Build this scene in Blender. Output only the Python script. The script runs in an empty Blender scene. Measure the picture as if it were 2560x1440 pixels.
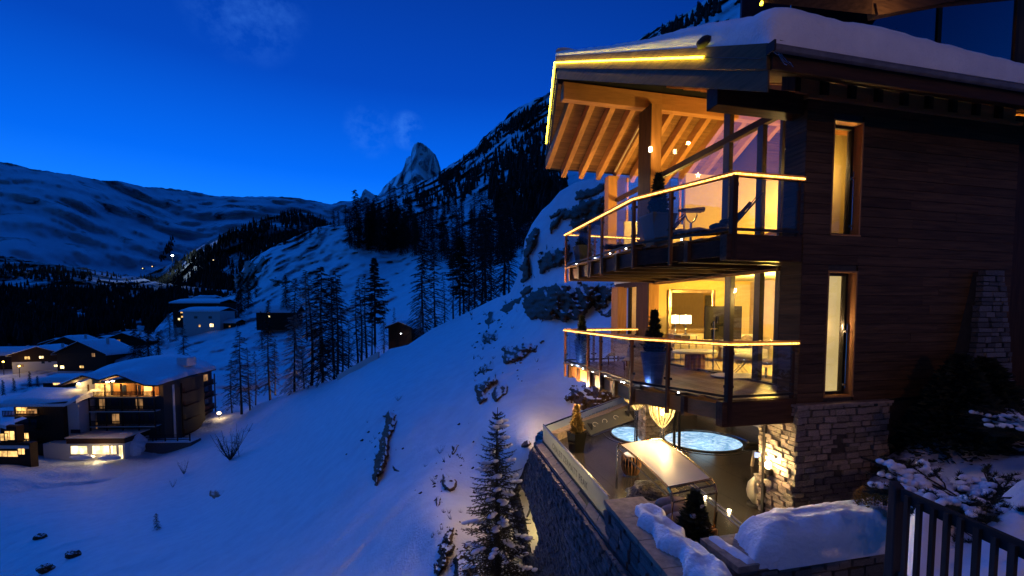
import bpy, math, random
import numpy as np
from mathutils import Vector, Matrix, noise as mnoise

random.seed(7); np.random.seed(7)
SC = bpy.context.scene
COL = SC.collection
R_ = math.radians
# ------------------------------------------------------------------ camera, sky, exposure
TILT = 0.057; FL = 1138.0; PYC = 845.0          # focal length and optical centre in pixels of a 2560 x 1440 frame
cam_d = bpy.data.cameras.new('camera'); cam = bpy.data.objects.new('camera', cam_d); COL.objects.link(cam)
cam_d.sensor_width = 36; cam_d.lens = 36 * FL / 2560; cam_d.shift_y = (PYC - 720) / 2560
cam_d.clip_start = 0.05; cam_d.clip_end = 40000
cam.location = (0, 0, 0); cam.rotation_euler = (math.pi / 2 - TILT, 0, 0)
SC.camera = cam

W = bpy.data.worlds.new('World'); SC.world = W; W.use_nodes = True
nt = W.node_tree; nt.nodes.clear()
def wn(t, **k):
    n = nt.nodes.new(t)
    for a, b in k.items(): setattr(n, a, b)
    return n
SKY_GAIN = 2.3
LAMP_GAIN = 4.0
tc = wn('ShaderNodeTexCoord'); sep = wn('ShaderNodeSeparateXYZ')
nt.links.new(tc.outputs['Generated'], sep.inputs[0])
elev = wn('ShaderNodeMapRange'); nt.links.new(sep.outputs['Z'], elev.inputs['Value'])
elev.inputs['From Min'].default_value = 0.0; elev.inputs['From Max'].default_value = 1.0
ramp = wn('ShaderNodeValToRGB'); nt.links.new(elev.outputs[0], ramp.inputs[0])
cr = ramp.color_ramp
stops = [(0.0, (0.022, 0.165, 0.50)), (0.14, (0.004, 0.092, 0.42)), (0.27, (0.0004, 0.047, 0.30)), (0.42, (0.0004, 0.021, 0.17)),
         (0.60, (0.0005, 0.012, 0.105)), (1.0, (0.0005, 0.008, 0.07))]
cr.elements[0].position, cr.elements[0].color = stops[0][0], (*stops[0][1], 1)
cr.elements[1].position, cr.elements[1].color = stops[1][0], (*stops[1][1], 1)
for p_, c_ in stops[2:]:
    e_ = cr.elements.new(p_); e_.color = (*c_, 1)
# after-glow where the sun went down, behind the peak
glow = wn('ShaderNodeVectorMath', operation='DOT_PRODUCT'); nt.links.new(tc.outputs['Generated'], glow.inputs[0])
gd = Vector((-0.36, 1.0, 0.14)).normalized(); glow.inputs[1].default_value = gd
gm = wn('ShaderNodeMapRange'); nt.links.new(glow.outputs['Value'], gm.inputs['Value'])
gm.inputs['From Min'].default_value = -0.3; gm.inputs['From Max'].default_value = 1.0
gm.interpolation_type = 'SMOOTHSTEP'
gp = wn('ShaderNodeMath', operation='POWER'); nt.links.new(gm.outputs[0], gp.inputs[0]); gp.inputs[1].default_value = 3.2
gmul = wn('ShaderNodeMapRange'); nt.links.new(gp.outputs[0], gmul.inputs['Value'])
gmul.inputs['To Min'].default_value = 0.26; gmul.inputs['To Max'].default_value = 1.4
mixs = wn('ShaderNodeVectorMath', operation='SCALE'); nt.links.new(ramp.outputs[0], mixs.inputs[0]); nt.links.new(gmul.outputs[0], mixs.inputs['Scale'])
# thin wisps of cloud
cn = wn('ShaderNodeTexNoise'); cn.inputs['Scale'].default_value = 6.0; cn.inputs['Detail'].default_value = 8; cn.inputs['Roughness'].default_value = 0.62
cm = wn('ShaderNodeMapping'); cm.inputs['Scale'].default_value = (4.0, 4.0, 5.0); nt.links.new(tc.outputs['Generated'], cm.inputs[0]); nt.links.new(cm.outputs[0], cn.inputs['Vector'])
cmr = wn('ShaderNodeMapRange'); nt.links.new(cn.outputs['Fac'], cmr.inputs['Value'])
cmr.inputs['From Min'].default_value = 0.40; cmr.inputs['From Max'].default_value = 0.80; cmr.inputs['To Max'].default_value = 0.62
# the wisps sit in a few places of the sky only
acc = None
for dx_, dz_, sg, am in ((-.225, .388, .9995, 1.), (-.305, .388, .9990, .55), (-.565, .66, .9965, .5)):
    dn = wn('ShaderNodeVectorMath', operation='DOT_PRODUCT'); nt.links.new(tc.outputs['Generated'], dn.inputs[0]); dn.inputs[1].default_value = Vector((dx_, 1.0, dz_)).normalized()
    mr_ = wn('ShaderNodeMapRange', interpolation_type='SMOOTHSTEP'); nt.links.new(dn.outputs['Value'], mr_.inputs['Value']); mr_.inputs['From Min'].default_value = 1-(1-sg)*1.6; mr_.inputs['From Max'].default_value = 1.0; mr_.inputs['To Max'].default_value = am
    if acc is None: acc = mr_.outputs[0]
    else:
        ma = wn('ShaderNodeMath', operation='MAXIMUM'); nt.links.new(acc, ma.inputs[0]); nt.links.new(mr_.outputs[0], ma.inputs[1]); acc = ma.outputs[0]
cmm = wn('ShaderNodeMath', operation='MULTIPLY'); nt.links.new(cmr.outputs[0], cmm.inputs[0]); nt.links.new(acc, cmm.inputs[1])
cadd = wn('ShaderNodeMixRGB', blend_type='MIX'); nt.links.new(cmm.outputs[0], cadd.inputs[0]); nt.links.new(mixs.outputs[0], cadd.inputs[1])
cadd.inputs[2].default_value = (0.03, 0.13, 0.45, 1)
bg = wn('ShaderNodeBackground'); nt.links.new(cadd.outputs[0], bg.inputs[0]); bg.inputs[1].default_value = SKY_GAIN
out = wn('ShaderNodeOutputWorld'); nt.links.new(bg.outputs[0], out.inputs[0])

SC.view_settings.view_transform = 'Standard'; SC.view_settings.look = 'None'
SC.view_settings.exposure = 0; SC.view_settings.gamma = 1; SC.view_settings.use_curve_mapping = False
SC.render.engine = 'CYCLES'
SC.cycles.use_denoising = True
SC.cycles.max_bounces = 7; SC.cycles.transparent_max_bounces = 24; SC.cycles.sample_clamp_indirect = 4
SC.cycles.diffuse_bounces = 4; SC.cycles.caustics_reflective = False; SC.cycles.caustics_refractive = False

# the sun is already below the ridges: a very faint, wide, cool light from the bright part of the sky
sd = bpy.data.lights.new('sun', 'SUN'); sd.energy = 0.95; sd.angle = R_(75); sd.color = (0.008, 0.19, 1.0)
so = bpy.data.objects.new('sun', sd); COL.objects.link(so)
so.rotation_euler = Vector((0.62, -0.45, -0.85)).to_track_quat('-Z', 'Y').to_euler()

# ------------------------------------------------------------------ geometry helpers
CT, ST = math.cos(TILT), math.sin(TILT)
def ray(px, py):
    a = (px - 1280) / FL; b = (PYC - py) / FL
    d = Vector((a, CT + b * ST, -ST + b * CT))
    return d / d.y
def at(px, py, Y):
    "the point at distance Y from the viewpoint that lies in the given direction"
    return ray(px, py) * Y
# the chalet's own axes: r to the right along the gable-side wall, f away along the glazed front
HC = Vector((3.87, 8.13, 0)); HR = Vector((.973, .230, 0)).normalized(); HF = Vector((-.230, .973, 0)).normalized()
HANG = math.atan2(.230, .973)
def house(r, f, z): return HC + HR * r + HF * f + Vector((0, 0, z))
def rf(p):
    d = Vector((p.x, p.y, 0)) - HC
    return d.dot(HR), d.dot(HF)

class Mb:
    def __init__(s): s.v = []; s.f = []; s.uv = None
    def add(s, vs, fs):
        n = len(s.v); s.v += [tuple(v) for v in vs]; s.f += [tuple(i + n for i in f) for f in fs]; return s
    def box(s, x0, x1, y0, y1, z0, z1):
        return s.add([(x0,y0,z0),(x1,y0,z0),(x1,y1,z0),(x0,y1,z0),(x0,y0,z1),(x1,y0,z1),(x1,y1,z1),(x0,y1,z1)],
                     [(0,3,2,1),(4,5,6,7),(0,1,5,4),(1,2,6,5),(2,3,7,6),(3,0,4,7)])
    def hexa(s, b, t):
        "b, t: four bottom and four top points, counter-clockwise from above"
        return s.add(list(b) + list(t), [(3,2,1,0),(4,5,6,7),(0,1,5,4),(1,2,6,5),(2,3,7,6),(3,0,4,7)])
    def bar(s, a, b, w, h, up=(0,0,1)):
        a = Vector(a); b = Vector(b); d = (b - a).normalized(); u = Vector(up)
        sx = d.cross(u)
        if sx.length < 1e-4: sx = d.cross(Vector((0, 1, 0)))
        sx.normalize(); u = sx.cross(d).normalized()
        q = [(-1,-1),(1,-1),(1,1),(-1,1)]
        vs = [a + sx*(w/2*i) + u*(h/2*j) for i, j in q] + [b + sx*(w/2*i) + u*(h/2*j) for i, j in q]
        return s.add(vs, [(0,1,2,3),(7,6,5,4),(0,4,5,1),(1,5,6,2),(2,6,7,3),(3,7,4,0)])
    def tube(s, pts, r, n=6, r1=None, cap=True):
        pts = [Vector(p) for p in pts]; m = len(pts); n0 = len(s.v); fs = []
        for i, p in enumerate(pts):
            d = (pts[min(i+1, m-1)] - pts[max(i-1, 0)]).normalized()
            a = d.cross(Vector((0, 0, 1)))
            if a.length < 0.05: a = d.cross(Vector((0, 1, 0)))
            a.normalize(); b = d.cross(a)
            rr = r if r1 is None else r + (r1 - r) * i / max(1, m - 1)
            if isinstance(r, (list, tuple)): rr = r[i]
            for k in range(n):
                t = 2 * math.pi * k / n
                s.v.append(tuple(p + a * math.cos(t) * rr + b * math.sin(t) * rr))
        for i in range(m - 1):
            for k in range(n):
                k2 = (k + 1) % n
                s.f.append((n0+i*n+k, n0+i*n+k2, n0+(i+1)*n+k2, n0+(i+1)*n+k))
        if cap:
            s.f.append(tuple(n0 + k for k in range(n))[::-1]); s.f.append(tuple(n0+(m-1)*n+k for k in range(n)))
        return s
    def lathe(s, prof, n=20, c=(0,0), square=False, sx=1, sy=1):
        n0 = len(s.v)
        for r, z in prof:
            for k in range(n):
                t = 2*math.pi*(k+.5)/n
                ca, sa = math.cos(t), math.sin(t)
                if square: q = 1/max(abs(ca), abs(sa)); ca *= q; sa *= q
                s.v.append((c[0]+r*ca*sx, c[1]+r*sa*sy, z))
        for i in range(len(prof)-1):
            for k in range(n):
                k2 = (k+1) % n
                s.f.append((n0+i*n+k, n0+i*n+k2, n0+(i+1)*n+k2, n0+(i+1)*n+k))
        s.f.append(tuple(n0+k for k in range(n))[::-1]); s.f.append(tuple(n0+(len(prof)-1)*n+k for k in range(n)))
        return s
    def prism(s, poly, z0, z1):
        n = len(poly)
        return s.add([(x,y,z0) for x,y in poly]+[(x,y,z1) for x,y in poly],
                     [tuple(range(n))[::-1], tuple(range(n,2*n))]+[(i,(i+1)%n,n+(i+1)%n,n+i) for i in range(n)])
    def grid(s, P, closed=False):
        "P: rows of points"
        n0 = len(s.v); a = len(P); b = len(P[0])
        for row in P: s.v += [tuple(q) for q in row]
        for i in range(a-1):
            for j in range(b-1):
                s.f.append((n0+i*b+j, n0+i*b+j+1, n0+(i+1)*b+j+1, n0+(i+1)*b+j))
        return s
    def mesh(s, name, center=None):
        me = bpy.data.meshes.new(name)
        vs = s.v if center is None else [(x-center[0], y-center[1], z-center[2]) for x,y,z in s.v]
        me.from_pydata(vs, [], s.f); me.update()
        return me

DIRECTIONAL = {}
def obj(name, mb, m, parent=None, smooth=False, label=None, bevel=None, origin='base'):
    "link one mesh object; coordinates are those of the parent"
    a = np.array(mb.v); lo, hi = a.min(0), a.max(0)
    c = ((lo[0]+hi[0])/2, (lo[1]+hi[1])/2, lo[2] if origin == 'base' else (lo[2]+hi[2])/2)
    if isinstance(m, str) and m in DIRECTIONAL:
        m = DIRECTIONAL[m][int(np.argmax(hi-lo))]
    me = mb.mesh(name, c)
    if isinstance(m, (list, tuple)):
        for q in m: me.materials.append(q)
    elif m is not None: me.materials.append(m)
    if smooth: me.shade_smooth()
    o = bpy.data.objects.new(name, me); o.location = c; COL.objects.link(o)
    if parent is not None: o.parent = parent
    if label: o['label'] = label
    if bevel:
        b = o.modifiers.new('bevel', 'BEVEL'); b.width = bevel; b.segments = 2; b.limit_method = 'ANGLE'
    return o
def tag(o, label=None, cat=None, group=None, kind=None):
    if label: o['label'] = label
    if cat: o['category'] = cat
    if group: o['group'] = group
    if kind: o['kind'] = kind
    return o
def thing(name, label, cat, loc=(0,0,0), rotz=0, group=None):
    o = bpy.data.objects.new(name, None); COL.objects.link(o); o.empty_display_size = .2
    o.location = loc; o.rotation_euler = (0, 0, rotz)
    return tag(o, label, cat, group)
def part_empty(name, parent, loc=(0,0,0), label=None):
    o = bpy.data.objects.new(name, None); COL.objects.link(o); o.parent = parent; o.location = loc; o.empty_display_size = .2
    if label: o['label'] = label
    return o
def inst(src, parent, loc, rot=(0,0,0), scale=(1,1,1), name=None):
    "another object that shares the mesh of src"
    o = bpy.data.objects.new(name or src.name.split('.')[0], src.data if hasattr(src, 'data') else src)
    COL.objects.link(o); o.parent = parent; o.location = loc; o.rotation_euler = rot; o.scale = scale
    return o
def copy_tree(o, loc, rotz=None, scale=None, label=None, group=None, cat=None):
    c = o.copy(); COL.objects.link(c); c.location = loc
    if rotz is not None: c.rotation_euler = (0, 0, rotz)
    if scale is not None: c.scale = (scale,)*3 if not isinstance(scale, tuple) else scale
    if label: c['label'] = label
    if group: c['group'] = group
    if cat: c['category'] = cat
    for ch in o.children:
        d = ch.copy(); COL.objects.link(d); d.parent = c
        for g in ch.children:
            e = g.copy(); COL.objects.link(e); e.parent = d
    return c
def lamp(name, loc, power, color=(1,.62,.25), radius=.08, kind='POINT', parent=None, spot=None, rot=None):
    ld = bpy.data.lights.new(name, kind); ld.energy = power * LAMP_GAIN; ld.color = color
    if kind == 'AREA': ld.size = radius
    else: ld.shadow_soft_size = radius
    if kind == 'SPOT': ld.spot_size = spot or 1.2; ld.spot_blend = .6
    o = bpy.data.objects.new(name, ld); COL.objects.link(o); o.location = loc
    if rot is not None: o.rotation_euler = rot
    if parent is not None: o.parent = parent
    return o

# ------------------------------------------------------------------ materials
def nmat(name):
    m = bpy.data.materials.new(name); m.use_nodes = True; t = m.node_tree; b = t.nodes['Principled BSDF']
    return m, t, b
def N(t, ty, **k):
    n = t.nodes.new(ty)
    for a, b in k.items():
        if a in n.inputs.keys() if hasattr(n.inputs, 'keys') else False: n.inputs[a].default_value = b
        else: setattr(n, a, b)
    return n
def mat(name, color, rough=.6, metal=0., var=.25, scale=6., bump=.0, bscale=40., spec=.5, stretch=(1,1,1), emit=None, es=0, rnd=0., detail=5, coord='Object'):
    m, t, b = nmat(name)
    tcn = t.nodes.new('ShaderNodeTexCoord'); mp = t.nodes.new('ShaderNodeMapping'); mp.inputs['Scale'].default_value = stretch
    t.links.new(tcn.outputs[coord], mp.inputs[0])
    no = t.nodes.new('ShaderNodeTexNoise'); no.inputs['Scale'].default_value = scale; no.inputs['Detail'].default_value = detail; no.inputs['Roughness'].default_value = .6
    oi = t.nodes.new('ShaderNodeObjectInfo')
    if rnd:
        ad = t.nodes.new('ShaderNodeVectorMath'); ad.operation = 'ADD'; t.links.new(mp.outputs[0], ad.inputs[0])
        mu = t.nodes.new('ShaderNodeMath'); mu.operation = 'MULTIPLY'; mu.inputs[1].default_value = 37.; t.links.new(oi.outputs['Random'], mu.inputs[0])
        t.links.new(mu.outputs[0], ad.inputs[1]); t.links.new(ad.outputs[0], no.inputs['Vector'])
    else: t.links.new(mp.outputs[0], no.inputs['Vector'])
    rp = t.nodes.new('ShaderNodeValToRGB'); t.links.new(no.outputs['Fac'], rp.inputs[0])
    rp.color_ramp.elements[0].position = .3; rp.color_ramp.elements[1].position = .7
    c = Vector(color)
    rp.color_ramp.elements[0].color = (*(c*(1-var)), 1); rp.color_ramp.elements[1].color = (*[min(1, q*(1+var)) for q in c], 1)
    last = rp.outputs[0]
    if rnd:
        hs = t.nodes.new('ShaderNodeVectorMath'); hs.operation = 'SCALE'; t.links.new(last, hs.inputs[0])
        mr = t.nodes.new('ShaderNodeMapRange'); t.links.new(oi.outputs['Random'], mr.inputs['Value'])
        mr.inputs['To Min'].default_value = 1-rnd; mr.inputs['To Max'].default_value = 1+rnd; t.links.new(mr.outputs[0], hs.inputs['Scale']); last = hs.outputs[0]
    t.links.new(last, b.inputs['Base Color'])
    b.inputs['Roughness'].default_value = rough; b.inputs['Metallic'].default_value = metal
    b.inputs['Specular IOR Level'].default_value = spec
    if bump:
        bn = t.nodes.new('ShaderNodeTexNoise'); bn.inputs['Scale'].default_value = bscale; bn.inputs['Detail'].default_value = 4
        t.links.new(mp.outputs[0], bn.inputs['Vector'])
        bp = t.nodes.new('ShaderNodeBump'); bp.inputs['Strength'].default_value = bump; bp.inputs['Distance'].default_value = .02
        t.links.new(bn.outputs['Fac'], bp.inputs['Height']); t.links.new(bp.outputs[0], b.inputs['Normal'])
    if emit:
        b.inputs['Emission Color'].default_value = (*emit, 1); b.inputs['Emission Strength'].default_value = es
    return m
def wood(name, color, rough=.6, var=.4, rnd=.2, bump=.25, fine=14.):
    DIRECTIONAL[name] = [mat(name+'_'+ax, color, spec=.15, rough=rough, var=var, scale=1.0, stretch=st, rnd=rnd, bump=bump, bscale=1.6, detail=7)
        for ax, st in (('x', (1.2, fine, fine)), ('y', (fine, 1.2, fine)), ('z', (fine, fine, 1.2)))]
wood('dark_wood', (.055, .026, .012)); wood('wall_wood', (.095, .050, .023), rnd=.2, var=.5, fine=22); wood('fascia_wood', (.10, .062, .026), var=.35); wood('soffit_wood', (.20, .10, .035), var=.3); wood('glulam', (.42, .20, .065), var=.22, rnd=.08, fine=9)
wood('deck_wood', (.16, .10, .06), rough=.38, rnd=.25); wood('window_wood', (.40, .19, .065), var=.25, rnd=.05)
wood('grey_wood', (.030, .027, .026), rough=.8, rnd=.25); wood('slat_wood', (.42, .22, .09), rough=.35, var=.3); wood('hotel_wood', (.05, .022, .012))
wood('rail_wood', (.17, .065, .022), rough=.4)
M_METAL = mat('dark_steel', (.03,.026,.022), rough=.4, metal=.6)
M_CHROME = mat('chrome', (.6,.6,.6), rough=.18, metal=1, var=.05)
M_SLATE = mat('dark_floor_stone', (.024,.021,.019), rough=.22, var=.3, scale=3, rnd=.12, bump=.05)
M_COPE = mat('coping_stone', (.30,.23,.17), rough=.8, var=.35, scale=9, bump=.3, bscale=30)
M_STONE = mat('wall_stone', (.26,.21,.165), rough=.85, var=.45, scale=8, bump=.6, bscale=25, rnd=.35)
M_DSTONE = mat('dark_slate_stone', (.14,.13,.125), rough=.75, var=.5, scale=9, bump=.6, bscale=25, rnd=.5)
M_MORTAR = mat('mortar', (.05,.042,.035), rough=.95)
M_PLASTER = mat('white_plaster', (.62,.58,.54), rough=.85, var=.06)
M_YELLOW = mat('yellow_plaster', (.74,.52,.16), rough=.8, var=.05)
M_CREAM = mat('cream_panel', (.60,.47,.28), rough=.6, var=.08)
M_CEIL = mat('ceiling_plaster', (.75,.68,.55), rough=.8, var=.04)
M_CURTAIN = mat('curtain', (.42,.35,.24), rough=.9, var=.35, scale=1, stretch=(30,30,.5))
M_CARPET = mat('carpet', (.50,.38,.20), rough=.95, var=.1)
M_FABW = mat('white_fabric', (.65,.60,.52), rough=.95, var=.1, bump=.3)
M_FUR = mat('brown_fur', (.20,.15,.12), rough=1, var=.6, scale=14, bump=1, bscale=60)
M_BLACKFAB = mat('black_fabric', (.015,.015,.018), rough=.9)
M_POT = mat('anthracite_pot', (.045,.05,.06), rough=.45, var=.12)
M_BLUEPOT = mat('blue_grey_pot', (.05,.085,.19), rough=.45, var=.15)
M_BLACKGLOSS = mat('black_gloss', (.008,.008,.008), rough=.12)
M_SCREEN = mat('dark_screen', (.05,.045,.035), rough=.15, var=.05)
M_BARK = mat('larch_bark', (.03,.022,.016), rough=.9, var=.4)
M_LARCH = mat('larch_twigs', (.034,.031,.028), rough=.95, var=.6, rnd=.5, scale=1.5)
M_FROSTED = mat('frosted_twigs', (.30,.29,.28), rough=.95, var=.5)
M_PINE = mat('conifer_needles', (.022,.028,.014), rough=.9, var=.5, rnd=.3, scale=3)
M_SPRUCE = mat('spruce_needles', (.060,.058,.022), rough=.8, var=.55, scale=8)
M_GOLD = mat('golden_conifer', (.26,.17,.045), rough=.7, var=.5, scale=16)
M_TOPIARY = mat('dark_conifer', (.035,.045,.018), rough=.7, var=.5, scale=16)
M_FOREST = mat('forest_mass', (.014,.017,.012), rough=1, var=.3, scale=.02)
M_WINWARM = None
def emis(name, col, s, var=0., scale=3.):
    m, t, b = nmat(name)
    b.inputs['Base Color'].default_value = (0.3*col[0], .3*col[1], .3*col[2], 1); b.inputs['Roughness'].default_value = .5
    b.inputs['Emission Color'].default_value = (*col, 1); b.inputs['Emission Strength'].default_value = s
    if var:
        tcn = t.nodes.new('ShaderNodeTexCoord'); no = t.nodes.new('ShaderNodeTexNoise'); no.inputs['Scale'].default_value = scale; no.inputs['Detail'].default_value = 6
        oi = t.nodes.new('ShaderNodeObjectInfo'); ad = t.nodes.new('ShaderNodeVectorMath'); ad.operation = 'ADD'
        t.links.new(tcn.outputs['Object'], ad.inputs[0]); t.links.new(oi.outputs['Location'], ad.inputs[1]); t.links.new(ad.outputs[0], no.inputs['Vector'])
        mr = t.nodes.new('ShaderNodeMapRange'); t.links.new(no.outputs['Fac'], mr.inputs['Value'])
        mr.inputs['From Min'].default_value = .35; mr.inputs['From Max'].default_value = .65
        mr.inputs['To Min'].default_value = s*(1-var); mr.inputs['To Max'].default_value = s*(1+var)
        t.links.new(mr.outputs[0], b.inputs['Emission Strength'])
    return m
M_ROPE_Y = emis('yellow_light_rope', (1,.74,.02), 26, .3, 9)
M_ROPE_W = emis('warm_light_rope', (1,.52,.10), 4.2, .75, 30)
M_SHADE = emis('lamp_shade', (1,.80,.42), 6)
M_GLOW = emis('warm_window', (1,.56,.17), 1.5, .6, .9)
M_GLOWB = emis('bright_window', (1,.74,.34), 2.6, .6, .7)
M_GLOWD = emis('dim_window', (1,.50,.18), .3, .6, .9)
M_SPOT = emis('small_spot_light', (.85,.92,1), 22)
M_SPOTW = emis('warm_spot_light', (1,.75,.4), 25)
M_BULB = emis('warm_bulb', (1,.70,.32), 30)
def glass(name, tint=(.95,.97,1), rough=0., refl=1.0, ior=1.5):
    m, t, b = nmat(name); o = t.nodes['Material Output']; t.nodes.remove(b)
    tr = t.nodes.new('ShaderNodeBsdfTransparent'); tr.inputs[0].default_value = (*tint, 1)
    gl = t.nodes.new('ShaderNodeBsdfGlossy'); gl.inputs['Roughness'].default_value = rough; gl.inputs[0].default_value = (.9,.95,1,1)
    ge = t.nodes.new('ShaderNodeNewGeometry'); dt = t.nodes.new('ShaderNodeVectorMath'); dt.operation = 'DOT_PRODUCT'
    t.links.new(ge.outputs['Normal'], dt.inputs[0]); t.links.new(ge.outputs['Incoming'], dt.inputs[1])
    def mth(op, a_, b_=None):
        n = t.nodes.new('ShaderNodeMath'); n.operation = op
        for i_, q in enumerate((a_, b_)):
            if q is None: continue
            if isinstance(q, (int, float)): n.inputs[i_].default_value = q
            else: t.links.new(q, n.inputs[i_])
        return n.outputs[0]
    ab = mth('ABSOLUTE', dt.outputs['Value']); om = mth('SUBTRACT', 1.0, ab); p5 = mth('POWER', om, 5.0)
    f_ = mth('MULTIPLY_ADD', p5, .96); f_.node.inputs[2].default_value = .042
    mu = t.nodes.new('ShaderNodeMath'); mu.operation = 'MULTIPLY'; mu.inputs[1].default_value = refl; mu.use_clamp = True; t.links.new(f_, mu.inputs[0])
    mx = t.nodes.new('ShaderNodeMixShader'); t.links.new(mu.outputs[0], mx.inputs[0]); t.links.new(tr.outputs[0], mx.inputs[1]); t.links.new(gl.outputs[0], mx.inputs[2])
    t.links.new(mx.outputs[0], o.inputs[0]); return m
M_GLASS = glass('balcony_glass', (.93,.95,.97), refl=1.0)
M_WGLASS = glass('window_glass', (.97,.96,.94), refl=.95)
M_ACRYL = glass('acrylic', (.93,.93,.90), refl=1.3)
def frosted(name):
    m, t, b = nmat(name); o = t.nodes['Material Output']
    b.inputs['Base Color'].default_value = (.55,.62,.55,1); b.inputs['Roughness'].default_value = .5
    tl = t.nodes.new('ShaderNodeBsdfTranslucent'); tl.inputs[0].default_value = (.62,.68,.6,1)
    tr = t.nodes.new('ShaderNodeBsdfTransparent'); tr.inputs[0].default_value = (.85,.9,.85,1)
    m1 = t.nodes.new('ShaderNodeMixShader'); m1.inputs[0].default_value = .5; t.links.new(b.outputs[0], m1.inputs[1]); t.links.new(tl.outputs[0], m1.inputs[2])
    m2 = t.nodes.new('ShaderNodeMixShader'); m2.inputs[0].default_value = .38; t.links.new(m1.outputs[0], m2.inputs[1]); t.links.new(tr.outputs[0], m2.inputs[2])
    t.links.new(m2.outputs[0], o.inputs[0]); return m
M_FROST = frosted('frosted_glass')
M_LETTER = mat('grey_lettering', (.05,.06,.06), rough=.6)
def snow_mat(name, scale=1., rock=None, slope=(.5,.62), rockcol=(.055,.048,.038), patch=None, col=(.80,.82,.86), bump=.3, pscale=1., pstretch=(1,1,1)):
    m, t, b = nmat(name)
    tcn = t.nodes.new('ShaderNodeTexCoord')
    n1 = t.nodes.new('ShaderNodeTexNoise'); n1.inputs['Scale'].default_value = .9*scale; n1.inputs['Detail'].default_value = 9; n1.inputs['Roughness'].default_value = .58
    n2 = t.nodes.new('ShaderNodeTexNoise'); n2.inputs['Scale'].default_value = 14*scale; n2.inputs['Detail'].default_value = 5
    for n in (n1, n2): t.links.new(tcn.outputs['Object'], n.inputs['Vector'])
    rp = t.nodes.new('ShaderNodeValToRGB'); t.links.new(n1.outputs['Fac'], rp.inputs[0])
    rp.color_ramp.elements[0].position = .3; rp.color_ramp.elements[1].position = .65
    rp.color_ramp.elements[0].color = (col[0]*.86, col[1]*.86, col[2]*.88, 1); rp.color_ramp.elements[1].color = (*col, 1)
    last = rp.outputs[0]
    ad = t.nodes.new('ShaderNodeMath'); ad.operation = 'MULTIPLY_ADD'; ad.inputs[1].default_value = .22
    t.links.new(n2.outputs['Fac'], ad.inputs[0]); t.links.new(n1.outputs['Fac'], ad.inputs[2])
    bp = t.nodes.new('ShaderNodeBump'); bp.inputs['Strength'].default_value = bump; bp.inputs['Distance'].default_value = .25/scale
    t.links.new(ad.outputs[0], bp.inputs['Height']); t.links.new(bp.outputs[0], b.inputs['Normal'])
    b.inputs['Roughness'].default_value = .62; b.inputs['Specular IOR Level'].default_value = .25
    fac = None
    if rock:
        ge = t.nodes.new('ShaderNodeNewGeometry'); sp = t.nodes.new('ShaderNodeSeparateXYZ'); t.links.new(ge.outputs['Normal'], sp.inputs[0])
        n3 = t.nodes.new('ShaderNodeTexNoise'); n3.inputs['Scale'].default_value = 1.6*scale; n3.inputs['Detail'].default_value = 8; t.links.new(tcn.outputs['Object'], n3.inputs['Vector'])
        a1 = t.nodes.new('ShaderNodeMath'); a1.operation = 'MULTIPLY_ADD'; a1.inputs[1].default_value = rock; t.links.new(n3.outputs['Fac'], a1.inputs[0]); t.links.new(sp.outputs['Z'], a1.inputs[2])
        mr = t.nodes.new('ShaderNodeMapRange'); t.links.new(a1.outputs[0], mr.inputs['Value'])
        mr.inputs['From Min'].default_value = slope[0]+rock*.5; mr.inputs['From Max'].default_value = slope[1]+rock*.5
        mr.inputs['To Min'].default_value = 1; mr.inputs['To Max'].default_value = 0; fac = mr.outputs[0]
    if patch:
        mp = t.nodes.new('ShaderNodeMapping'); mp.inputs['Scale'].default_value = pstretch; t.links.new(tcn.outputs['Object'], mp.inputs[0])
        n4 = t.nodes.new('ShaderNodeTexNoise'); n4.inputs['Scale'].default_value = pscale; n4.inputs['Detail'].default_value = 10; n4.inputs['Roughness'].default_value = .62; t.links.new(mp.outputs[0], n4.inputs['Vector'])
        m4 = t.nodes.new('ShaderNodeMapRange'); t.links.new(n4.outputs['Fac'], m4.inputs['Value'])
        m4.inputs['From Min'].default_value = patch; m4.inputs['From Max'].default_value = patch+.07
        if fac is not None:
            mx = t.nodes.new('ShaderNodeMath'); mx.operation = 'MAXIMUM'; t.links.new(fac, mx.inputs[0]); t.links.new(m4.outputs[0], mx.inputs[1]); fac = mx.outputs[0]
        else: fac = m4.outputs[0]
    if fac is not None:
        rk = t.nodes.new('ShaderNodeTexNoise'); rk.inputs['Scale'].default_value = 5*scale; rk.inputs['Detail'].default_value = 8; t.links.new(tcn.outputs['Object'], rk.inputs['Vector'])
        rr = t.nodes.new('ShaderNodeValToRGB'); t.links.new(rk.outputs['Fac'], rr.inputs[0]); rr.color_ramp.elements[0].position = .35; rr.color_ramp.elements[1].position = .7
        rr.color_ramp.elements[0].color = (*(Vector(rockcol)*.45), 1); rr.color_ramp.elements[1].color = (*(Vector(rockcol)*1.7), 1)
        mc = t.nodes.new('ShaderNodeMixRGB'); t.links.new(fac, mc.inputs[0]); t.links.new(last, mc.inputs[1]); t.links.new(rr.outputs[0], mc.inputs[2]); last = mc.outputs[0]
    t.links.new(last, b.inputs['Base Color'])
    return m
M_SNOW = snow_mat('snow', 1., bump=.5)
M_SNOWR = snow_mat('roof_snow_cover', 2., bump=.7)
M_ROCK = snow_mat('rock_with_snow', 2.2, rock=.35, slope=(.74,.82), rockcol=(.10,.088,.060), bump=1.)
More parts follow.
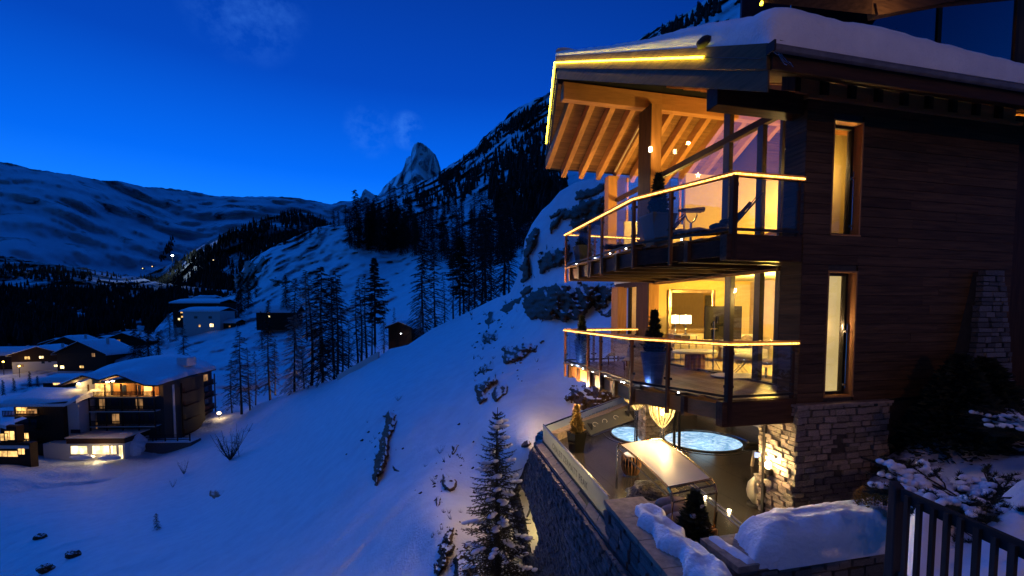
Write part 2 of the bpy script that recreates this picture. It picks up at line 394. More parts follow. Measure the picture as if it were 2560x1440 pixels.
# ------------------------------------------------------------------ the ground and the mountains
def interp(pts, x):
    return float(np.interp(x, [p[0] for p in pts], [p[1] for p in pts]))
class Field:
    "smooth distance field through control points (direction, direction, distance)"
    def __init__(s, ctl, c=90.):
        a = np.array(ctl, float); s.p = a[:, :2] / 100.; s.c = c / 100.
        y = 1. / a[:, 2]; n = len(a)
        K = np.sqrt(((s.p[:, None] - s.p[None]) ** 2).sum(-1) + s.c ** 2)
        A = np.zeros((n+3, n+3)); A[:n, :n] = K; A[:n, n] = 1; A[:n, n+1:] = s.p; A[n:, :n] = A[:n, n:].T
        b = np.zeros(n+3); b[:n] = y; s.w = np.linalg.solve(A, b); s.lo = y.min() * .6; s.hi = y.max() * 1.6
    def __call__(s, px, py):
        q = np.array([px / 100., py / 100.])
        k = np.sqrt(((s.p - q) ** 2).sum(-1) + s.c ** 2)
        v = k @ s.w[:-3] + s.w[-3] + q @ s.w[-2:]
        return 1. / min(max(v, s.lo), s.hi)
class Ground:
    def __init__(s, ctl, amp=0., k=1., h0=6.7, c=90., stretch=None):
        s.F = Field(ctl, c); s.amp = amp; s.k = k; s.h0 = h0; s.stretch = stretch; s.fade = 17. if stretch else 1e9
    def __call__(s, px, py, lift=0.):
        Y = s.F(px, py); p = ray(px, py) * Y
        if s.amp:
            q = Vector((p.x, p.y, 0)) * s.k
            if s.stretch: 
                a = Vector(s.stretch).normalized(); l = q.dot(a); o = q - a * l; q = a * (l * .7) + o
            n = mnoise.fractal(q, 1., 2., 5) + .35 * mnoise.noise(q * 3.1 + Vector((5, 3, 1)))
            p = p * ((s.h0 - s.amp * n * min(1., (s.fade / p.y) ** 1.5)) / s.h0)
        return p * (1 - lift / p.length) if lift else p
def layer(name, G, top, bot, nx, ny, m, mask=None, jag=0., pw=1.4, kind='structure', back=None, jk=.05):
    xs = np.linspace(top[0][0], top[-1][0], nx); P = []; ok = []
    for i in range(ny):
        t = (i / (ny-1)) ** pw; row = []; okr = []
        for x in xs:
            y0 = interp(top, x) + (jag * mnoise.fractal(Vector((x*jk, 3.3, 0)), .8, 2., 5) if jag else 0); y1 = interp(bot, x)
            y = y0 + (y1 - y0) * t
            row.append(G(x, y)); okr.append(mask(x, y) if mask else True)
        P.append(row); ok.append(okr)
    if back:
        r0 = [Vector((p.x + back[0]*0, p.y + back[0], p.z - back[1])) for p in P[0]]; P.insert(0, r0); ok.insert(0, list(ok[0]))
    b = Mb(); b.v = [tuple(q) for row in P for q in row]
    for i in range(len(P)-1):
        for j in range(nx-1):
            if ok[i][j] and ok[i][j+1] and ok[i+1][j] and ok[i+1][j+1]:
                b.f.append((i*nx+j, (i+1)*nx+j, (i+1)*nx+j+1, i*nx+j+1))
    o = obj(name, b, m, smooth=True); tag(o, kind=kind); return o

# far left ridge
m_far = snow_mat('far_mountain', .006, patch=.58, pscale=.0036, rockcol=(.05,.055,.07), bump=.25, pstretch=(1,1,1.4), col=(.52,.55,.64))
G_far = Ground([(-200,400,3300),(0,406,3400),(300,460,4000),(600,500,4600),(870,512,5200),(950,500,5200),(-200,700,1700),(0,700,1900),(200,690,2200),(420,650,2900),(480,600,3500),(560,600,3500),(700,570,4000),(900,600,4200),(300,560,3200),(100,560,2500)], amp=26, k=.0022, h0=400)
TOP_FAR = [(-300,396),(0,405),(33,409),(74,421),(120,428),(170,435),(230,447),(260,452),(295,451),(355,467),(432,472),(498,481),(528,489),(600,492),(640,491),(700,492),(720,492),(780,500),(830,511),(850,503),(875,503),(900,500),(1000,500),(1100,500)]
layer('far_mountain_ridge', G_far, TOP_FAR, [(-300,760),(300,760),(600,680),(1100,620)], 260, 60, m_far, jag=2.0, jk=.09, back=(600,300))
# the famous horn-shaped peak and its small neighbour
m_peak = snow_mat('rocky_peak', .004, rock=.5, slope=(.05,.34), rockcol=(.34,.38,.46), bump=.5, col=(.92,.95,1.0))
G_peak = Ground([(940,500,9600),(985,443,9500),(1029,389,9300),(1047,356,9200),(1095,401,9500),(1101,418,9700),(1052,400,8900),(1046,460,8300),(1044,520,7900),(1000,470,8900),(1075,440,9300),(1090,480,9100),(1150,520,9300),(960,520,9000)], amp=130, k=.0011, h0=1500, c=8)
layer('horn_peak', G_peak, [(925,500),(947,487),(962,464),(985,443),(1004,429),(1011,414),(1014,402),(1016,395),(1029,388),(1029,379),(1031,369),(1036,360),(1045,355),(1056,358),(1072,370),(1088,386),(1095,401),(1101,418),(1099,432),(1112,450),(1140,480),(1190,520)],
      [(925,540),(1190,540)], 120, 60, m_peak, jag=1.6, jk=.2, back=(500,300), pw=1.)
G_pk2 = Ground([(890,500,7000),(913,473,7000),(945,495,7100),(920,520,6500)], amp=80, k=.002, h0=1200, c=10)
layer('small_peak', G_pk2, [(880,503),(902,494),(906,480),(913,472),(925,480),(938,488),(960,500)], [(880,530),(960,530)], 40, 20, m_peak, jag=1.2, jk=.3, back=(300,200))
# dark wooded ridge in the middle distance
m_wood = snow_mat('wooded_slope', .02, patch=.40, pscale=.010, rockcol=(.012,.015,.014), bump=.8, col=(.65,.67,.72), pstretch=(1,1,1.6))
G_mid = Ground([(380,700,1500),(520,600,1500),(700,525,1700),(900,560,1700),(400,850,700),(600,760,800),(650,650,1100),(900,700,900),(300,760,1000),(480,700,1150)], amp=12, k=.006, h0=200)
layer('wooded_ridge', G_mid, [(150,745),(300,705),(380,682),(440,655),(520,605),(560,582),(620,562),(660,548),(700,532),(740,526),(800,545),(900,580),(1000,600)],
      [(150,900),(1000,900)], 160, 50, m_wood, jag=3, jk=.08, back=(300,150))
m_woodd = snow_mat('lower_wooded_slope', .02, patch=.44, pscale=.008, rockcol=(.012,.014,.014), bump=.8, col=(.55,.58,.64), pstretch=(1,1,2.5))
G_low = Ground([(-300,620,1500),(0,645,1450),(200,672,1400),(400,700,1250),(0,860,420),(200,860,420),(420,850,420),(700,760,560),(0,760,800),(300,760,800)], amp=9, k=.008, h0=160)
layer('left_mountain_foot', G_low, [(-300,610),(0,640),(80,652),(200,668),(330,690),(420,712),(520,720),(700,740)], [(-300,900),(700,900)], 150, 50, m_woodd, jag=5, jk=.05, back=(200,150))
# the mountainside on the right
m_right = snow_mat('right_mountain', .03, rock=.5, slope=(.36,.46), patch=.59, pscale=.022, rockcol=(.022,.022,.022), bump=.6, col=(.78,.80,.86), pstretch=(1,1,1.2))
G_right = Ground([(948,492,1500),(1060,450,1300),(1210,345,1150),(1370,232,1000),(1500,180,900),(1700,30,800),(1900,-80,700),(1000,560,560),(1100,520,600),(1300,420,600),(1450,300,700),(1300,560,330),(1000,740,260),(1200,740,200),(1300,740,170),(1500,500,300),(1700,400,300),(1600,560,200)], amp=13, k=.013, h0=160)
TOP_R = [(935,498),(948,490),(975,470),(1000,462),(1060,452),(1100,430),(1150,395),(1190,366),(1210,340),(1240,315),(1260,300),(1270,286),(1300,266),(1370,232),(1430,210),(1500,185),(1560,120),(1600,95),(1640,72),(1700,40),(1760,2),(1800,-30),(1950,-100)]
layer('right_mountain_side', G_right, TOP_R, [(935,800),(1300,800),(1500,700),(1950,560)], 230, 110, m_right, jag=4, jk=.06, back=(200,150))
# the near hillside beyond the slope: knoll, village terraces and the valley floor
m_hill = snow_mat('hillside_snow', .12, rock=.3, slope=(-.05,.05), rockcol=(.04,.036,.032), bump=.6)
CT_HILL = [(-300,885,240),(0,875,240),(300,850,260),(400,830,280),(430,790,330),(590,735,380),(640,640,430),(720,600,440),(800,566,440),(950,552,430),(1100,570,400),(1300,600,300),
    (0,925,190),(150,930,180),(300,905,190),(0,1000,135),(200,1000,130),(0,1080,105),(100,1150,80),(0,1200,66),(300,1145,82),(470,1095,90),(540,1045,100),(560,980,120),(420,900,180),(450,850,235),(600,850,200),(600,920,150),(640,980,122),
    (700,1000,112),(700,800,240),(800,700,300),(900,860,150),(900,700,270),(1000,880,100),(1000,800,150),(1150,800,95),(1200,700,160),(1300,760,80),(1300,690,120),(1000,640,330),(800,640,360),(730,1100,90),(500,1200,75)]
G_hill = Ground(CT_HILL, amp=.55, k=.06, h0=18, c=60)
TOP_H = [(-300,882),(0,874),(150,866),(300,848),(380,834),(410,800),(425,785),(500,762),(560,742),(588,732),(592,700),(600,684),(612,664),(640,642),(680,618),(720,600),(770,578),(800,566),(870,556),(950,552),(1040,556),(1100,570),(1200,585),(1330,600)]
layer('valley_hillside', G_hill, TOP_H, [(-300,1300),(300,1300),(600,1200),(900,1050),(1330,900)], 280, 150, m_hill, jag=2.5, jk=.08, back=(60,60), pw=1.25)
# the snow slope below the chalet
CT_FG = [(-300,1150,90),(0,1150,88),(200,1152,85),(330,1143,86),(470,1100,90),(540,1052,105),(700,992,95),(840,950,84),(940,898,75),(1080,822,72),(1150,790,70),(1240,745,60),(1290,700,50),(1310,610,46),(1370,510,46),(1450,450,44),(1560,420,40),(1700,380,36),
    (0,1250,60),(250,1250,60),(500,1250,52),(700,1100,62),(0,1440,38),(400,1440,27),(700,1440,18.5),(900,1440,14),(1100,1440,11),(1240,1440,11),(1100,1300,13.5),(1000,1200,21),(1200,1200,17.5),
    (940,1000,40),(1200,1100,20),(1200,950,29),(1300,860,33),(1400,800,31),(1500,780,27),(1560,830,23),(1400,700,35),(1500,600,36),(1400,1000,20.5),(1450,950,21.5),(1520,960,20),(1570,990,20.5),
    (1337,1107,14.4),(1400,1060,17),(1288,1217,16),(1273,1250,16.6),(1300,1350,15.5),(1318,1440,14.6),(1318,1700,12),(1240,1700,7.6),(900,1700,8.5),(400,1700,14),(0,1700,20),(-300,1440,42),(1700,700,24),(1700,900,21)]
G_fg = Ground(CT_FG, amp=.34, k=.15, h0=6.7, c=55, stretch=(.45,.9,0))
TOP_F = [(-300,1150),(0,1152),(120,1150),(200,1152),(300,1150),(330,1143),(400,1130),(470,1108),(510,1085),(540,1052),(560,1040),(600,1030),(640,1012),(700,990),(760,970),(840,948),(900,922),(945,893),(975,872),(1020,862),(1080,822),(1150,790),(1200,765),(1240,745),(1262,738),(1275,732),(1290,700),(1305,650),(1312,600),(1330,560),(1355,525),(1375,508),(1400,478),(1440,455),(1500,440),(1560,420),(1700,380)]
BOT_F = [(-300,1700),(1700,1700)]
RB = [(380,1900),(1079,1900),(1080,1345),(1107,1337),(1217,1290),(1250,1275),(1350,1302),(1440,1320),(1700,1320)]
def fg_mask(x, y):
    return not ((y > 1080 and x > interp(RB, y) + 1) or (x > 1337 and y > interp([(1337,1107),(1365,1088),(1578,1003),(1700,985)], x)))
layer('snow_slope', G_fg, TOP_F, BOT_F, 460, 280, M_SNOW, mask=fg_mask, back=(12,14), pw=1.2)

# a plain below everything, out to the horizon
pb = Mb(); pb.box(-14000,14000,-2000,20000,-420,-400)
tag(obj('valley_floor', pb, m_woodd), kind='structure')

# ------------------------------------------------------------------ rocks that break through the snow
def sdist(poly, x, y):
    d = 1e9; ins = False; n = len(poly)
    for i in range(n):
        x0, y0 = poly[i]; x1, y1 = poly[(i+1) % n]
        dx, dy = x1-x0, y1-y0; t = max(0, min(1, ((x-x0)*dx + (y-y0)*dy) / (dx*dx+dy*dy+1e-9)))
        d = min(d, math.hypot(x-x0-dx*t, y-y0-dy*t))
        if (y0 > y) != (y1 > y) and x < (x1-x0)*(y-y0)/(y1-y0+1e-12)+x0: ins = not ins
    return d if ins else -d
def rock(G, poly, bulge, label, step=3., edge=7., w=16., m=None, name='rock_outcrop', seed=0, group='rock outcrops in the snow slope', squash=1.):
    xs = [p[0] for p in poly]; ys = [p[1] for p in poly]
    nx = int((max(xs)-min(xs)+24)/step)+2; ny = int((max(ys)-min(ys)+24)/step)+2
    V = []; D = []
    for j in range(ny):
        for i in range(nx):
            x = min(xs)-12+i*step; y = min(ys)-12+j*step
            nz = mnoise.fractal(Vector((x*.045+seed, y*.045, seed)), 1., 2., 4)
            d = sdist(poly, x, y) + edge*nz*1.9 + edge*.5*mnoise.noise(Vector((x*.21+seed, y*.21, 3)))
            rd = 1-abs(mnoise.fractal(Vector((x*.028+seed*2, y*.020, 1)), 1.1, 2., 3))
            st = mnoise.noise(Vector((x*.06, y*.16+seed, 7)))
            if d > 0:
                h = bulge*min(1, (d/w))**.55*(.35+.75*rd+.28*st)
                p = G(x, y, h)
            else: p = G(x, y, max(-1., d/4.)*bulge*.35 - .02)
            V.append(p); D.append(d)
    b = Mb(); b.v = [tuple(v) for v in V]
    for j in range(ny-1):
        for i in range(nx-1):
            q = [j*nx+i, (j+1)*nx+i, (j+1)*nx+i+1, j*nx+i+1]
            if max(D[k] for k in q) > 0: b.f.append(tuple(q))
    used = sorted({k for f in b.f for k in f}); mp = {k: n for n, k in enumerate(used)}
    b.v = [b.v[k] for k in used]; b.f = [tuple(mp[k] for k in f) for f in b.f]
    o = obj(name, b, m or M_ROCK, smooth=True); tag(o, label, 'rock', group); return o
M_ROCKD = snow_mat('bare_rock', 3., rock=.35, slope=(.82,.92), rockcol=(.085,.046,.018), bump=1.2)
RK = [
 ([(1309,742),(1345,722),(1400,708),(1440,716),(1470,700),(1494,706),(1500,745),(1480,765),(1450,800),(1420,800),(1340,800),(1312,790)], 2.2, 'huge dark rock face jutting from the snow left of the lower balcony', 20),
 ([(1492,715),(1548,705),(1548,745),(1510,770),(1490,790),(1478,775)], 1.2, 'rough rock beside the far corner post of the chalet', 14),
 ([(1500,782),(1530,772),(1548,775),(1548,790),(1505,792)], .6, 'low rock ledge just above the far lower railing', 8),
 ([(1290,745),(1312,722),(1330,720),(1320,740),(1300,765),(1288,768)], 1.0, 'dark rock nose on the skyline above the slope, just left of the huge face', 10),
 ([(1262,760),(1282,755),(1280,775),(1262,792),(1255,775)], .8, 'small dark rock on the skyline below the rock nose', 8),
 ([(1300,690),(1306,640),(1320,590),(1342,575),(1345,600),(1325,640),(1322,690),(1306,730)], 1.6, 'tall narrow cliff edge on the skyline left of the balconies', 9),
 ([(1345,660),(1365,625),(1420,620),(1420,650),(1375,680),(1352,690)], 1.3, 'dark overhanging rock band under the upper snow field, left of the upper balcony', 11),
 ([(1375,560),(1400,530),(1425,515),(1460,500),(1508,490),(1508,515),(1470,540),(1440,548),(1405,548),(1380,580)], 1.0, 'long diagonal rock rib across the upper snow field', 8),
 ([(1450,520),(1508,505),(1512,560),(1470,575),(1420,565),(1435,540)], 1.0, 'broad dark rock patch behind the upper balcony pot', 10),
 ([(1440,480),(1508,462),(1508,480),(1460,500),(1432,508)], .6, 'thin rock stripe below the overhanging rafters', 6),
 ([(1373,540),(1415,515),(1420,525),(1395,540),(1375,550)], .7, 'short dark rock stripe near the left edge of the upper snow field', 6),
 ([(1460,520),(1490,506),(1492,512),(1470,522)], .4, 'tiny rock tip between the ribs of the upper snow field', 4),
 ([(1218,783),(1233,780),(1238,800),(1222,818),(1216,800)], .6, 'small upright rock on the slope below the skyline rocks', 7),
 ([(1205,835),(1240,828),(1245,845),(1225,862),(1210,860)], .6, 'dark rock with dry twigs halfway down the slope', 8),
 ([(1262,870),(1280,862),(1320,858),(1356,852),(1345,870),(1310,890),(1285,916),(1262,908)], 1.0, 'brown rock ledge with snow on top left of the lower balcony', 10),
 ([(1250,868),(1265,866),(1262,878),(1250,878)], .3, 'small rock chip beside the brown ledge', 4),
 ([(1198,930),(1210,915),(1232,900),(1234,925),(1215,932)], .5, 'flat dark rock above the horseshoe rocks', 7),
 ([(1190,1000),(1192,965),(1215,948),(1240,942),(1250,955),(1228,965),(1220,980),(1215,1000),(1200,1008)], .8, 'left leg of the horseshoe of dark rocks', 8),
 ([(1240,1000),(1232,985),(1245,960),(1268,955),(1272,965),(1258,990)], .6, 'right leg of the horseshoe of dark rocks', 7),
 ([(932,1190),(950,1110),(962,1040),(972,1020),(990,1040),(978,1085),(968,1120),(962,1180),(942,1212)], 1.1, 'long dark cliff edge running down the open snow slope', 8),
 ([(980,1162),(996,1168),(1000,1178),(985,1176)], .3, 'small stone beside the long cliff edge', 4),
 ([(1100,1200),(1110,1180),(1138,1205),(1135,1222),(1105,1230)], .45, 'dark rock step left of the snowy spruce', 8),
 ([(1086,1255),(1096,1240),(1100,1262),(1092,1268)], .3, 'small black rock below the rock step', 5),
 ([(1130,1115),(1148,1110),(1142,1130),(1128,1140)], .3, 'slim rock tip above the rock step', 4),
 ([(1108,1345),(1128,1325),(1140,1345),(1125,1400),(1100,1440),(1095,1480),(1080,1480)], .5, 'dark rock with dry grass at the bottom edge of the picture', 10),
 ([(1140,1390),(1165,1360),(1185,1385),(1180,1440),(1150,1470),(1135,1440)], .4, 'rock under the lowest branches of the snowy spruce', 9),
 ([(1300,1112),(1322,1102),(1330,1110),(1310,1122),(1292,1128)], .3, 'dark rock edge at the top corner of the retaining wall', 5),
 ([(520,1240),(530,1226),(562,1226),(555,1238),(535,1246)], .5, 'black boulder in the middle of the open snow slope', 5),
 ([(1412,975),(1440,960),(1490,955),(1510,975),(1545,990),(1560,998),(1500,1028),(1450,1018),(1418,1000)], .9, 'lit boulder under the far end of the lower balcony', 14),
 ([(1480,982),(1530,978),(1568,998),(1520,1014),(1480,1012)], .7, 'long greenish boulder touching the far glass parapet', 10),
]
for i, (poly, bl, lb, w) in enumerate(RK):
    rock(G_fg, poly, bl, lb, w=w, edge=min(7, w*.7), seed=i*1.7, step=2.5 if max(p[0] for p in poly)-min(p[0] for p in poly) < 120 else 3, m=M_ROCKD)
for i, (poly, bl, lb) in enumerate([
 ([(590,700),(600,680),(618,660),(640,655),(650,668),(632,690),(640,710),(620,740),(600,750),(592,730)], 5, 'dark cliff at the left end of the knoll'),
 ([(632,668),(660,636),(672,650),(655,672),(640,690)], 4, 'rocky shoulder at the top left of the knoll'),
 ([(676,700),(690,694),(720,700),(724,706),(690,712)], 3, 'rock band left of the larches on the knoll'),
 ([(968,724),(980,722),(984,726),(972,728)], 1, 'small stone lying in the open snow right of the larches')]):
    rock(G_hill, poly, bl, lb, w=8, edge=6, seed=40+i, step=3, m=M_ROCKD, group='rocks on the knoll')

# dry grass and small stones that poke through the snow between the rocks
b = Mb(); rnd = random.Random(17)
for i in range(170):
    cx, cy = rnd.choice(((1100,1215),(1210,850),(1215,945),(1120,1330),(950,1120),(1290,900),(1150,1130),(1330,640),(1250,770)))
    px = cx+rnd.gauss(0,26); py = cy+rnd.gauss(0,34)
    if not fg_mask(px, py) or py > 1500 or py < interp(TOP_F, px)+8: continue
    p = G_fg(px, py); s_ = .0011*p.y*rnd.uniform(2,7)
    if rnd.random() < .55:
        for k in range(5):
            d = Vector((rnd.uniform(-.9,.9), rnd.uniform(-.5,.5), 1)).normalized()*s_*rnd.uniform(1.2,2.4); w = Vector((s_*.10,0,0)); b.add([p-w-Vector((0,0,.05)), p+w-Vector((0,0,.05)), p+d], [(0,1,2)])
    else:
        k = 6; vs = [p+Vector((s_*.8*math.cos(6.283*j/k)*rnd.uniform(.6,1.3), s_*.5*math.sin(6.283*j/k), -.02)) for j in range(k)]+[p+Vector((0,0,s_*.55))]
        b.add(vs, [(j,(j+1)%k,k) for j in range(k)])
tag(obj('dry_grass_and_stones', b, M_BARK), kind='stuff')
# ------------------------------------------------------------------ the chalet
CH = thing('chalet', 'tall dark timber chalet with lit glazed front, two balconies and a thick snow roof', 'chalet', tuple(house(0,0,0)), HANG)
def P(name, mb, m, parent=CH, **k): return obj(name, mb, m, parent, **k)
FR = 2.33                       # plane of the glazed front
def f_at(px, r):                # where the line of sight with this heading meets the plane r
    u = (px-1280)/FL
    # (HC + HR r + HF f): x = u*y
    return (u*(HC.y + HR.y*r) - (HC.x + HR.x*r)) / (HF.x - u*HF.y)
ZU, ZL, ZT = 1.40, -1.60, -4.10
# --- gable-side wall with two deep windows
WIN = [(2.13, 2.83, 1.43, 3.56), (2.13, 2.83, -1.64, .78)]
wr = part_empty('side_wall', CH)
def wallbox(r0, r1, z0, z1): P('wall_core', Mb().box(r0, r1, .03, .33, z0, z1), M_MORTAR, wr)
WR1 = 6.9; ZTOP = 3.86; ZB = -1.72
wallbox(1.56, 2.13, ZB, ZTOP); wallbox(2.83, WR1, ZB, ZTOP); wallbox(2.13, 2.83, 3.56, ZTOP); wallbox(2.13, 2.83, .78, 1.43); wallbox(2.13, 2.83, ZB, -1.64)
ph = .186; k = 0; z = ZB
while z < ZTOP - .02:
    z1 = min(z + ph, ZTOP)
    spans = [(1.535, WR1)]
    for (a, b_, c, d) in WIN:
        if z < d - .02 and z1 > c + .02: spans = [(1.535, a), (b_, WR1)]
    for (a, b_) in spans:
        cuts = [a]
        if b_ - a > 2: cuts.append(a + 1.2 + 1.5*random.random())
        cuts.append(b_)
        for q in range(len(cuts)-1):
            pr = -.004 - .008*random.random()
            P('plank', Mb().box(cuts[q]+.002, cuts[q+1]-.002, pr, .032, z+.004, z1-.004), 'wall_wood', wr)
    z = z1
# --- narrow side of the corner pier
wp = part_empty('corner_pier', CH)
P('pier_core', Mb().box(1.56, 2.30, .335, .47, ZB, ZTOP), M_MORTAR, wp)
P('pier_side', Mb().box(1.56, 1.60, .04, .334, ZB, ZTOP), M_MORTAR, wp)
z = ZB
while z < ZTOP - .02:
    z1 = min(z + ph, ZTOP)
    P('plank', Mb().box(1.53-.006*random.random(), 1.558, .0, .48, z+.004, z1-.004), 'wall_wood', wp)
    P('plank', Mb().box(1.56, FR-.02, .474, .50+.006*random.random(), z+.004, z1-.004), 'wall_wood', wp)
    z = z1
# --- windows in the side wall
for (a, b_, c, d) in WIN:
    w = part_empty('side_window', CH)
    D = .24
    P('reveal', Mb().box(a, a+.03, -.012, D, c+.03, d-.03), 'window_wood', w)
    P('reveal', Mb().box(b_-.03, b_, -.012, D, c+.03, d-.03), 'window_wood', w)
    P('reveal', Mb().box(a, b_, -.012, D, d-.03, d), 'window_wood', w)
    P('sill', Mb().box(a, b_, -.03, D, c, c+.03), 'window_wood', w)
    fr = Mb(); q = .055
    fr.box(a+.03, a+.03+q, D-.08, D-.02, c+.03, d-.03); fr.box(b_-.03-q, b_-.03, D-.08, D-.02, c+.03, d-.03)
    fr.box(a+.03+q, b_-.03-q, D-.08, D-.02, c+.03, c+.03+q); fr.box(a+.03+q, b_-.03-q, D-.08, D-.02, d-.03-q, d-.03)
    P('frame', fr, M_METAL, w)
    P('pane', Mb().box(a+.09, b_-.09, D-.055, D-.045, c+.09, d-.09), M_WGLASS, w)
    # a vertical bolt rod with two knobs on the jamb
    P('bolt_rod', Mb().tube([(b_-.05, D-.12, c+.15), (b_-.05, D-.12, c+.15+(d-c)*.52)], .011, 6), M_CHROME, w)
    for zz in (c+.22, c+.1+(d-c)*.48): P('knob', Mb().tube([(b_-.10, D-.12, zz), (b_-.03, D-.12, zz)], .026, 8), M_CHROME, w)
# room behind the panes: the lower blind's own glow stands in for lamplight
lw = part_empty('window_room', CH)
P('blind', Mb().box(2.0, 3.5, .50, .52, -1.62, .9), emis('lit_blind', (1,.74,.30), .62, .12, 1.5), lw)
P('partition', Mb().box(2.36, 3.8, .9, .92, 1.42, 3.7), M_YELLOW, lw)

# --- floors and ceilings of the storeys
def poly_slab(name, pts, z0, z1, m, parent=CH): return P(name, Mb().prism(pts, z0, z1), m, parent)
poly_slab('floor_slab', [(FR, .52), (9.4, .52), (9.4, 9.4), (FR, 9.4)], ZU-.34, ZU-.03, M_CEIL)
poly_slab('room_floor', [(FR+.02, .54), (9.3, .54), (9.3, 9.3), (FR+.02, 9.3)], ZU-.026, ZU, 'deck_wood')
poly_slab('floor_slab', [(FR, .52), (6.3, .52), (6.3, 9.0), (FR, 9.0)], ZL-.42, ZL-.03, M_CEIL)
poly_slab('room_floor', [(FR+.02, .54), (5.9, .54), (5.9, 6.3), (FR+.02, 6.3)], ZL-.026, ZL, M_CARPET)
# interior walls, lower room
P('room_wall', Mb().box(FR+.05, 6.0, 6.35, 6.45, ZL, ZU-.35), M_YELLOW)
P('room_wall', Mb().box(5.9, 6.0, .54, 6.34, ZL, ZU-.35), M_CREAM)
P('room_wall', Mb().box(FR+.4, 6.0, 8.9, 9.0, ZL, ZU-.35), M_CREAM)
P('room_wall', Mb().box(5.2, 5.3, 6.46, 8.89, ZL, ZU-.35), M_CREAM)
for i in range(9): P('curtain_fold', Mb().tube([(5.28+.065*i, 6.28, ZL+.02), (5.28+.065*i, 6.28, .93)], .04, 8), M_CREAM)
# upper room
for i in range(18):
    zz = ZU+.30*i; fa_ = max(.54, 6.7-(7.0-zz-.3)/.5); fb_ = min(9.3, (10.3-zz-.3)/.54)
    if fb_ > fa_+.2: P('wall_board', Mb().box(9.3, 9.4, fa_, fb_, zz+.005, zz+.298), 'glulam')
P('end_wall', Mb().box(FR+.35, 9.3, 9.3, 9.36, ZU, ZU+2.1), M_CREAM)
P('room_wall', Mb().box(3.7, 9.3, 6.9, 7.0, ZU, 4.7), M_YELLOW)
P('rear_wall', Mb().box(6.9, 9.9, .40, .48, -4.6, 4.3), 'dark_wood')
P('near_wall', Mb().box(3.82, 6.8, .50, .58, ZU, 4.0), M_CREAM)
for i in range(6): P('far_window_frame', Mb().box(2.75+1.15*i, 2.83+1.15*i, 9.28, 9.36, ZU+2.1, 5.15), 'window_wood')
P('far_window_pane', Mb().box(2.4, 9.2, 9.31, 9.32, ZU+2.1, 5.12), M_WGLASS)
# --- the glazed front: columns, mullions, transom, panes
def mull(f0, f1, z0, z1, r0=FR-.06, r1=FR+.06, m=M_METAL, name='mullion'): return P(name, Mb().box(r0, r1, f0, f1, z0, z1), m)
HL = .89
# big columns
def column(f0, f1, r0, r1, z0, z1): return P('column', Mb().box(r0, r1, f0, f1, z0, z1), 'glulam', bevel=.01)
CLF = (f_at(1648, FR)+.0, f_at(1612, FR)-.05)
column(6.18, 6.60, 1.98, 2.34, ZL, .92)
column(8.35, 8.90, 1.98, 2.34, ZL, .92)
column(6.20, 6.62, 1.98, 2.34, ZU, 6.52)
column(9.25, 9.62, 1.98, 2.34, ZU, 5.18)
P('column_shade_face', Mb().box(1.955, 1.978, 6.17, 6.95, ZL, .92), 'dark_wood')  # dark boards paint in the shade on the columns' left sides
P('column_shade_face', Mb().box(1.955, 1.978, 6.19, 6.95, ZU, 6.50), 'dark_wood')
P('column_shade_face', Mb().box(1.98, 2.30, 6.63, 6.95, ZL, .92), 'dark_wood')
# lower storey
for a, b_ in ((3.01, 2.79), (2.01, 1.83), (1.40, 1.27)): mull(b_, a, ZL+.03, HL)
mull(6.60, 7.00, ZL, HL, m='dark_wood', r0=FR-.10); mull(8.05, 8.13, ZL, HL); mull(7.02, 7.08, ZL, HL)
P('head_beam', Mb().box(FR-.12, FR+.10, 1.26, 9.0, HL, HL+.17), 'dark_wood')
P('head_trim', Mb().box(FR-.16, FR-.121, 1.26, 6.18, HL-.01, HL+.05), 'window_wood')
P('sill_rail', Mb().box(FR-.08, FR+.08, 1.27, 6.19, ZL-.02, ZL+.03), M_METAL)
P('sill_rail', Mb().box(FR-.14, FR-.083, 1.27, 8.9, ZL-.03, ZL+.005), M_CHROME)
for a, b_ in ((1.42, 1.82), (2.02, 2.78), (3.02, 6.17), (7.09, 8.04)): P('pane', Mb().box(FR-.006, FR+.006, a, b_, ZL+.03, HL), M_WGLASS)
P('pier_return', Mb().box(FR-.01, FR+.08, .50, 1.26, ZL, ZTOP+.3), 'wall_wood')
# upper storey
TZ = 4.28
def ztop(f):   # underside of the roof above the glazed front
    return min(7.50-.5*(6.7-f), 10.42-.54*f)
for a, b_ in ((2.98, 3.20), (1.40, 1.33)): mull(min(a,b_), max(a,b_), ZU, min(ztop(a), ztop(b_)))
mull(1.88, 2.05, ZU, TZ-.05)
P('transom', Mb().box(FR-.07, FR+.07, 1.33, 6.2, TZ-.07, TZ+.09), 'dark_wood')
P('transom', Mb().box(FR-.07, FR+.07, 6.63, 9.25, TZ-.07, TZ+.05), 'dark_wood')
P('sill_rail', Mb().box(FR-.08, FR+.08, 1.34, 9.25, ZU-.02, ZU+.04), M_METAL)
def pane_poly(pts):     # pts (f,z)
    n = len(pts)
    P('pane', Mb().add([(FR-.006, f, z) for f, z in pts]+[(FR+.006, f, z) for f, z in pts], [tuple(range(n)), tuple(range(n,2*n))[::-1]]+[(i, n+i, n+(i+1)%n, (i+1)%n) for i in range(n)]), M_WGLASS)
pane_poly([(1.42,ZU+.04),(1.86,ZU+.04),(1.86,TZ-.07),(1.42,TZ-.07)]); pane_poly([(2.06,ZU+.04),(2.96,ZU+.04),(2.96,TZ-.07),(2.06,TZ-.07)])
pane_poly([(3.21,ZU+.04),(6.19,ZU+.04),(6.19,TZ-.07),(3.21,TZ-.07)])
pane_poly([(1.42,TZ+.09),(2.96,TZ+.09),(2.96,ztop(2.96)),(1.42,ztop(1.42))]); pane_poly([(3.21,TZ+.09),(6.19,TZ+.09),(6.19,7.1),(3.21,ztop(3.21))])
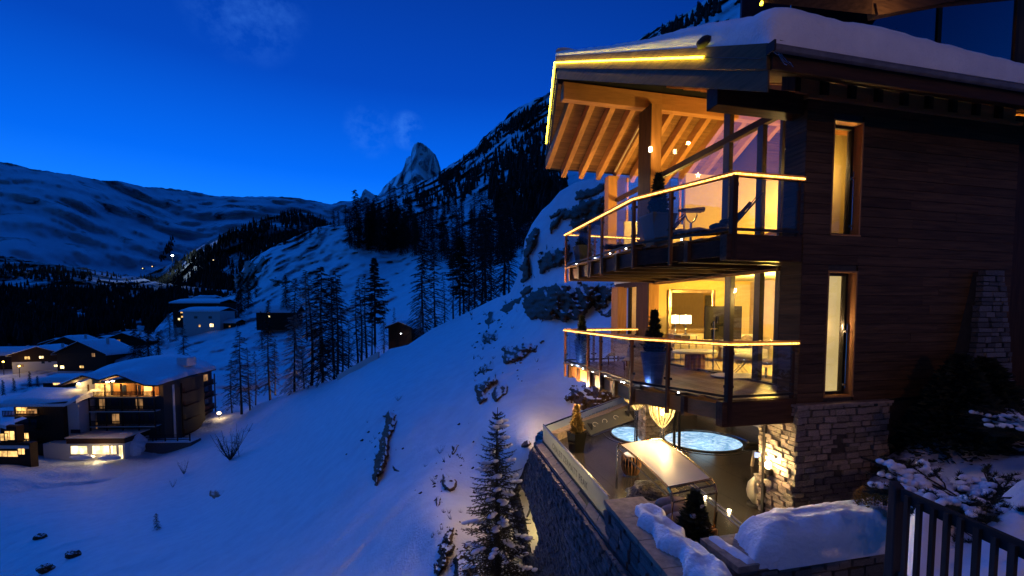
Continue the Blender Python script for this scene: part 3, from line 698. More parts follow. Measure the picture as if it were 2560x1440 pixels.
pane_poly([(6.64,ZU+.04),(9.24,ZU+.04),(9.24,TZ-.07),(6.64,TZ-.07)]); pane_poly([(6.64,TZ+.05),(9.24,TZ+.05),(9.24,ztop(9.24)-.03),(6.64,ztop(6.64)-.03)])
P('rake_frame', Mb().bar((FR, 9.35, ztop(9.35)-.02), (FR, 6.64, ztop(6.64)-.02), .09, .08, up=(0,0,1)), 'window_wood')
P('rake_trim', Mb().bar((FR-.08, 9.3, ztop(9.3)-.06), (FR-.08, 6.97, ztop(6.97)-.06), .03, .07, up=(0,0,1)), M_CREAM)

# --- roof: ridge beam, big cantilevered purlin, rafters, boards, fascias
P('ridge_beam', Mb().box(-.80, 9.3, 6.58, 6.84, 6.53, 7.05), 'glulam', bevel=.012)
P('purlin', Mb().box(-.30, 2.6, .06, .36, 3.60, 3.98), 'dark_wood', bevel=.012)
P('wall_plate', Mb().box(1.50, WR1, -.05, .30, ZTOP, ZTOP+.07), 'glulam')
def zun(f): return 7.55-.5*(6.7-f)          # underside of boards, near slope
def zuf(f): return 10.62-.54*f              # underside of boards, far slope
def slab(pts, z0f, z1f, m, name, parent=CH):
    n = len(pts)
    return P(name, Mb().add([(r,f,z0f(f)) for r,f in pts]+[(r,f,z1f(f)) for r,f in pts],
       [tuple(range(n))[::-1], tuple(range(n,2*n))]+[(i,(i+1)%n,n+(i+1)%n,n+i) for i in range(n)]), m, parent)
RW, RN, RV = -.95, -.52, -.30
NF, VF, WF = -1.35, 9.75, 6.70
def rv_near(f): return RW + (RN-RW)*(WF-f)/(WF-NF)
def rv_far(f): return RW + (RV-RW)*(f-WF)/(VF-WF)
# soffit boards
for i in range(22):
    f0 = WF + i*(VF-.1-WF)/22; f1 = WF + (i+1)*(VF-.1-WF)/22
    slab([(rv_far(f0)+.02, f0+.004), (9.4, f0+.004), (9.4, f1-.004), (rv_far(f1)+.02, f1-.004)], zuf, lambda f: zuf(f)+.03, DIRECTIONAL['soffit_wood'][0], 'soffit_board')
for i in range(34):
    f0 = NF+.08 + i*(WF-NF-.1)/34; f1 = NF+.08 + (i+1)*(WF-NF-.1)/34
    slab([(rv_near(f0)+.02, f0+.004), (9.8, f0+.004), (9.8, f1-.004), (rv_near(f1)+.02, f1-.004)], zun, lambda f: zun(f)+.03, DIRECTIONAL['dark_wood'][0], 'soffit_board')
# rafters of the far slope
for i in range(14):
    r = -.42 + .71*i; f0 = 6.85; f1 = 9.62 if r > 0 else 9.3
    P('rafter', Mb().add([(r-.09,f0,zuf(f0)-.34),(r+.09,f0,zuf(f0)-.34),(r+.09,f1,zuf(f1)-.34),(r-.09,f1,zuf(f1)-.34),
        (r-.09,f0,zuf(f0)-.002),(r+.09,f0,zuf(f0)-.002),(r+.09,f1,zuf(f1)-.002),(r-.09,f1,zuf(f1)-.002)],
        [(3,2,1,0),(4,5,6,7),(0,1,5,4),(1,2,6,5),(2,3,7,6),(3,0,4,7)]), DIRECTIONAL['glulam'][1])
for i in range(16):
    f0 = .6 + i*6.0/16; f1 = f0+6.0/16
    slab([(FR+.1, f0+.004), (9.3, f0+.004), (9.3, f1-.004), (FR+.1, f1-.004)], lambda f: zun(f)-.03, lambda f: zun(f)-.003, DIRECTIONAL['glulam'][0], 'ceiling_board')
for i in range(11):
    r = 2.75+.62*i; f0, f1 = .6, 6.55
    P('rafter', Mb().hexa([(r-.06,f0,zun(f0)-.25),(r+.06,f0,zun(f0)-.25),(r+.06,f1,zun(f1)-.25),(r-.06,f1,zun(f1)-.25)],[(r-.06,f0,zun(f0)-.032),(r+.06,f0,zun(f0)-.032),(r+.06,f1,zun(f1)-.032),(r-.06,f1,zun(f1)-.032)]), DIRECTIONAL['glulam'][1])
# rafter ends and blocking on the near slope, above the side wall
for i in range(9):
    r = 1.20 + .62*i - .05
    P('rafter_end', Mb().hexa([(r,-.10,zun(-.10)-.24),(r+.12,-.10,zun(-.10)-.24),(r+.12,.2,zun(.2)-.24),(r,.2,zun(.2)-.24)],
        [(r,-.10,zun(-.10)-.002),(r+.12,-.10,zun(-.10)-.002),(r+.12,.2,zun(.2)-.002),(r,.2,zun(.2)-.002)]), 'dark_wood')
    P('blocking', Mb().box(r+.125, r+.615, -.02, .02, ZTOP+.073, zun(-.02)-.004), 'glulam')
# fascias and roof slab (snow lies on it)
def zt_n(f): return 7.80-.5*(6.7-f)+.0
def zt_f(f): return 7.80-.56*(f-6.7)
slab([(RW,WF),(RN,NF),(9.8,NF),(9.8,WF)], lambda f: zun(f)+.035, zt_n, M_BLACKFAB, 'roof_slab')
slab([(RV,VF),(RW,WF+.002),(9.8,WF+.002),(9.8,VF)], lambda f: zuf(f)+.035, lambda f: zt_f(f), M_BLACKFAB, 'roof_slab')
def fascia(a, b_, za, zb, h, t, drop, name='fascia', m='fascia_wood'):
    a = Vector((a[0], a[1], za-drop)); b_ = Vector((b_[0], b_[1], zb-drop)); d = (b_-a).normalized(); n = Vector((d.y, -d.x, 0)).normalized()
    if n.x > 0: n = -n
    pa = [a, b_]
    vs = []
    for zz in (-h, 0):
        vs += [a+Vector((0,0,zz)), b_+Vector((0,0,zz)), b_+n*t+Vector((0,0,zz)), a+n*t+Vector((0,0,zz))]
    return P(name, Mb().add(vs, [(3,2,1,0),(4,5,6,7),(0,1,5,4),(1,2,6,5),(2,3,7,6),(3,0,4,7)]), m)
fascia((RN,NF-.0), (RW,WF), zt_n(NF)+.03, zt_n(WF)+.03, .36, .06, 0); fascia((RN,NF), (RW,WF), zt_n(NF), zt_n(WF), .30, .03, .34)
fascia((RV,VF), (RW,WF), zt_f(VF)+.03, zt_f(WF)+.03, .36, .06, 0); fascia((RV,VF), (RW,WF), zt_f(VF), zt_f(WF), .24, .03, .34)
P('eave_fascia', Mb().box(RN, 9.8, NF-.05, NF-.003, zt_n(NF)-.34, zt_n(NF)-.06), 'dark_wood')
P('gutter', Mb().tube([(RN-.06, NF-.13, zt_n(NF)-.10), (9.8, NF-.13, zt_n(NF)-.14)], .055, 8), mat('zinc', (.16,.15,.15), rough=.6, metal=.4))
P('gutter_cap', Mb().box(RN-.09, RN-.06, NF-.17, NF-.02, zt_n(NF)-.15, zt_n(NF)-.01), M_BLACKFAB)
P('snow_guard', Mb().tube([(RN+.1, NF-.04, zt_n(NF)+.06), (9.8, NF-.04, zt_n(NF)+.03)], .022, 6), M_METAL)
P('far_eave_board', Mb().box(RV, 9.8, VF, VF+.04, zt_f(VF)-.3, zt_f(VF)), 'dark_wood')
# light ropes on the roof edge
def rope(pts, r, m, parent=CH, name='light_rope', n=6): return P(name, Mb().tube(pts, r, n), m, parent)
off = .10
tF = .16   # share of the near edge, from the eave, that carries no lights
fa = NF + (WF-NF)*tF
rope([(rv_near(fa)-off, fa, zt_n(fa)-.14), (rv_near((fa+WF)/2)-off, (fa+WF)/2, zt_n((fa+WF)/2)-.15), (RW-off, WF, zt_n(WF)-.17), (rv_far(8.)-off, 8., zt_f(8.)-.17), (rv_far(9.3)-off, 9.3, zt_f(9.3)-.17)], .020, M_ROPE_Y)
rope([(rv_near(fa)-off, fa, zt_n(fa)-.14), (RN-off, NF+.05, zt_n(NF)-.16)], .008, M_METAL, name='cable', n=4)
for s in range(3):
    q = [Vector((RN-.05+.03*s, NF-.1, zt_n(NF)-.12))]
    for j in range(5): q.append(q[-1]+Vector((.035+.02*random.random(), -.01, -.045+.03*math.sin(j*2+s))))
    P('loose_cable', Mb().tube(q, .006, 4), M_CHROME)
# --- snow on the roof
def hs(x): x = max(0, min(1, x)); return math.sqrt(max(0, 1-(1-x)**2))
def snow_cap(name, rfun, f0, f1, ztf, thick, nf, nr, r1=9.8, lab=None):
    rows = []
    for i in range(nf+1):
        f = (f0 + (f1-f0)*(i/nf)**1.5) if f0 < WF else (f1 - (f1-f0)*(1-i/nf)**1.5); row = []
        ra = rfun(f)
        for j in range(nr+1):
            t = (j/nr)**1.5; r = ra + (r1-ra)*t
            a1 = min(1, (r-ra)/.42)*math.pi/2; a2 = min(1, abs(f-(NF if f0 < WF else VF))/.42)*math.pi/2
            T = thick(r, f)*(math.sin(a1)**.6)*(math.sin(a2)**.6); nz = mnoise.fractal(Vector((r*.8, f*.8, 4)), 1., 2., 4)
            T *= (1+.10*nz); T += .03*mnoise.noise(Vector((r*4, f*4, 0)))*math.sin(a1)*math.sin(a2)
            ox = -.17*math.sin(2*a1)*math.sin(a2)-.05; of = (-1 if f0 < WF else 1)*(.20*math.sin(2*a2)*math.sin(a1)+.06*(a2 < 1.5))
            row.append((r+ox, f+of, ztf(f)+max(T, 0)+.004))
        rows.append(row)
    return P(name, Mb().grid(rows), M_SNOWR, smooth=True, label=lab)
def th_near(r, f):
    base = .22 + .27*math.exp(-((f+.5)/2.6)**2)*math.exp(-((r-.1)/3.6)**2)
    return base
snow_cap('snow_cover', rv_near, NF, WF, zt_n, th_near, 70, 90)
snow_cap('snow_cover', rv_far, WF, VF, zt_f, lambda r, f: .34, 30, 50)
P('snow_gap_lump', Mb().lathe([(.04,zt_n(-.1)+.06),(.10,zt_n(-.1)+.08),(.12,zt_n(-.1)+.15),(.07,zt_n(-.1)+.20),(.02,zt_n(-.1)+.22)], 12, c=(-.66, -.05), sy=1.3), M_BLACKFAB, smooth=True)  # added black lump, stands for a dark gap in the roof snow

# --- balconies
BP = dict(E=(-.64,6.7), K=(-.78,2.08), C=(.05,.02), X=(1.48,.02))
def edge_r(f):
    if f >= 2.08: return -.78 + (.14)*(f-2.08)/4.62
    return .05 - .83*(f-.02)/2.06
def balcony(zf, lower):
    B = part_empty('balcony', CH, (0, 0, 0), label='lower balcony with a deck lit from the room' if lower else 'upper balcony with sun loungers')
    Q = lambda name, mb, m, **k: obj(name, mb, m, B, **k)
    # deck boards
    r = -.74; w = .145
    while r < FR-.2:
        r1 = r+w
        f0 = .06
        rm = r+.02
        if rm < .05: f0 = .02 + (.05-rm)/.83*2.06 + .10
        if rm > 1.5: f0 = .56
        fe = 6.62
        Q('deck_board', Mb().box(r+.004, r1-.004, f0, fe, zf-.035, zf-.003*random.random()), 'deck_wood')
        r = r1
    # joists seen from below and rim
    zj0, zj1 = zf-.44, zf-.04
    prev = None
    for px in (1417, 1441, 1473, 1505, 1541, 1587, 1664):
        f = f_at(px+4, -.68)
        e = edge_r(f)
        Q('joist', Mb().box(e-.02, FR-.13, f-.06, f+.06, zj0, zj1), 'dark_wood')
        if prev is not None:
            a = (edge_r(prev)+.07, prev-.065); b2 = (edge_r(f)+.07, f+.065)
            Q('rim_panel', Mb().bar((a[0],a[1],zf-.24), (b2[0],b2[1],zf-.24), .03, .30), 'glulam' if lower else 'dark_wood')
        prev = f
    a = (edge_r(prev)+.07, prev-.065)
    Q('rim_panel', Mb().bar((a[0],a[1],zf-.24), (.02,.2,zf-.24), .03, .30), 'glulam' if lower else 'dark_wood')
    Q('rim_beam', Mb().box(-.10, 1.50, -.02, .16, zf-.48, zf-.02), 'dark_wood', bevel=.01)
    for f in (1.1, 1.9): Q('joist', Mb().box(edge_r(f)+.1, FR-.13, f-.05, f+.05, zj0+.02, zj1), 'dark_wood')
    # posts
    posts = [BP['E'], (edge_r(f_at(1473,-.68)), f_at(1473,-.68)), (edge_r(f_at(1505,-.70)), f_at(1505,-.70)), BP['K'], (edge_r(f_at(1674,-.6)*1.0), 0), BP['C'], BP['X']]
    # the post between K and C
    K, Cc = Vector(BP['K']), Vector(BP['C']); best = None
    for i in range(200):
        q = K.lerp(Cc, i/199); w3 = HC+HR*q.x+HF*q.y; px = 1280+FL*w3.x/w3.y
        if best is None or abs(px-1672) < best[0]: best = (abs(px-1672), (q.x, q.y))
    posts[4] = best[1]
    zr = zf+1.03
    far = [(BP['E'][0], 6.7), (.35, 6.75), (1.25, 6.8), (1.95, 6.84)]
    for i, (r, f) in enumerate(posts):
        wd = .10 if i == 5 else .065
        if i == 6: continue
        Q('post', Mb().box(r-wd/2, r+wd/2, f-wd/2, f+wd/2, zf-.46, zr-.02), 'rail_wood' if i != 5 else 'dark_wood')
    Q('post', Mb().box(1.40, 1.455, .0, .055, zf-.1, zr-.02), 'dark_wood')
    for r, f in far[1:]: Q('post', Mb().box(r-.03, r+.03, f-.03, f+.03, zf-.3, zr-.02), 'rail_wood')
    runs = [(posts[i], posts[i+1]) for i in range(6)] + [(far[i], far[i+1]) for i in range(3)]
    for (a, b2) in runs:
        a = Vector((a[0], a[1], 0)); b2 = Vector((b2[0], b2[1], 0)); d = (b2-a).normalized()
        a1 = a+d*.06; b1 = b2-d*.06
        Q('pane', Mb().bar(a1+Vector((0,0,zf+.545)), b1+Vector((0,0,zf+.545)), .012, .83), M_GLASS)
        Q('lower_rail', Mb().bar(a+d*.04+Vector((0,0,zf+.07)), b2-d*.04+Vector((0,0,zf+.07)), .05, .045), M_METAL)
        for pz in (zf+.25, zf+.85):
            for pt, s in ((a, 1), (b2, -1)):
                q = pt+d*s*.065; Q('clamp', Mb().box(q.x-.022, q.x+.022, q.y-.022, q.y+.022, zf+(pz-zf)-.025, pz+.025), M_METAL)
    path = [Vector((p[0], p[1], zr)) for p in posts[:6]] + [Vector((1.53, .02, zr))]
    for i in range(len(path)-1):
        d = (path[i+1]-path[i]).normalized()
        Q('handrail', Mb().bar(path[i]-d*.02, path[i+1]+d*.02, .085, .085), 'window_wood')
    fpath = [Vector((p[0], p[1], zr)) for p in far]
    for i in range(3): Q('handrail', Mb().bar(fpath[i], fpath[i+1], .08, .08), 'window_wood')
    outn = [Vector((-.055, 0, -.012)), Vector((-.05, -.03, -.012)), Vector((0, -.055, -.012))]
    Q('light_rope', Mb().tube([path[0]+outn[0]+Vector((0,.03,0)), path[1]+outn[0], path[2]+outn[0], path[3]+Vector((-.055,-.015,-.012)), path[4]+outn[1], path[5]+Vector((-.03,-.06,-.012)), Vector((1.50, -.035, zr-.012))], .016, 6), M_ROPE_W)
    Q('light_rope', Mb().tube([fpath[0]+Vector((.02,-.045,-.012)), fpath[3]+Vector((0,-.05,-.012))], .015, 6), M_ROPE_W)
    # small white spots along the foot of the glass
    for px in ((1430, 1460, 1487, 1521, 1565, 1600, 1690) if lower else (1440, 1490, 1530, 1600, 1690)):
        f = f_at(px, -.72); 
        if f < 2.0: 
            f = f_at(px, -.45)
        e = edge_r(f)
        Q('led_spot', Mb().lathe([(.016,zf+.0),(.016,zf+.014)], 8, c=(e-.05, f)), M_SPOT)
    return B
BU = balcony(ZU, False); BL = balcony(ZL, True)

# --- room lights and fittings that belong to the house
def room_light(r, f, z, p, col=(1,.60,.18), rad=.12, nm='room_light'):
    return lamp(nm, (r, f, z), p, col, rad, parent=CH)
room_light(4.2, 3.6, .45, 165, (1,.64,.13)); room_light(3.3, 1.9, .4, 45, (1,.66,.18)); room_light(3.4, 7.8, .3, 14, (1,.66,.3))
room_light(5.0, 2.8, 3.4, 200, (1,.66,.17)); room_light(3.9, 7.9, 3.7, 90, (1,.62,.14)); room_light(7.8, 5.5, 3.6, 90, (1,.62,.15)); room_light(2.75, .60, 2.9, 9, (1,.70,.25), .05); room_light(2.5, .43, -.3, 5, (1,.68,.34), .05)
# assumed warm spots under the eave that light the rafters, and under the balconies
for r, f, z, p in ((1.2, 8.6, 4.6, 7), (1.7, 5.7, 5.2, 7), (.4, 9.8, 4.0, 5)):
    room_light(r, f, z, p, (1,.58,.16), .05, 'assumed_eave_light')
P('spot_fitting', Mb().lathe([(.05, 5.0), (.05, 5.12)], 10, c=(1.9, 6.1)), M_SPOTW)
for q in ((2.0, .56), (2.9, .56)):
    pass
P('assumed_under_balcony_spot', Mb().lathe([(.05,-2.20),(.06,-2.12)], 10, c=(.2, 5.6)), M_SPOTW); P('assumed_under_balcony_spot', Mb().lathe([(.05,-2.20),(.06,-2.12)], 10, c=(-.1, 3.9)), M_SPOTW)  # assumed fittings for the lights under the lower balcony
room_light(-1.05, 6.9, .75, 60, (1,.62,.30), .08, 'assumed_balcony_corner_light'); room_light(-.95, 5.2, -2.15, 70, (1,.62,.28), .06, 'assumed_under_balcony_light'); room_light(.1, 2.7, -2.6, 6, (1,.62,.28), .06, 'assumed_under_balcony_light'); room_light(2.15, 1.1, 3.0, 9, (1,.66,.25), .06, 'balcony_fill_light')  # upper-deck light is an added fill for the loungers; the other lights are assumed
P('wall_spot', Mb().lathe([(.03, 2.60), (.045, 2.66), (.045, 2.85), (.03, 2.9)], 10, c=(2.56, .66)), M_BULB)

# --- stone base and pier (each stone a piece)
ST_MESH = []
for i in range(14):
    b = Mb().box(-.5,.5,-.5,.5,-.5,.5)
    b.v = [(x*(1-.18*random.random()), y*(1+.0*random.random()), z_*(1-.22*random.random())) for x,y,z_ in b.v]
    me = b.mesh('stone'); me.materials.append(M_STONE); ST_MESH.append(me)
DST_MESH = []
for me in ST_MESH:
    m2 = me.copy(); m2.materials.clear(); m2.materials.append(M_DSTONE); DST_MESH.append(m2)
def stone_face(parent, o, du, n, L, z0, z1, hh=(.06,.14), ww=(.14,.42), depth=.10, meshes=None, skip=None, maxn=300):
    "courses of stones on the face that starts at o, runs along du for L and looks to n"
    z = z0; cnt = 0; ang = math.atan2(du.y, du.x)
    while z < z1-.03:
        h = random.uniform(*hh); h = min(h, z1-z); u = -random.random()*.1
        while u < L-.03:
            w = random.uniform(*ww); a = max(u, 0); e = min(u+w, L)
            if e-a > .04 and not (skip and skip(a, e, z, z+h)):
                pr = random.uniform(-.02, .045)
                c = o + du*((a+e)/2) + n*(pr-depth/2+.03); 
                oo = bpy.data.objects.new('stone', random.choice(meshes or ST_MESH)); COL.objects.link(oo); oo.parent = parent
                oo.location = (c.x, c.y, z+h/2); oo.rotation_euler = (random.uniform(-.03,.03), random.uniform(-.03,.03), ang+random.uniform(-.03,.03)); oo.scale = ((e-a)*.97, depth, h*.93)
                cnt += 1
            u += w
        z += h
    return cnt
SB = part_empty('stone_base', CH)
P('base_core', Mb().box(1.47, 3.62, -.06, .78, ZT-1.5, ZB-.06), M_MORTAR, SB)
stone_face(SB, Vector((1.44,-.06,0)), Vector((1,0,0)), Vector((0,-1,0)), 2.22, ZT+.1, ZB-.05, skip=lambda a,e,z0,z1: (a > .85 and e < 1.25 and -3.2 < z0 < -2.25))
stone_face(SB, Vector((1.47,.80,0)), Vector((0,-1,0)), Vector((-1,0,0)), .90, ZT, ZB-.05, hh=(.05,.12), ww=(.10,.30))
P('foundation_wall', Mb().box(3.66, 6.4, .12, .5, ZT-1.5, ZB-.01), M_MORTAR, SB)
P('base_capping', Mb().box(1.38, 3.66, -.16, .46, ZB-.05, ZB-.005), M_COPE, SB)
# ------------------------------------------------------------------ the terrace in front of the spa
TE = thing('terrace', None, None, tuple(house(0,0,0)), HANG); TE['kind'] = 'structure'
for i in range(8):
    for j in range(11):
        r0 = -2.0 + i*1.1; f0 = -2.4 + j*1.15; r1 = r0+1.094; f1 = f0+1.144
        def lim(r, f):   # stay inside the parapets
            rl = -2.02 + .085*(f-.6) if f < 6.3 else -1.55 + (f-6.3)*1.30
            return max(r, rl)
        q = [(lim(r0,f0),f0),(max(lim(r1,f0),lim(r0,f0)+.001),f0),(max(lim(r1,f1),lim(r0,f1)+.001),f1),(lim(r0,f1),f1)]
        if q[1][0]-q[0][0] < .02 and q[2][0]-q[3][0] < .02: continue
        dz = random.uniform(-.002, .002)
        obj('slab', Mb().prism(q, ZT-.08, ZT+dz), M_SLATE, TE)
obj('slab_bed', Mb().prism([(-2.0,-2.4),(6.9,-2.4),(6.9,10.2),(3.4,10.2),(-1.45,6.3)], ZT-.3, ZT-.09), M_MORTAR, TE)
# back walls of the spa level
SP = part_empty('spa_level', CH)
P('spa_wall', Mb().box(6.6, 6.75, .8, 10.2, ZT, ZL-.45), M_DSTONE, SP)
P('spa_wall', Mb().box(3.4, 6.6, 10.0, 10.15, ZT, ZL-.45), M_DSTONE, SP)
P('spa_ceiling', Mb().box(2.3, 6.6, .8, 10.0, ZL-.50, ZL-.43), M_CREAM, SP)
for f in (3.2, 5.8, 8.2): P('wall_niche', Mb().box(6.50, 6.598, f, f+.45, ZT+.2, ZT+1.9), M_CREAM, SP)
P('spa_panel', Mb().box(4.35, 5.0, 9.9, 9.99, ZT+.3, ZT+1.7), M_CREAM, SP)
P('blue_window', Mb().box(3.5, 4.2, 9.93, 9.99, ZT+.95, ZT+1.75), emis('blue_lit_pane', (.15,.45,.75), .8), SP)
P('wall_lamp', Mb().lathe([(.05,ZT+.55),(.07,ZT+.75),(.05,ZT+.9)], 10, c=(4.7, 9.82)), M_BULB, SP)
P('lantern', Mb().box(6.1, 6.22, 4.6, 4.72, ZT+.3, ZT+.75), emis('lantern_glow', (1,.75,.4), 5), SP)
lamp('spa_light', (4.8, 8.8, ZT+1.5), 8, (1,.60,.22), .06, parent=CH)
lamp('spa_light', (5.6, 3.0, ZT+1.7), 6, (1,.62,.25), .06, parent=CH)
# glass doors of the spa: slim frames
for r, f in ((1.42, .62), (2.36, 4.95), (2.30, 5.12)):
    P('door_post', Mb().box(r-.03, r+.03, f-.03, f+.03, ZT, ZL-.45), M_METAL, SP)
P('door_track', Mb().bar((.55,.2,ZT+.008), (.95,2.5,ZT+.008), .035, .014), M_CHROME, SP)
P('door_track', Mb().bar((.66,.2,ZT+.008), (1.06,2.5,ZT+.008), .02, .014), M_CHROME, SP)
# inner stone pillar
PI = part_empty('stone_pillar', CH)
P('pillar_core', Mb().box(1.70, 2.22, 5.75, 6.2, ZT, ZL-.46), M_MORTAR, PI)
stone_face(PI, Vector((1.66,5.74,0)), Vector((1,0,0)), Vector((0,-1,0)), .60, ZT, ZL-.46, ww=(.12,.3))
stone_face(PI, Vector((1.70,6.2,0)), Vector((0,-1,0)), Vector((-1,0,0)), .46, ZT, ZL-.46, ww=(.12,.3))
# wall light on the stone pier: an uplighter close to the stones
wl = thing('wall_light', 'glaring wall light on the lit stone pier below the balcony corner', 'wall light', tuple(house(1.33,.42,-3.12)), HANG)
obj('lamp_body', Mb().box(-.02,.07,-.05,.05,-.10,.02), M_METAL, wl); obj('bulb', Mb().lathe([(.03,.03),(.055,.06),(.055,.14),(.03,.17)], 12), M_BULB, wl)
lamp('wall_light_lamp', (-.06,0,.16), 40, (1,.66,.28), .05, parent=wl)

# hot tubs
def swirl(name, s):
    m, t, b = nmat(name)
    tcn = t.nodes.new('ShaderNodeTexCoord'); no = t.nodes.new('ShaderNodeTexNoise'); no.inputs['Scale'].default_value = 2.4; no.inputs['Detail'].default_value = 9; no.inputs['Distortion'].default_value = 2.2; no.inputs['Roughness'].default_value = .62
    t.links.new(tcn.outputs['Object'], no.inputs['Vector']); rp = t.nodes.new('ShaderNodeValToRGB'); t.links.new(no.outputs['Fac'], rp.inputs[0])
    rp.color_ramp.elements[0].position = .35; rp.color_ramp.elements[1].position = .68
    rp.color_ramp.elements[0].color = (.05,.22,.44,1); rp.color_ramp.elements[1].color = (.55,.76,.92,1)
    t.links.new(rp.outputs[0], b.inputs['Emission Color']); b.inputs['Emission Strength'].default_value = s
    b.inputs['Base Color'].default_value = (.1,.2,.25,1); b.inputs['Roughness'].default_value = .12
    bp = t.nodes.new('ShaderNodeBump'); bp.inputs['Strength'].default_value = .6; bp.inputs['Distance'].default_value = .06; t.links.new(no.outputs['Fac'], bp.inputs['Height']); t.links.new(bp.outputs[0], b.inputs['Normal'])
    return m
M_WATER = swirl('lit_whirling_water', 1.25)
def tub(x, y, rx, ry, label):
    t = thing('hot_tub', label, 'hot tub', (x, y, ZT), 0, 'steaming hot tubs sunk in the terrace')
    n = 40
    def ring(r0x, r0y, r1x, r1y, z0, z1, nm, m):
        b = Mb(); k = 40
        for (ax, ay, z) in ((r0x,r0y,z1),(r1x,r1y,z1),(r1x,r1y,z0),(r0x,r0y,z0)):
            for i in range(k): b.v.append((ax*math.cos(2*math.pi*i/k), ay*math.sin(2*math.pi*i/k), z))
        for q in range(4):
            for i in range(k): b.f.append((q*k+i, q*k+(i+1)%k, ((q+1)%4)*k+(i+1)%k, ((q+1)%4)*k+i))
        obj(nm, b, m, t, smooth=False)
    ring(rx, ry, rx+.06, ry+.06, .0, .035, 'inner_rim', M_SLATE); ring(rx+.27, ry+.27, rx+.285, ry+.285, .0, .018, 'outer_rim', M_CHROME)
    rows = []
    for i in range(14):
        rr = i/13; rows.append([(rx*rr*math.cos(a), ry*rr*math.sin(a), .018+.012*mnoise.noise(Vector((rr*math.cos(a)*4, rr*math.sin(a)*4, x)))) for a in np.linspace(0, 2*math.pi, 37)])
    obj('water', Mb().grid(rows), M_WATER, t, smooth=True)
    return t
tub(6.05, 14.25, 1.15, 1.12, 'large round hot tub glowing pale blue under the house, right of the glass door')
tub(4.02, 15.0, .66, 1.0, 'smaller hot tub glowing pale blue, left of the inner stone pillar')
lamp('tub_light', (6.05, 14.25, ZT+.25), 2, (.5,.8,1), .4); lamp('tub_light', (4.02, 15.0, ZT+.25), 1.2, (.5,.8,1), .3)

# ------------------------------------------------------------------ retaining wall with slanted window
def lineY(px):   # outer face of the wall: x = 2.99 - .168 y
    u = (px-1280)/FL; return 2.99/(u+.168)
WN = Vector((-1, -.168, 0)).normalized(); WD = Vector((.168, -1, 0)).normalized()   # outward normal, direction towards the viewer
def wpt(px, py):
    d = ray(px, py); return d * (2.99/(d.x+.168))
O0 = Vector((2.99-.168*13.5, 13.5, 0))
def sz(px, py): p = wpt(px, py); return ((p-O0).dot(WD), p.z)
RWALL = thing('retaining_wall', 'dark dry-stone retaining wall below the terrace with a slanted lit window', 'wall', (O0.x, O0.y, 0), math.atan2(WD.y, WD.x))
outl = [sz(1337,1113), sz(1288,1217), sz(1270,1258), sz(1296,1350), sz(1312,1440), (sz(1318,1440)[0]+.2, -10.2), (8.5, -10.2), (8.5, -4.16), (0, -4.16)]
hole = [sz(*q) for q in ((1305,1213),(1323,1250),(1352,1343),(1337,1384),(1328,1384),(1312,1297),(1295,1233))]
# local axes of the wall: x along WD, y = out of the ground side, z up; outward face is local +y or -y
side = Vector((0,0,1)).cross(WD); sgn = 1 if side.dot(WN) > 0 else -1     # local y = side
b = Mb(); st = .07; xs = np.arange(min(p[0] for p in outl), 8.5, st); zs = np.arange(-10.2, -4.16, st)
vid = {}
def vv(i, j):
    if (i, j) not in vid: vid[(i, j)] = len(b.v); b.v.append((xs[0]+i*st, -.02*sgn, zs[0]+j*st))
    return vid[(i, j)]
for i in range(len(xs)):
    for j in range(len(zs)):
        cx, cz = xs[0]+(i+.5)*st, zs[0]+(j+.5)*st
        if sdist(outl, cx, cz) > -.04 and sdist(hole, cx, cz) < 0:
            b.f.append((vv(i,j), vv(i+1,j), vv(i+1,j+1), vv(i,j+1)))
obj('wall_core', b, M_MORTAR, RWALL)
big = []; z = -10.1
while z < -4.18:
    h = random.uniform(.045, .10); u = min(xs)-random.random()*.2
    while u < 8.4:
        w = random.uniform(.09, .26); cx, cz = u+w/2, z+h/2
        if sdist(outl, cx, cz) > .0 and sdist(hole, cx, cz) < -.03:
            p = O0 + WD*cx + Vector((0,0,cz)); q = p.y*CT - p.z*ST; X = 1280+FL*p.x/q; Yp = PYC-FL*(p.y*ST+p.z*CT)/q
            if Yp < 1475 and X > 1230: big.append((q, cx, cz, w, min(h, -4.18-z)))
        u += w
    z += h
big.sort(); st_b = Mb()
for n_, (q, cx, cz, w, h) in enumerate(big):
    pr = random.uniform(.0, .05)*sgn
    if n_ < 290:
        oo = bpy.data.objects.new('stone', random.choice(DST_MESH)); COL.objects.link(oo); oo.parent = RWALL
        oo.location = (cx, pr, cz); oo.scale = (w*.95, .09, h*.9); oo.rotation_euler = (random.uniform(-.1,.1), random.uniform(-.12,.12), random.uniform(-.05,.05))
    else:
        t0 = random.uniform(-.12,.12); vs = []
        for sx in (-.47,.47):
            for sy in (-.045,.045):
                for sz_ in (-.45,.45):
                    x = sx*w*random.uniform(.85,1); zz = sz_*h*random.uniform(.8,1)
                    vs.append((cx+x, pr+sy, cz+zz+x*t0))
        st_b.add(vs, [(0,1,3,2),(4,6,7,5),(0,4,5,1),(2,3,7,6),(0,2,6,4),(1,5,7,3)])
o = obj('small_stones', st_b, M_DSTONE, RWALL); o['kind'] = 'stuff'
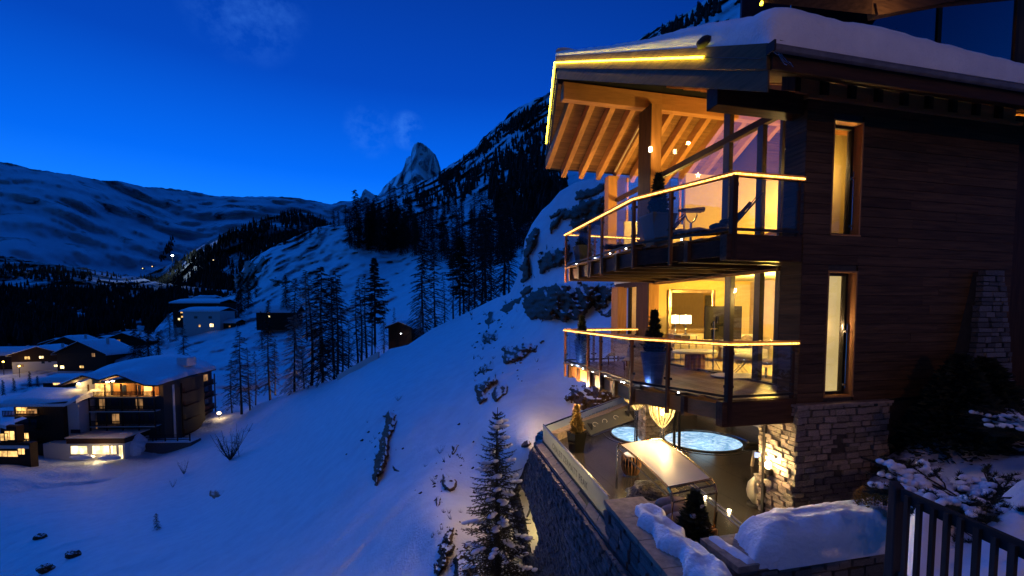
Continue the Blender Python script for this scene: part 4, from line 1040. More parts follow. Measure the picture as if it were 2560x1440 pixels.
# the coping ledge in front of the glass
def topoly(pts, z): return [tuple((ray(*p)*(z/ray(*p).z)).xy) for p in pts]
cp = topoly([(1340,1113),(1358,1104),(1520,1308),(1521,1352)], -4.10)
a0, a1, a2, a3 = [Vector((p[0], p[1], 0)) for p in cp]
for i in range(9):
    t0, t1 = i/9, (i+1)/9
    q = [a0.lerp(a3, t0+.002), a0.lerp(a3, t1-.002), a1.lerp(a2, t1-.002)+Vector((.1,0,0)), a1.lerp(a2, t0+.002)+Vector((.1,0,0))]
    q = [(v.x-O0.x, v.y-O0.y, 0) for v in q]
    # into the wall's frame
    ca, sa = WD.x, WD.y
    loc = [(x*ca+y*sa, -x*sa+y*ca) for x, y, _ in q]
    obj('coping_slab', Mb().prism(loc, -4.17, -4.10+random.uniform(-.003,.003)), M_COPE, RWALL)
# lit recess behind the slanted window
b = Mb(); dp = -.9*sgn
n = len(hole); b.add([(x, -.02*sgn, z) for x, z in hole]+[(x, dp, z) for x, z in hole], [(i,(i+1)%n,n+(i+1)%n,n+i) for i in range(n)]+[tuple(range(n,2*n))])
obj('window_reveal', b, M_PLASTER, RWALL)
hc = (sum(p[0] for p in hole)/n, sum(p[1] for p in hole)/n)
lamp('window_lamp', (hc[0]+.1, -.45*sgn, hc[1]-.05), 3.5, (1,.75,.22), .05, parent=RWALL)
lamp('window_lamp', (hc[0]-.3, -.45*sgn, hc[1]+.6), 1.2, (1,.75,.22), .05, parent=RWALL)
bb = Vector(((sz(1323,1262)[0]), 0, sz(1323,1262)[1])); b2_ = Vector(((sz(1308,1300)[0]), 0, sz(1308,1300)[1]))
obj('window_brace', Mb().bar((bb.x, -.1*sgn, bb.z), (b2_.x, -.1*sgn, b2_.z), .05, .05), M_METAL, RWALL)

# glass parapets with lettering
def text_mesh(s, size):
    c = bpy.data.curves.new('lettering', 'FONT'); c.body = s; c.size = size; c.extrude = .002; c.space_character = 1.25; c.resolution_u = 3
    o = bpy.data.objects.new('tmp', c); COL.objects.link(o); dg = bpy.context.evaluated_depsgraph_get()
    me = bpy.data.meshes.new_from_object(o.evaluated_get(dg)); bpy.data.objects.remove(o); return me
GP = []
def parapet(a, b_, h, n, label, text, tpos, tsize, flip=False):
    a = Vector(a); b_ = Vector(b_); d = (b_-a).normalized(); L = (b_-a).length
    t = thing('glass_parapet', label, 'parapet', tuple(a), math.atan2(d.y, d.x), 'glass parapets round the terrace')
    for i in range(n):
        obj('pane', Mb().box(L*i/n+.006, L*(i+1)/n-.006, -.008, .008, .0, h-.03), M_FROST, t)
    obj('top_rail', Mb().box(0, L, -.022, .022, h-.03, h+.005), M_CHROME, t)
    obj('foot_channel', Mb().box(0, L, -.03, .03, -.01, .05), M_METAL, t)
    if text:
        me = text_mesh(text, tsize); me.materials.append(M_LETTER)
        o = bpy.data.objects.new('lettering', me); COL.objects.link(o); o.parent = t
        xs_ = [v.co.x for v in me.vertices]; wdt = max(xs_)-min(xs_)
        o.location = (tpos*L-wdt/2, -.012, h*.30); o.rotation_euler = (math.pi/2, 0, 0)
    return t
pa = topoly([(1358,1104)], -4.10)[0]; pn = topoly([(1521,1309)], -4.10)[0]; pf = topoly([(1580,1010)], -4.10)[0]
parapet((pa[0], pa[1], -4.10), (pn[0], pn[1], -4.10), .56, 3, 'long frosted glass parapet with dark lettering along the retaining wall', 'CHALET ZERMATT PEAK', .50, .24)
parapet((pa[0], pa[1], -4.10), (pf[0], pf[1], -4.10), .50, 3, 'far frosted glass parapet running from the corner to the boulders', 'CHALET ZERMATT PEAK', .55, .19)
obj('inner_kerb', Mb().bar(Vector((pa[0]+.35, pa[1]+.15, -3.98)), Vector((pf[0], pf[1]-.3, -3.98)), .3, .24), M_COPE, RWALL.parent)
bpy.context.view_layer.update()
for o in list(bpy.data.objects):
    if o.name == 'inner_kerb': tag(o, 'low stone kerb inside the far glass parapet', 'kerb')
# planter wall at the near end and the low wall with the snow heap
PW = thing('planter_wall', 'stone planter wall with broad coping at the near end of the glass parapet', 'wall', tuple(house(0,0,0)), HANG)
tp = [(-2.08,.62),(-2.42,-3.2),(-1.62,-3.2),(-1.30,.60)]
obj('wall_core', Mb().prism([(p[0]+s, p[1]) for p, s in zip(tp, (.05,.05,-.05,-.05))], -8.5, -3.55), M_MORTAR, PW)
# dark stones on its outer and end faces
A = Vector((tp[0][0]+.05, tp[0][1], 0)); Bq = Vector((tp[1][0]+.05, tp[1][1], 0)); dd = (Bq-A).normalized(); nn_ = Vector((-1, .06, 0)).normalized()
stone_face(PW, A, dd, nn_, (Bq-A).length, -5.9, -3.56, hh=(.09,.18), ww=(.2,.6), depth=.06, meshes=DST_MESH)
for i in range(5):
    t0, t1 = i/5, (i+1)/5
    e0, e1 = Vector(tp[0]), Vector(tp[1]); g0, g1 = Vector(tp[3]), Vector(tp[2])
    q = [e0.lerp(e1,t0+.002), e0.lerp(e1,t1-.002), g0.lerp(g1,t1-.002), g0.lerp(g1,t0+.002)]
    obj('coping_slab', Mb().prism([tuple(v) for v in q][::-1], -3.55, -3.47+random.uniform(-.003,.003)), M_COPE, PW)
LW = thing('low_wall', 'low stone wall with coping that carries the big snow heap', 'wall', tuple(house(0,0,0)), HANG)
obj('wall_core', Mb().box(-1.22, 3.2, -1.85, -1.13, -6.5, -3.55), M_DSTONE, LW)
for i in range(4): obj('coping_slab', Mb().box(-1.27+1.12*i, -.156+1.12*i, -1.90, -1.08, -3.55, -3.46+random.uniform(-.003,.003)), M_COPE, LW)
stone_face(LW, Vector((-1.22,-1.86,0)), Vector((1,0,0)), Vector((0,-1,0)), 3.4, -5.2, -3.56, hh=(.1,.18), ww=(.2,.5), depth=.06, meshes=DST_MESH)
stone_face(LW, Vector((-1.23,-1.13,0)), Vector((0,-1,0)), Vector((-1,0,0)), .72, -5.2, -3.56, hh=(.1,.18), ww=(.15,.4), depth=.06, meshes=DST_MESH)
def snow_blob(name, outline, z0, hfun, label, cat='snow', step=.05, m=M_SNOW, par=None):
    "a heap of snow on the outline (r,f) in the chalet's axes"
    t = tag(bpy.data.objects.new('x', None)) if False else None
    xs = [p[0] for p in outline]; ys = [p[1] for p in outline]; b = Mb(); nx = int((max(xs)-min(xs))/step)+3; ny = int((max(ys)-min(ys))/step)+3; D = []
    for j in range(ny):
        for i in range(nx):
            x = min(xs)-step+i*step; y = min(ys)-step+j*step; d = sdist(outline, x, y)+.02*mnoise.noise(Vector((x*5,y*5,z0)))
            h = hfun(x, y, d); h *= 1+.16*mnoise.fractal(Vector((x*1.8,y*1.8,z0)),1.,2.,3); h += .025*mnoise.fractal(Vector((x*6,y*6,z0)),.9,2.,3)*(1 if d > .08 else 0)
            w = house(x, y, z0+(h if d > 0 else -.06)); b.v.append(tuple(w)); D.append(d)
    for j in range(ny-1):
        for i in range(nx-1):
            q = (j*nx+i, j*nx+i+1, (j+1)*nx+i+1, (j+1)*nx+i)
            if max(D[k] for k in q) > 0: b.f.append(q)
    o = obj(name, b, m, smooth=True); tag(o, label, cat, 'snow lying on the terrace walls'); return o
def dome(H, w, p=.5): return lambda x, y, d: H*(min(1, max(0, d)/w))**p
snow_blob('snow_heap', [(-.98,-1.86),(-.75,-1.2),(-.3,-1.02),(1.6,-1.0),(2.6,-1.1),(2.6,-2.0),(.2,-1.98),(-.6,-1.99)], -3.46, lambda x,y,d: (.07+.38*hs((d-.02)/.34)*hs((x+.98)/.8)) if d > 0 else 0, 'big smooth snow heap on the low wall left of the fence', step=.04)
snow_blob('snow_drift', [(-1.60,.16),(-1.78,.02),(-1.84,-.25),(-1.99,-.45),(-1.90,-.8),(-2.06,-1.15),(-1.90,-1.5),(-2.10,-1.9),(-2.0,-2.4),(-1.62,-2.4),(-1.52,-1.6),(-1.60,-1.2),(-1.42,-.9),(-1.50,-.5),(-1.38,-.3),(-1.47,.0)], -3.47, lambda x,y,d: (.05+.13*hs(d/.16)*(1+.9*mnoise.noise(Vector((x*4,y*3,5))))) if d>0 else 0, 'narrow ragged strip of snow on the planter wall coping', step=.03)
snow_blob('snow_drift', [(-1.18,-1.1),(-1.0,-1.12),(-.95,-1.86),(-1.1,-1.88)], -3.46, lambda x,y,d: .05*hs(d/.05) if d>0 else 0, 'thin snow patch at the left end of the low wall', step=.03)
# ------------------------------------------------------------------ things that stand on the balconies and the terrace
def foliage_cone(h, r, n, size, seed=0, hollow=.0, up=.4, taper=.85):
    "small leaf faces spread through a cone of height h and radius r"
    rnd = random.Random(seed); b = Mb()
    for i in range(n):
        t = rnd.random()**1.15; z = h*t; rr = r*(1-t)**taper*(.35+.65*math.sqrt(rnd.random()))*(1+.30*mnoise.noise(Vector((math.cos(t*9)*1.5,t*9,seed)))+.25*mnoise.noise(Vector((seed,t*5,1.7*rnd.random())))); rr = max(rr*rnd.uniform(.75,1.2), .012)
        a = rnd.random()*2*math.pi; c = Vector((rr*math.cos(a), rr*math.sin(a), z))
        d = Vector((math.cos(a), math.sin(a), up+rnd.uniform(-.4,.6))).normalized(); s = size*rnd.uniform(.6,1.3)
        sd = d.cross(Vector((rnd.uniform(-1,1), rnd.uniform(-1,1), 1))).normalized()*s*.45
        b.add([c-d*s*.4-sd*.3, c+sd, c+d*s, c-sd], [(0,1,2,3)])
    return b
def lumps(h, r, n, s0, seed, zmin=.1):
    rnd = random.Random(seed+99); b = Mb()
    for i in range(n):
        t = zmin+(1-zmin)*rnd.random()*.8; a = rnd.random()*2*math.pi; rr = r*(1-t)**.85*.95; c = Vector((rr*math.cos(a), rr*math.sin(a), h*t+.02)); s = s0*rnd.uniform(.5,1.2)
        k = 7; n0 = len(b.v)
        for (q, zz) in ((1.,-.15),(.85,.25),(.4,.45)):
            for j in range(k):
                w = rnd.uniform(.8,1.2); b.v.append((c.x+s*q*w*math.cos(6.283*j/k), c.y+s*q*w*math.sin(6.283*j/k), c.z+s*zz))
        for m_ in range(2):
            for j in range(k): b.f.append((n0+m_*k+j, n0+m_*k+(j+1)%k, n0+(m_+1)*k+(j+1)%k, n0+(m_+1)*k+j))
        b.f.append(tuple(n0+2*k+j for j in range(k))); b.f.append(tuple(n0+j for j in range(k))[::-1])
    return b
def potted(label, loc, pot, fol, leafm, potm, leaf_n=2600, seed=1, rot=HANG, snow=0, cat='potted plant', group=None, square=True):
    t = thing('potted_conifer', label, cat, loc, rot, group)
    (r0, r1, hp) = pot; (rf_, hf_) = fol; n = 4 if square else 20
    prof = [(r0,0),(r1*.97,hp*.94),(r1,hp*.94),(r1,hp),(r1-.03,hp),(r1-.04,hp-.05)]
    if n == 4: prof = [(a*1.02, z) for a, z in prof]
    obj('pot', Mb().lathe(prof, n if not square else 4, square=square), potm, t, bevel=.008 if square else None)
    obj('soil', Mb().lathe([(r1-.045,hp-.07),(r1-.045,hp-.05)], 12), M_MORTAR, t)
    obj('trunk', Mb().tube([(0,0,hp-.06),(0,0,hp+hf_*.6)], .02, 6, r1=.006), M_BARK, t)
    b = foliage_cone(hf_, rf_, int(leaf_n*.45), .085, seed); b.v = [(x,y,z+hp) for x,y,z in b.v]; obj('foliage', b, leafm, t)
    if snow:
        b = lumps(hf_, rf_, snow, .05, seed); b.v = [(x,y,z+hp) for x,y,z in b.v]; obj('snow', b, M_SNOW, t, smooth=True)
    return t
def onfloor(px, r, z):
    f = f_at(px, r); return tuple(house(r, f, z))
# upper balcony
potted('tall tapered dark pot with a ragged conifer at the bend of the upper balcony', onfloor(1640,-.35,ZU), (.16,.28,.66), (.20,.85), M_TOPIARY, M_POT, seed=3, group='potted conifers on the balconies')
potted('tapered dark pot with a small conifer at the far end of the upper balcony', onfloor(1457,-.25,ZU), (.16,.25,.62), (.17,.72), M_TOPIARY, M_POT, seed=4, group='potted conifers on the balconies')
# lower balcony
potted('tall blue-lit pot with a dark conifer at the bend of the lower balcony', onfloor(1636,-.30,ZL), (.18,.29,.74), (.20,.88), M_TOPIARY, M_BLUEPOT, seed=5, group='potted conifers on the balconies', square=False)
potted('blue-lit pot with a slim conifer at the far end of the lower balcony', onfloor(1455,-.20,ZL), (.16,.25,.72), (.16,.72), M_TOPIARY, M_BLUEPOT, seed=6, group='potted conifers on the balconies', square=False)
for q, px, rr in ((1,1615,-.1),(2,1445,0)):
    p = onfloor(px, rr-.45, ZL+.06); lamp('pot_uplight', p, 1.0, (.35,.55,1), .03)
M_VIOLET = emis('violet_reflection_led', (.55,.05,1), 5)
pz = onfloor(1625,-.78,ZL)
# binoculars on a chrome stand
def place(name, label, cat, r, f, z, rot=0, group=None): return thing(name, label, cat, tuple(house(r,f,z)), HANG+rot, group)
fb = f_at(1722, .75)
t = place('binoculars', 'big chrome viewing binoculars on a stand behind the upper railing', 'binoculars', .75, fb, ZU)
obj('pedestal', Mb().lathe([(.17,0),(.16,.02),(.03,.05),(.022,.5),(.03,.52),(.022,.62)], 14), M_CHROME, t)
obj('yoke', Mb().tube([(-.14,0,.92),(-.15,0,.80),(-.09,0,.68),(0,0,.62),(.09,0,.68),(.15,0,.80),(.14,0,.92)], .016, 8), M_CHROME, t)
for s in (-.055,.055):
    obj('barrel', Mb().tube([(-.20,s,.90),(-.05,s,.90),(.12,s,.92),(.28,s,.93)], [.038,.042,.052,.058], 12), M_CHROME, t); obj('eyepiece', Mb().tube([(-.29,s,.90),(-.20,s,.90)], .028, 10), M_BLACKGLOSS, t)
obj('bridge', Mb().bar((-.05,-.05,.91),(-.05,.05,.91),.06,.05), M_CHROME, t)
# sun loungers
def lounger(r, f, rot, label, towel, raised=True):
    t = place('sun_lounger', label, 'sun lounger', r, f, ZU, rot, 'sun loungers on the upper balcony')
    for s in (-.3,.3):
        obj('side_rail', Mb().tube([(-.9,s,.30),(.45,s,.30)], .018, 6), M_METAL, t)
        obj('leg', Mb().tube([(-.7,s,.30),(-.8,s,0)], .016, 6), M_METAL, t); obj('leg', Mb().tube([(.2,s,.30),(.45,s,0)], .016, 6), M_METAL, t); obj('leg', Mb().tube([(.0,s,.30),(.75,s,.75)], .014, 6), M_METAL, t)
    for k in range(9): obj('slat', Mb().box(-.88+.15*k,-.78+.15*k,-.3,.3,.30,.32), 'grey_wood', t)
    bz = .9
    obj('back_frame', Mb().tube([(.4,-.3,.30),(.98,-.3,bz+.1),(.98,.3,bz+.1),(.4,.3,.30)], .018, 6), M_METAL, t)
    for k in range(6):
        q = k/5; obj('slat', Mb().bar((.44+.5*q,-.29,.36+.68*q),(.44+.5*q,.29,.36+.68*q),.07,.015,up=(-.75,0,.6)), 'grey_wood', t)
    obj('back_cushion', Mb().bar((.62,-.19,.66),(.62,.19,.66),.50,.07,up=(-.72,0,.6)), M_SCREEN, t)
    if towel:
        rows = []
        for i in range(22):
            x = -.95+1.35*i/21; rows.append([(x, y, .36+.05*mnoise.noise(Vector((x*5,y*5,r)))+(-.12*max(0,abs(y)-.29)*6)) for y in np.linspace(-.36,.36,11)])
        obj('fur_blanket', Mb().grid(rows), M_FUR, t, smooth=True)
        obj('pillow', ico(.17,.26,.07,(.18,0,.42)), M_BLACKFAB, t, smooth=True); obj('pillow', ico(.14,.24,.06,(.35,0,.52)), M_BLACKFAB, t, smooth=True)
def ico(a, b_, c, o, n=12, seed=0, amp=.0):
    m = Mb(); k = 16
    rows = []
    for i in range(n+1):
        th = math.pi*i/n
        rows.append([(o[0]+a*math.sin(th)*math.cos(2*math.pi*j/k)*(1+amp*mnoise.noise(Vector((i*.7,j*.9 if j<k else 0,seed)))), o[1]+b_*math.sin(th)*math.sin(2*math.pi*j/k)*(1+amp*mnoise.noise(Vector((i*.7,(j if j<k else 0)*.9,seed+5)))), o[2]+c*math.cos(th)) for j in range(k+1)])
    return m.grid(rows)
lounger(.75, 1.65, -.55, 'sun lounger with dark cushions and raised back at the corner of the upper balcony', True)
lounger(.45, 3.9, -.35, 'second sun lounger with fur, farther back beside the tall dark pot', True)
# round side table at the far end
t = place('side_table', 'small white round table at the far end of the upper balcony', 'table', .35, 5.4, ZU); obj('top', Mb().lathe([(.3,.46),(.3,.48)], 20), M_FABW, t); obj('stem', Mb().tube([(0,0,0),(0,0,.46)], .03, 8), M_CHROME, t); obj('foot', Mb().lathe([(.18,0),(.18,.02)], 16), M_CHROME, t)
# lower balcony: fur-covered deck chairs
for (r, f, rot, lb) in ((.75,4.6,.9,'fur-covered lounge chair nearest the bend of the lower balcony'), (.9,5.9,.9,'fur-covered lounge chair at the far end of the lower balcony')):
    t = place('lounge_chair', lb, 'lounge chair', r, f, ZL, rot, 'fur-covered lounge chairs on the lower balcony')
    rows = []
    for i in range(24):
        s = i/23; x = -.7+1.35*s; z = .30+.04*math.sin(s*6) if s < .6 else .30+(s-.6)*1.5
        rows.append([(x, y, z+.035*mnoise.noise(Vector((x*6,y*6,f)))-.9*max(0,abs(y)-.27)) for y in np.linspace(-.35,.35,11)])
    obj('fur_throw', Mb().grid(rows), M_FUR, t, smooth=True)
    obj('frame', Mb().tube([(-.7,-.28,.26),(.1,-.28,.26),(.62,-.28,.85),(.62,.28,.85),(.1,.28,.26),(-.7,.28,.26)], .02, 6), 'rail_wood', t)
    for sx in (-.55,.25):
        for sy in (-.27,.27): obj('leg', Mb().tube([(sx,sy,.26),(sx+.05,sy,0)], .02, 6), 'rail_wood', t)
    obj('cushion', ico(.10,.22,.16,(.42,0,.72)), M_CURTAIN, t, smooth=True)

# lower room
def T(name, label, cat, r, f, z, rot=0, g=None): return place(name, label, cat, r, f, z, rot, g)
t = T('wall_mirror', 'large framed mirror on the yellow wall of the lower room', 'mirror', 3.62, 6.33, -.72)
MW, MH, fw = .88, 1.46, .13
obj('mirror_glass', Mb().box(-MW+fw, MW-fw, -.03, -.02, fw, MH-fw), mat('mirror_glass', (.75,.68,.5), rough=.03, metal=1, var=.02), t)
for a in ((-MW,-MW+fw,0,MH),(MW-fw,MW,0,MH),(-MW+fw,MW-fw,0,fw),(-MW+fw,MW-fw,MH-fw,MH)): obj('frame', Mb().box(a[0],a[1],-.06,0,a[2],a[3]), mat('silvered_frame', (.55,.38,.2), rough=.25, metal=.8) if 'silvered_frame' not in bpy.data.materials else bpy.data.materials['silvered_frame'], t, bevel=.02)
t = T('sideboard', 'pale sideboard under the mirror in the lower room', 'sideboard', 3.7, 6.02, ZL); obj('body', Mb().box(-1.05,1.05,-.22,.22,.12,.86), M_CREAM, t)
obj('top', Mb().box(-1.08,1.08,-.24,.24,.86,.90), M_CREAM, t)
for s in (-.5,0,.5): obj('door_gap', Mb().box(s-.004,s+.004,-.226,-.221,.14,.84), M_MORTAR, t)
for i, (px, yy, rs, lb) in enumerate(((1688, 5.95, .12, 'smaller glowing table lamp under the mirror, left of its twin'), (1714, 5.6, .17, 'larger glowing table lamp with a wide white shade in the lower room'))):
    r_ = None
    u = (px-1280)/FL; r_ = (u*(HC.y+HF.y*yy)-(HC.x+HF.x*yy))/(HR.x-u*HR.y)
    zb = ZL+.90
    t = T('table_lamp', lb, 'lamp', r_, yy, zb, 0, 'table lamps in the lower room')
    obj('base', Mb().lathe([(.07,0),(.07,.02),(.02,.04),(.035,.12),(.02,.20),(.012,.36)], 12), M_CHROME, t); obj('shade', Mb().lathe([(rs,.34),(rs*.96,.60)], 20), M_SHADE, t)
    obj('finial', Mb().lathe([(.015,.60),(.02,.63),(.005,.66)], 8), M_CHROME, t)
    if i == 1: 
        s_ = thing('lamp_stand_table', 'slim console that carries the larger table lamp', 'table', tuple(house(r_, yy, ZL)), HANG)
        obj('top', Mb().box(-.3,.3,-.2,.2,.86,.895), M_FABW, s_)
        for sx in (-.27,.27):
            for sy in (-.17,.17): obj('leg', Mb().tube([(sx,sy,0),(sx,sy,.86)], .014, 6), M_CHROME, s_)
def on_ray(px, Y): 
    u = (px-1280)/FL; return rf(Vector((u*Y, Y, 0)))
r_, f_ = on_ray(1786, 12.3)
t = T('television', 'dark flat screen seen from behind on a chrome pole in the lower room', 'television', r_, f_, ZL, -.18)
obj('screen', Mb().box(-.28,.75,-.02,.03,.86,1.76), M_SCREEN, t, bevel=.01); obj('pole', Mb().tube([(-.04,-.06,0),(-.04,-.06,1.36)], .022, 8), M_CHROME, t); obj('foot', Mb().lathe([(.24,0),(.24,.02)], 20, c=(-.04,-.06)), M_CHROME, t)
obj('bracket', Mb().box(-.10,.22,-.055,-.022,1.22,1.30), M_BLACKGLOSS, t); obj('bracket', Mb().box(.03,.10,-.055,-.022,1.08,1.48), M_BLACKGLOSS, t)
r_, f_ = on_ray(1739, 12.8)
t = T('low_table', 'low white oval table on a fluted golden stump in the lower room', 'table', r_, f_, ZL)
b = Mb(); n = 48; 
for z in (0,.44):
    for i in range(n):
        q = .25+.018*(1 if i%4 < 2 else -1); b.v.append((q*math.cos(6.2832*i/n), q*math.sin(6.2832*i/n), z))
b.f = [(i,(i+1)%n,n+(i+1)%n,n+i) for i in range(n)]+[tuple(range(n,2*n))]
obj('stump', b, 'slat_wood', t); obj('top', Mb().lathe([(.62,.45),(.66,.47),(.66,.51),(.6,.53)], 32, sy=.7), M_FABW, t)
for s in (-1,1): obj('leg', Mb().tube([(.45,.1*s,.45),(.62,.25*s,0)], .014, 6), M_CHROME, t)
r_, f_ = on_ray(1876, 10.9)
t = T('stool', 'white fur stool on crossed chrome legs behind the right-hand panes', 'stool', r_+.25, f_+.5, ZL); obj('cushion', ico(.30,.24,.10,(0,0,.48),amp=.1), M_FABW, t, smooth=True)
for s in (-1,1): obj('leg', Mb().tube([(.2*s,0,.42),(-.24*s,.05,0)], .014, 6), M_CHROME, t); obj('leg', Mb().tube([(.2*s,.1,.42),(-.2*s,.2,0)], .014, 6), M_CHROME, t)
t = T('floor_rug', 'cream fur rug on the floor by the right-hand panes', 'rug', r_-.1, f_+.3, ZL); obj('rug', ico(.62,.48,.04,(0,0,.035),amp=.25,seed=3), M_FABW, t, smooth=True)
r_, f_ = on_ray(1918, 10.9)
t = T('bubble_chair', 'clear bubble chair on a round foot in the near corner of the lower room', 'chair', r_+.15, f_+.15, ZL)
rows = []
for i in range(12):
    th = math.pi*(.12+.80*i/11); rows.append([(.36*math.sin(th)*math.cos(a), .36*math.sin(th)*math.sin(a), .62+.40*math.cos(th)) for a in np.linspace(.6, 2*math.pi-.6, 22)])
obj('shell', Mb().grid(rows), M_ACRYL, t, smooth=True); obj('seat_cushion', ico(.26,.26,.07,(0,0,.38)), M_FUR, t, smooth=True); obj('foot', Mb().lathe([(.26,0),(.26,.02),(.03,.05),(.03,.24)], 18), M_CHROME, t)
t = T('vanity_mirror', 'narrow lit mirror in a yellow frame on the right wall of the lower room', 'mirror', 5.87, 4.2, -.55)
obj('mirror_glass', Mb().box(-.03,-.02,-.26,.26,.12,1.2), M_SCREEN, t); obj('mirror_light', Mb().box(-.06,-.0,-.5,.5,1.42,1.48), M_SHADE, t)
for a in ((-.34,-.26,0,1.32),(.26,.34,0,1.32),(-.26,.26,0,.12),(-.26,.26,1.2,1.32)): obj('frame', Mb().box(-.05,0,a[0],a[1],a[2],a[3]), M_YELLOW, t)
t = T('sofa', 'pale sofa with fur cushions behind the table lamps', 'sofa', 4.85, 5.3, ZL); obj('seat', Mb().box(-.6,.6,-.35,.35,.12,.44), M_FABW, t, bevel=.05); obj('backrest', Mb().box(-.6,.6,.25,.45,.44,.88), M_FABW, t, bevel=.05)
for x in (-.28,.18): obj('cushion', ico(.24,.09,.19,(x,.12,.68),amp=.1), M_FUR, t, smooth=True)
t = T('ceiling_lamp', 'round white lamps under the upper ceiling', 'ceiling lamp', 4.6, 3.2, 4.6)
obj('cable', Mb().tube([(0,0,.2),(0,0,.9)], .004, 4), M_METAL, t); obj('globe', ico(.10,.10,.10,(0,0,.1)), M_SHADE, t, smooth=True)
t['label'] = 'small round glowing lamp hanging behind the upper panes'
# upper room furniture: counter and star lamps
t = T('counter', 'pale counter along the back of the upper room', 'counter', 5.2, 3.4, ZU); obj('body', Mb().box(-.3,.3,-1.2,1.2,0,.9), M_CREAM, t); obj('top', Mb().box(-.34,.34,-1.25,1.25,.9,.94), M_FABW, t)
for i, (px, py, Y, lb) in enumerate(((1603,432,16.6,'glowing star hanging low at the left side pane'), (1672,430,14.9,'glowing star hanging just right of the big column'), (1745,438,13.6,'glowing star hanging above the middle of the upper railing'), (1562,412,17.2,'thin glowing rod lamp under the sloping ceiling'))):
    p = at(px, py, Y+.9); t = thing('star_lamp', lb, 'lamp', tuple(p), 0, 'star lamps in the upper room')
    b = Mb(); 
    if i < 3:
        k = 10
        for s in (-1,1): b.v.append((0, .035*s, 0))
        for j in range(k):
            q = .10 if j % 2 == 0 else .04; b.v.append((q*math.cos(.3+2*math.pi*j/k), 0, q*math.sin(.3+2*math.pi*j/k)))
        for j in range(k): b.f += [(0, 2+j, 2+(j+1)%k), (1, 2+(j+1)%k, 2+j)]
    else: b.tube([(-.1,0,.12),(.12,0,-.14)], .014, 6)
    obj('star', b, M_SHADE, t); obj('cord', Mb().tube([(0,0,.05),(0,0,.7)], .003, 3), M_METAL, t)

# ---- terrace things
# tassel lamps: a bundle of stems that spreads into a glowing fringe
def tassel(x, y, H, R, label, n=46, seed=1, p=12):
    t = thing('tassel_lamp', label, 'floor lamp', (x, y, ZT), 0, 'tassel lamps under the lower balcony'); rnd = random.Random(seed)
    obj('foot', Mb().lathe([(.22,0),(.22,.03),(.05,.06)], 18), M_CHROME, t)
    for k in range(5):
        a = 6.283*k/5; obj('stem', Mb().tube([(.05*math.cos(a),.05*math.sin(a),.03),(.035*math.cos(a),.035*math.sin(a),H*.45),(.07*math.cos(a),.07*math.sin(a),H*.72)], .012, 5), M_CHROME, t)
    for k in range(n):
        a = 6.283*k/n+rnd.uniform(-.05,.05); r0 = R*rnd.uniform(.55,1.)
        pts = [(.04*math.cos(a),.04*math.sin(a),H*.60), (r0*.45*math.cos(a),r0*.45*math.sin(a),H*.66), (r0*.85*math.cos(a),r0*.85*math.sin(a),H*.76), (r0*math.cos(a),r0*math.sin(a),H*.88), (r0*.96*math.cos(a),r0*.96*math.sin(a),H)]
        obj('glass_strand', Mb().tube(pts, .011, 4), M_TASS if k % 2 else M_ACRYLG, t)
    obj('bulb', ico(.05,.05,.07,(0,0,H*.80)), M_BULB, t, smooth=True)
    lamp('tassel_light', (-.1,-.50,H*.93), p, (1,.66,.25), .07, parent=t)
M_TASS = emis('glowing_glass_strand', (1,.72,.25), 1.1, .9, 9); M_ACRYLG = mat('glass_strand', (.35,.27,.12), rough=.15, var=.2, metal=.3)
tassel(3.84, 11.5, 1.92, .34, 'tall stemmed tassel lamp with glowing glass strands in front of the lit tub', seed=2, p=48)
tassel(3.70, 13.4, 1.98, .42, 'second tassel lamp with glowing strands, behind and left of the tall one', seed=3, n=50, p=34)
# hanging chain curtain by the pillar
t = thing('bead_curtain', 'curtain of thin glass bead strings beside the stone pillar', 'bead curtain', tuple(house(1.7,5.35,ZT)), HANG)
for k in range(16): obj('bead_string', Mb().tube([(-.35+.07*k, .02*(k%3), 1.1+.2*math.sin(k*2.1)), (-.35+.07*k, .02*(k%3), 2.0)], .008, 4), M_ACRYLG, t)
# lounge pod
PZ = -2.98
c4 = [ray(*q)*(PZ/ray(*q).z) for q in ((1671,1221),(1779,1199),(1651,1099),(1547,1112))]
pod = thing('lounge_pod', 'curved lounge pod with a cream roof panel and clear acrylic ends on the terrace', 'lounger', (c4[0].x, c4[0].y, ZT), 0)
o_ = Vector((c4[0].x, c4[0].y, ZT))
rows = []; rows2 = []
for i in range(15):
    t_ = i/14; l = c4[0].lerp(c4[3], t_)-o_; r2 = c4[1].lerp(c4[2], t_)-o_; bow = .05*math.sin(t_*math.pi)
    rows.append([l.lerp(r2, j/8)+Vector((0,0,bow+.03*math.sin(j/8*math.pi))) for j in range(9)])
rb = Mb().grid(rows); top = rb
obj('roof_panel', top, mat('cream_roof_panel', (.80,.68,.46), rough=.4, var=.04, scale=1.5), pod, smooth=True)
for s_, nm in ((0,'roof_frame'),(8,'roof_frame')): obj(nm, Mb().tube([rows[i][s_]+Vector((0,0,.012)) for i in range(15)], .022, 8), mat('gold_frame', (.55,.38,.16), rough=.2, metal=.9) if 'gold_frame' not in bpy.data.materials else bpy.data.materials['gold_frame'], pod)
GF = bpy.data.materials['gold_frame']
obj('roof_frame', Mb().tube([rows[0][0]+Vector((0,0,.012)), rows[0][8]+Vector((0,0,.012))], .022, 8), GF, pod); obj('roof_frame', Mb().tube([rows[14][0]+Vector((0,0,.012)), rows[14][8]+Vector((0,0,.012))], .022, 8), GF, pod)
n0 = (c4[0]-c4[3]).normalized(); n0.z = 0
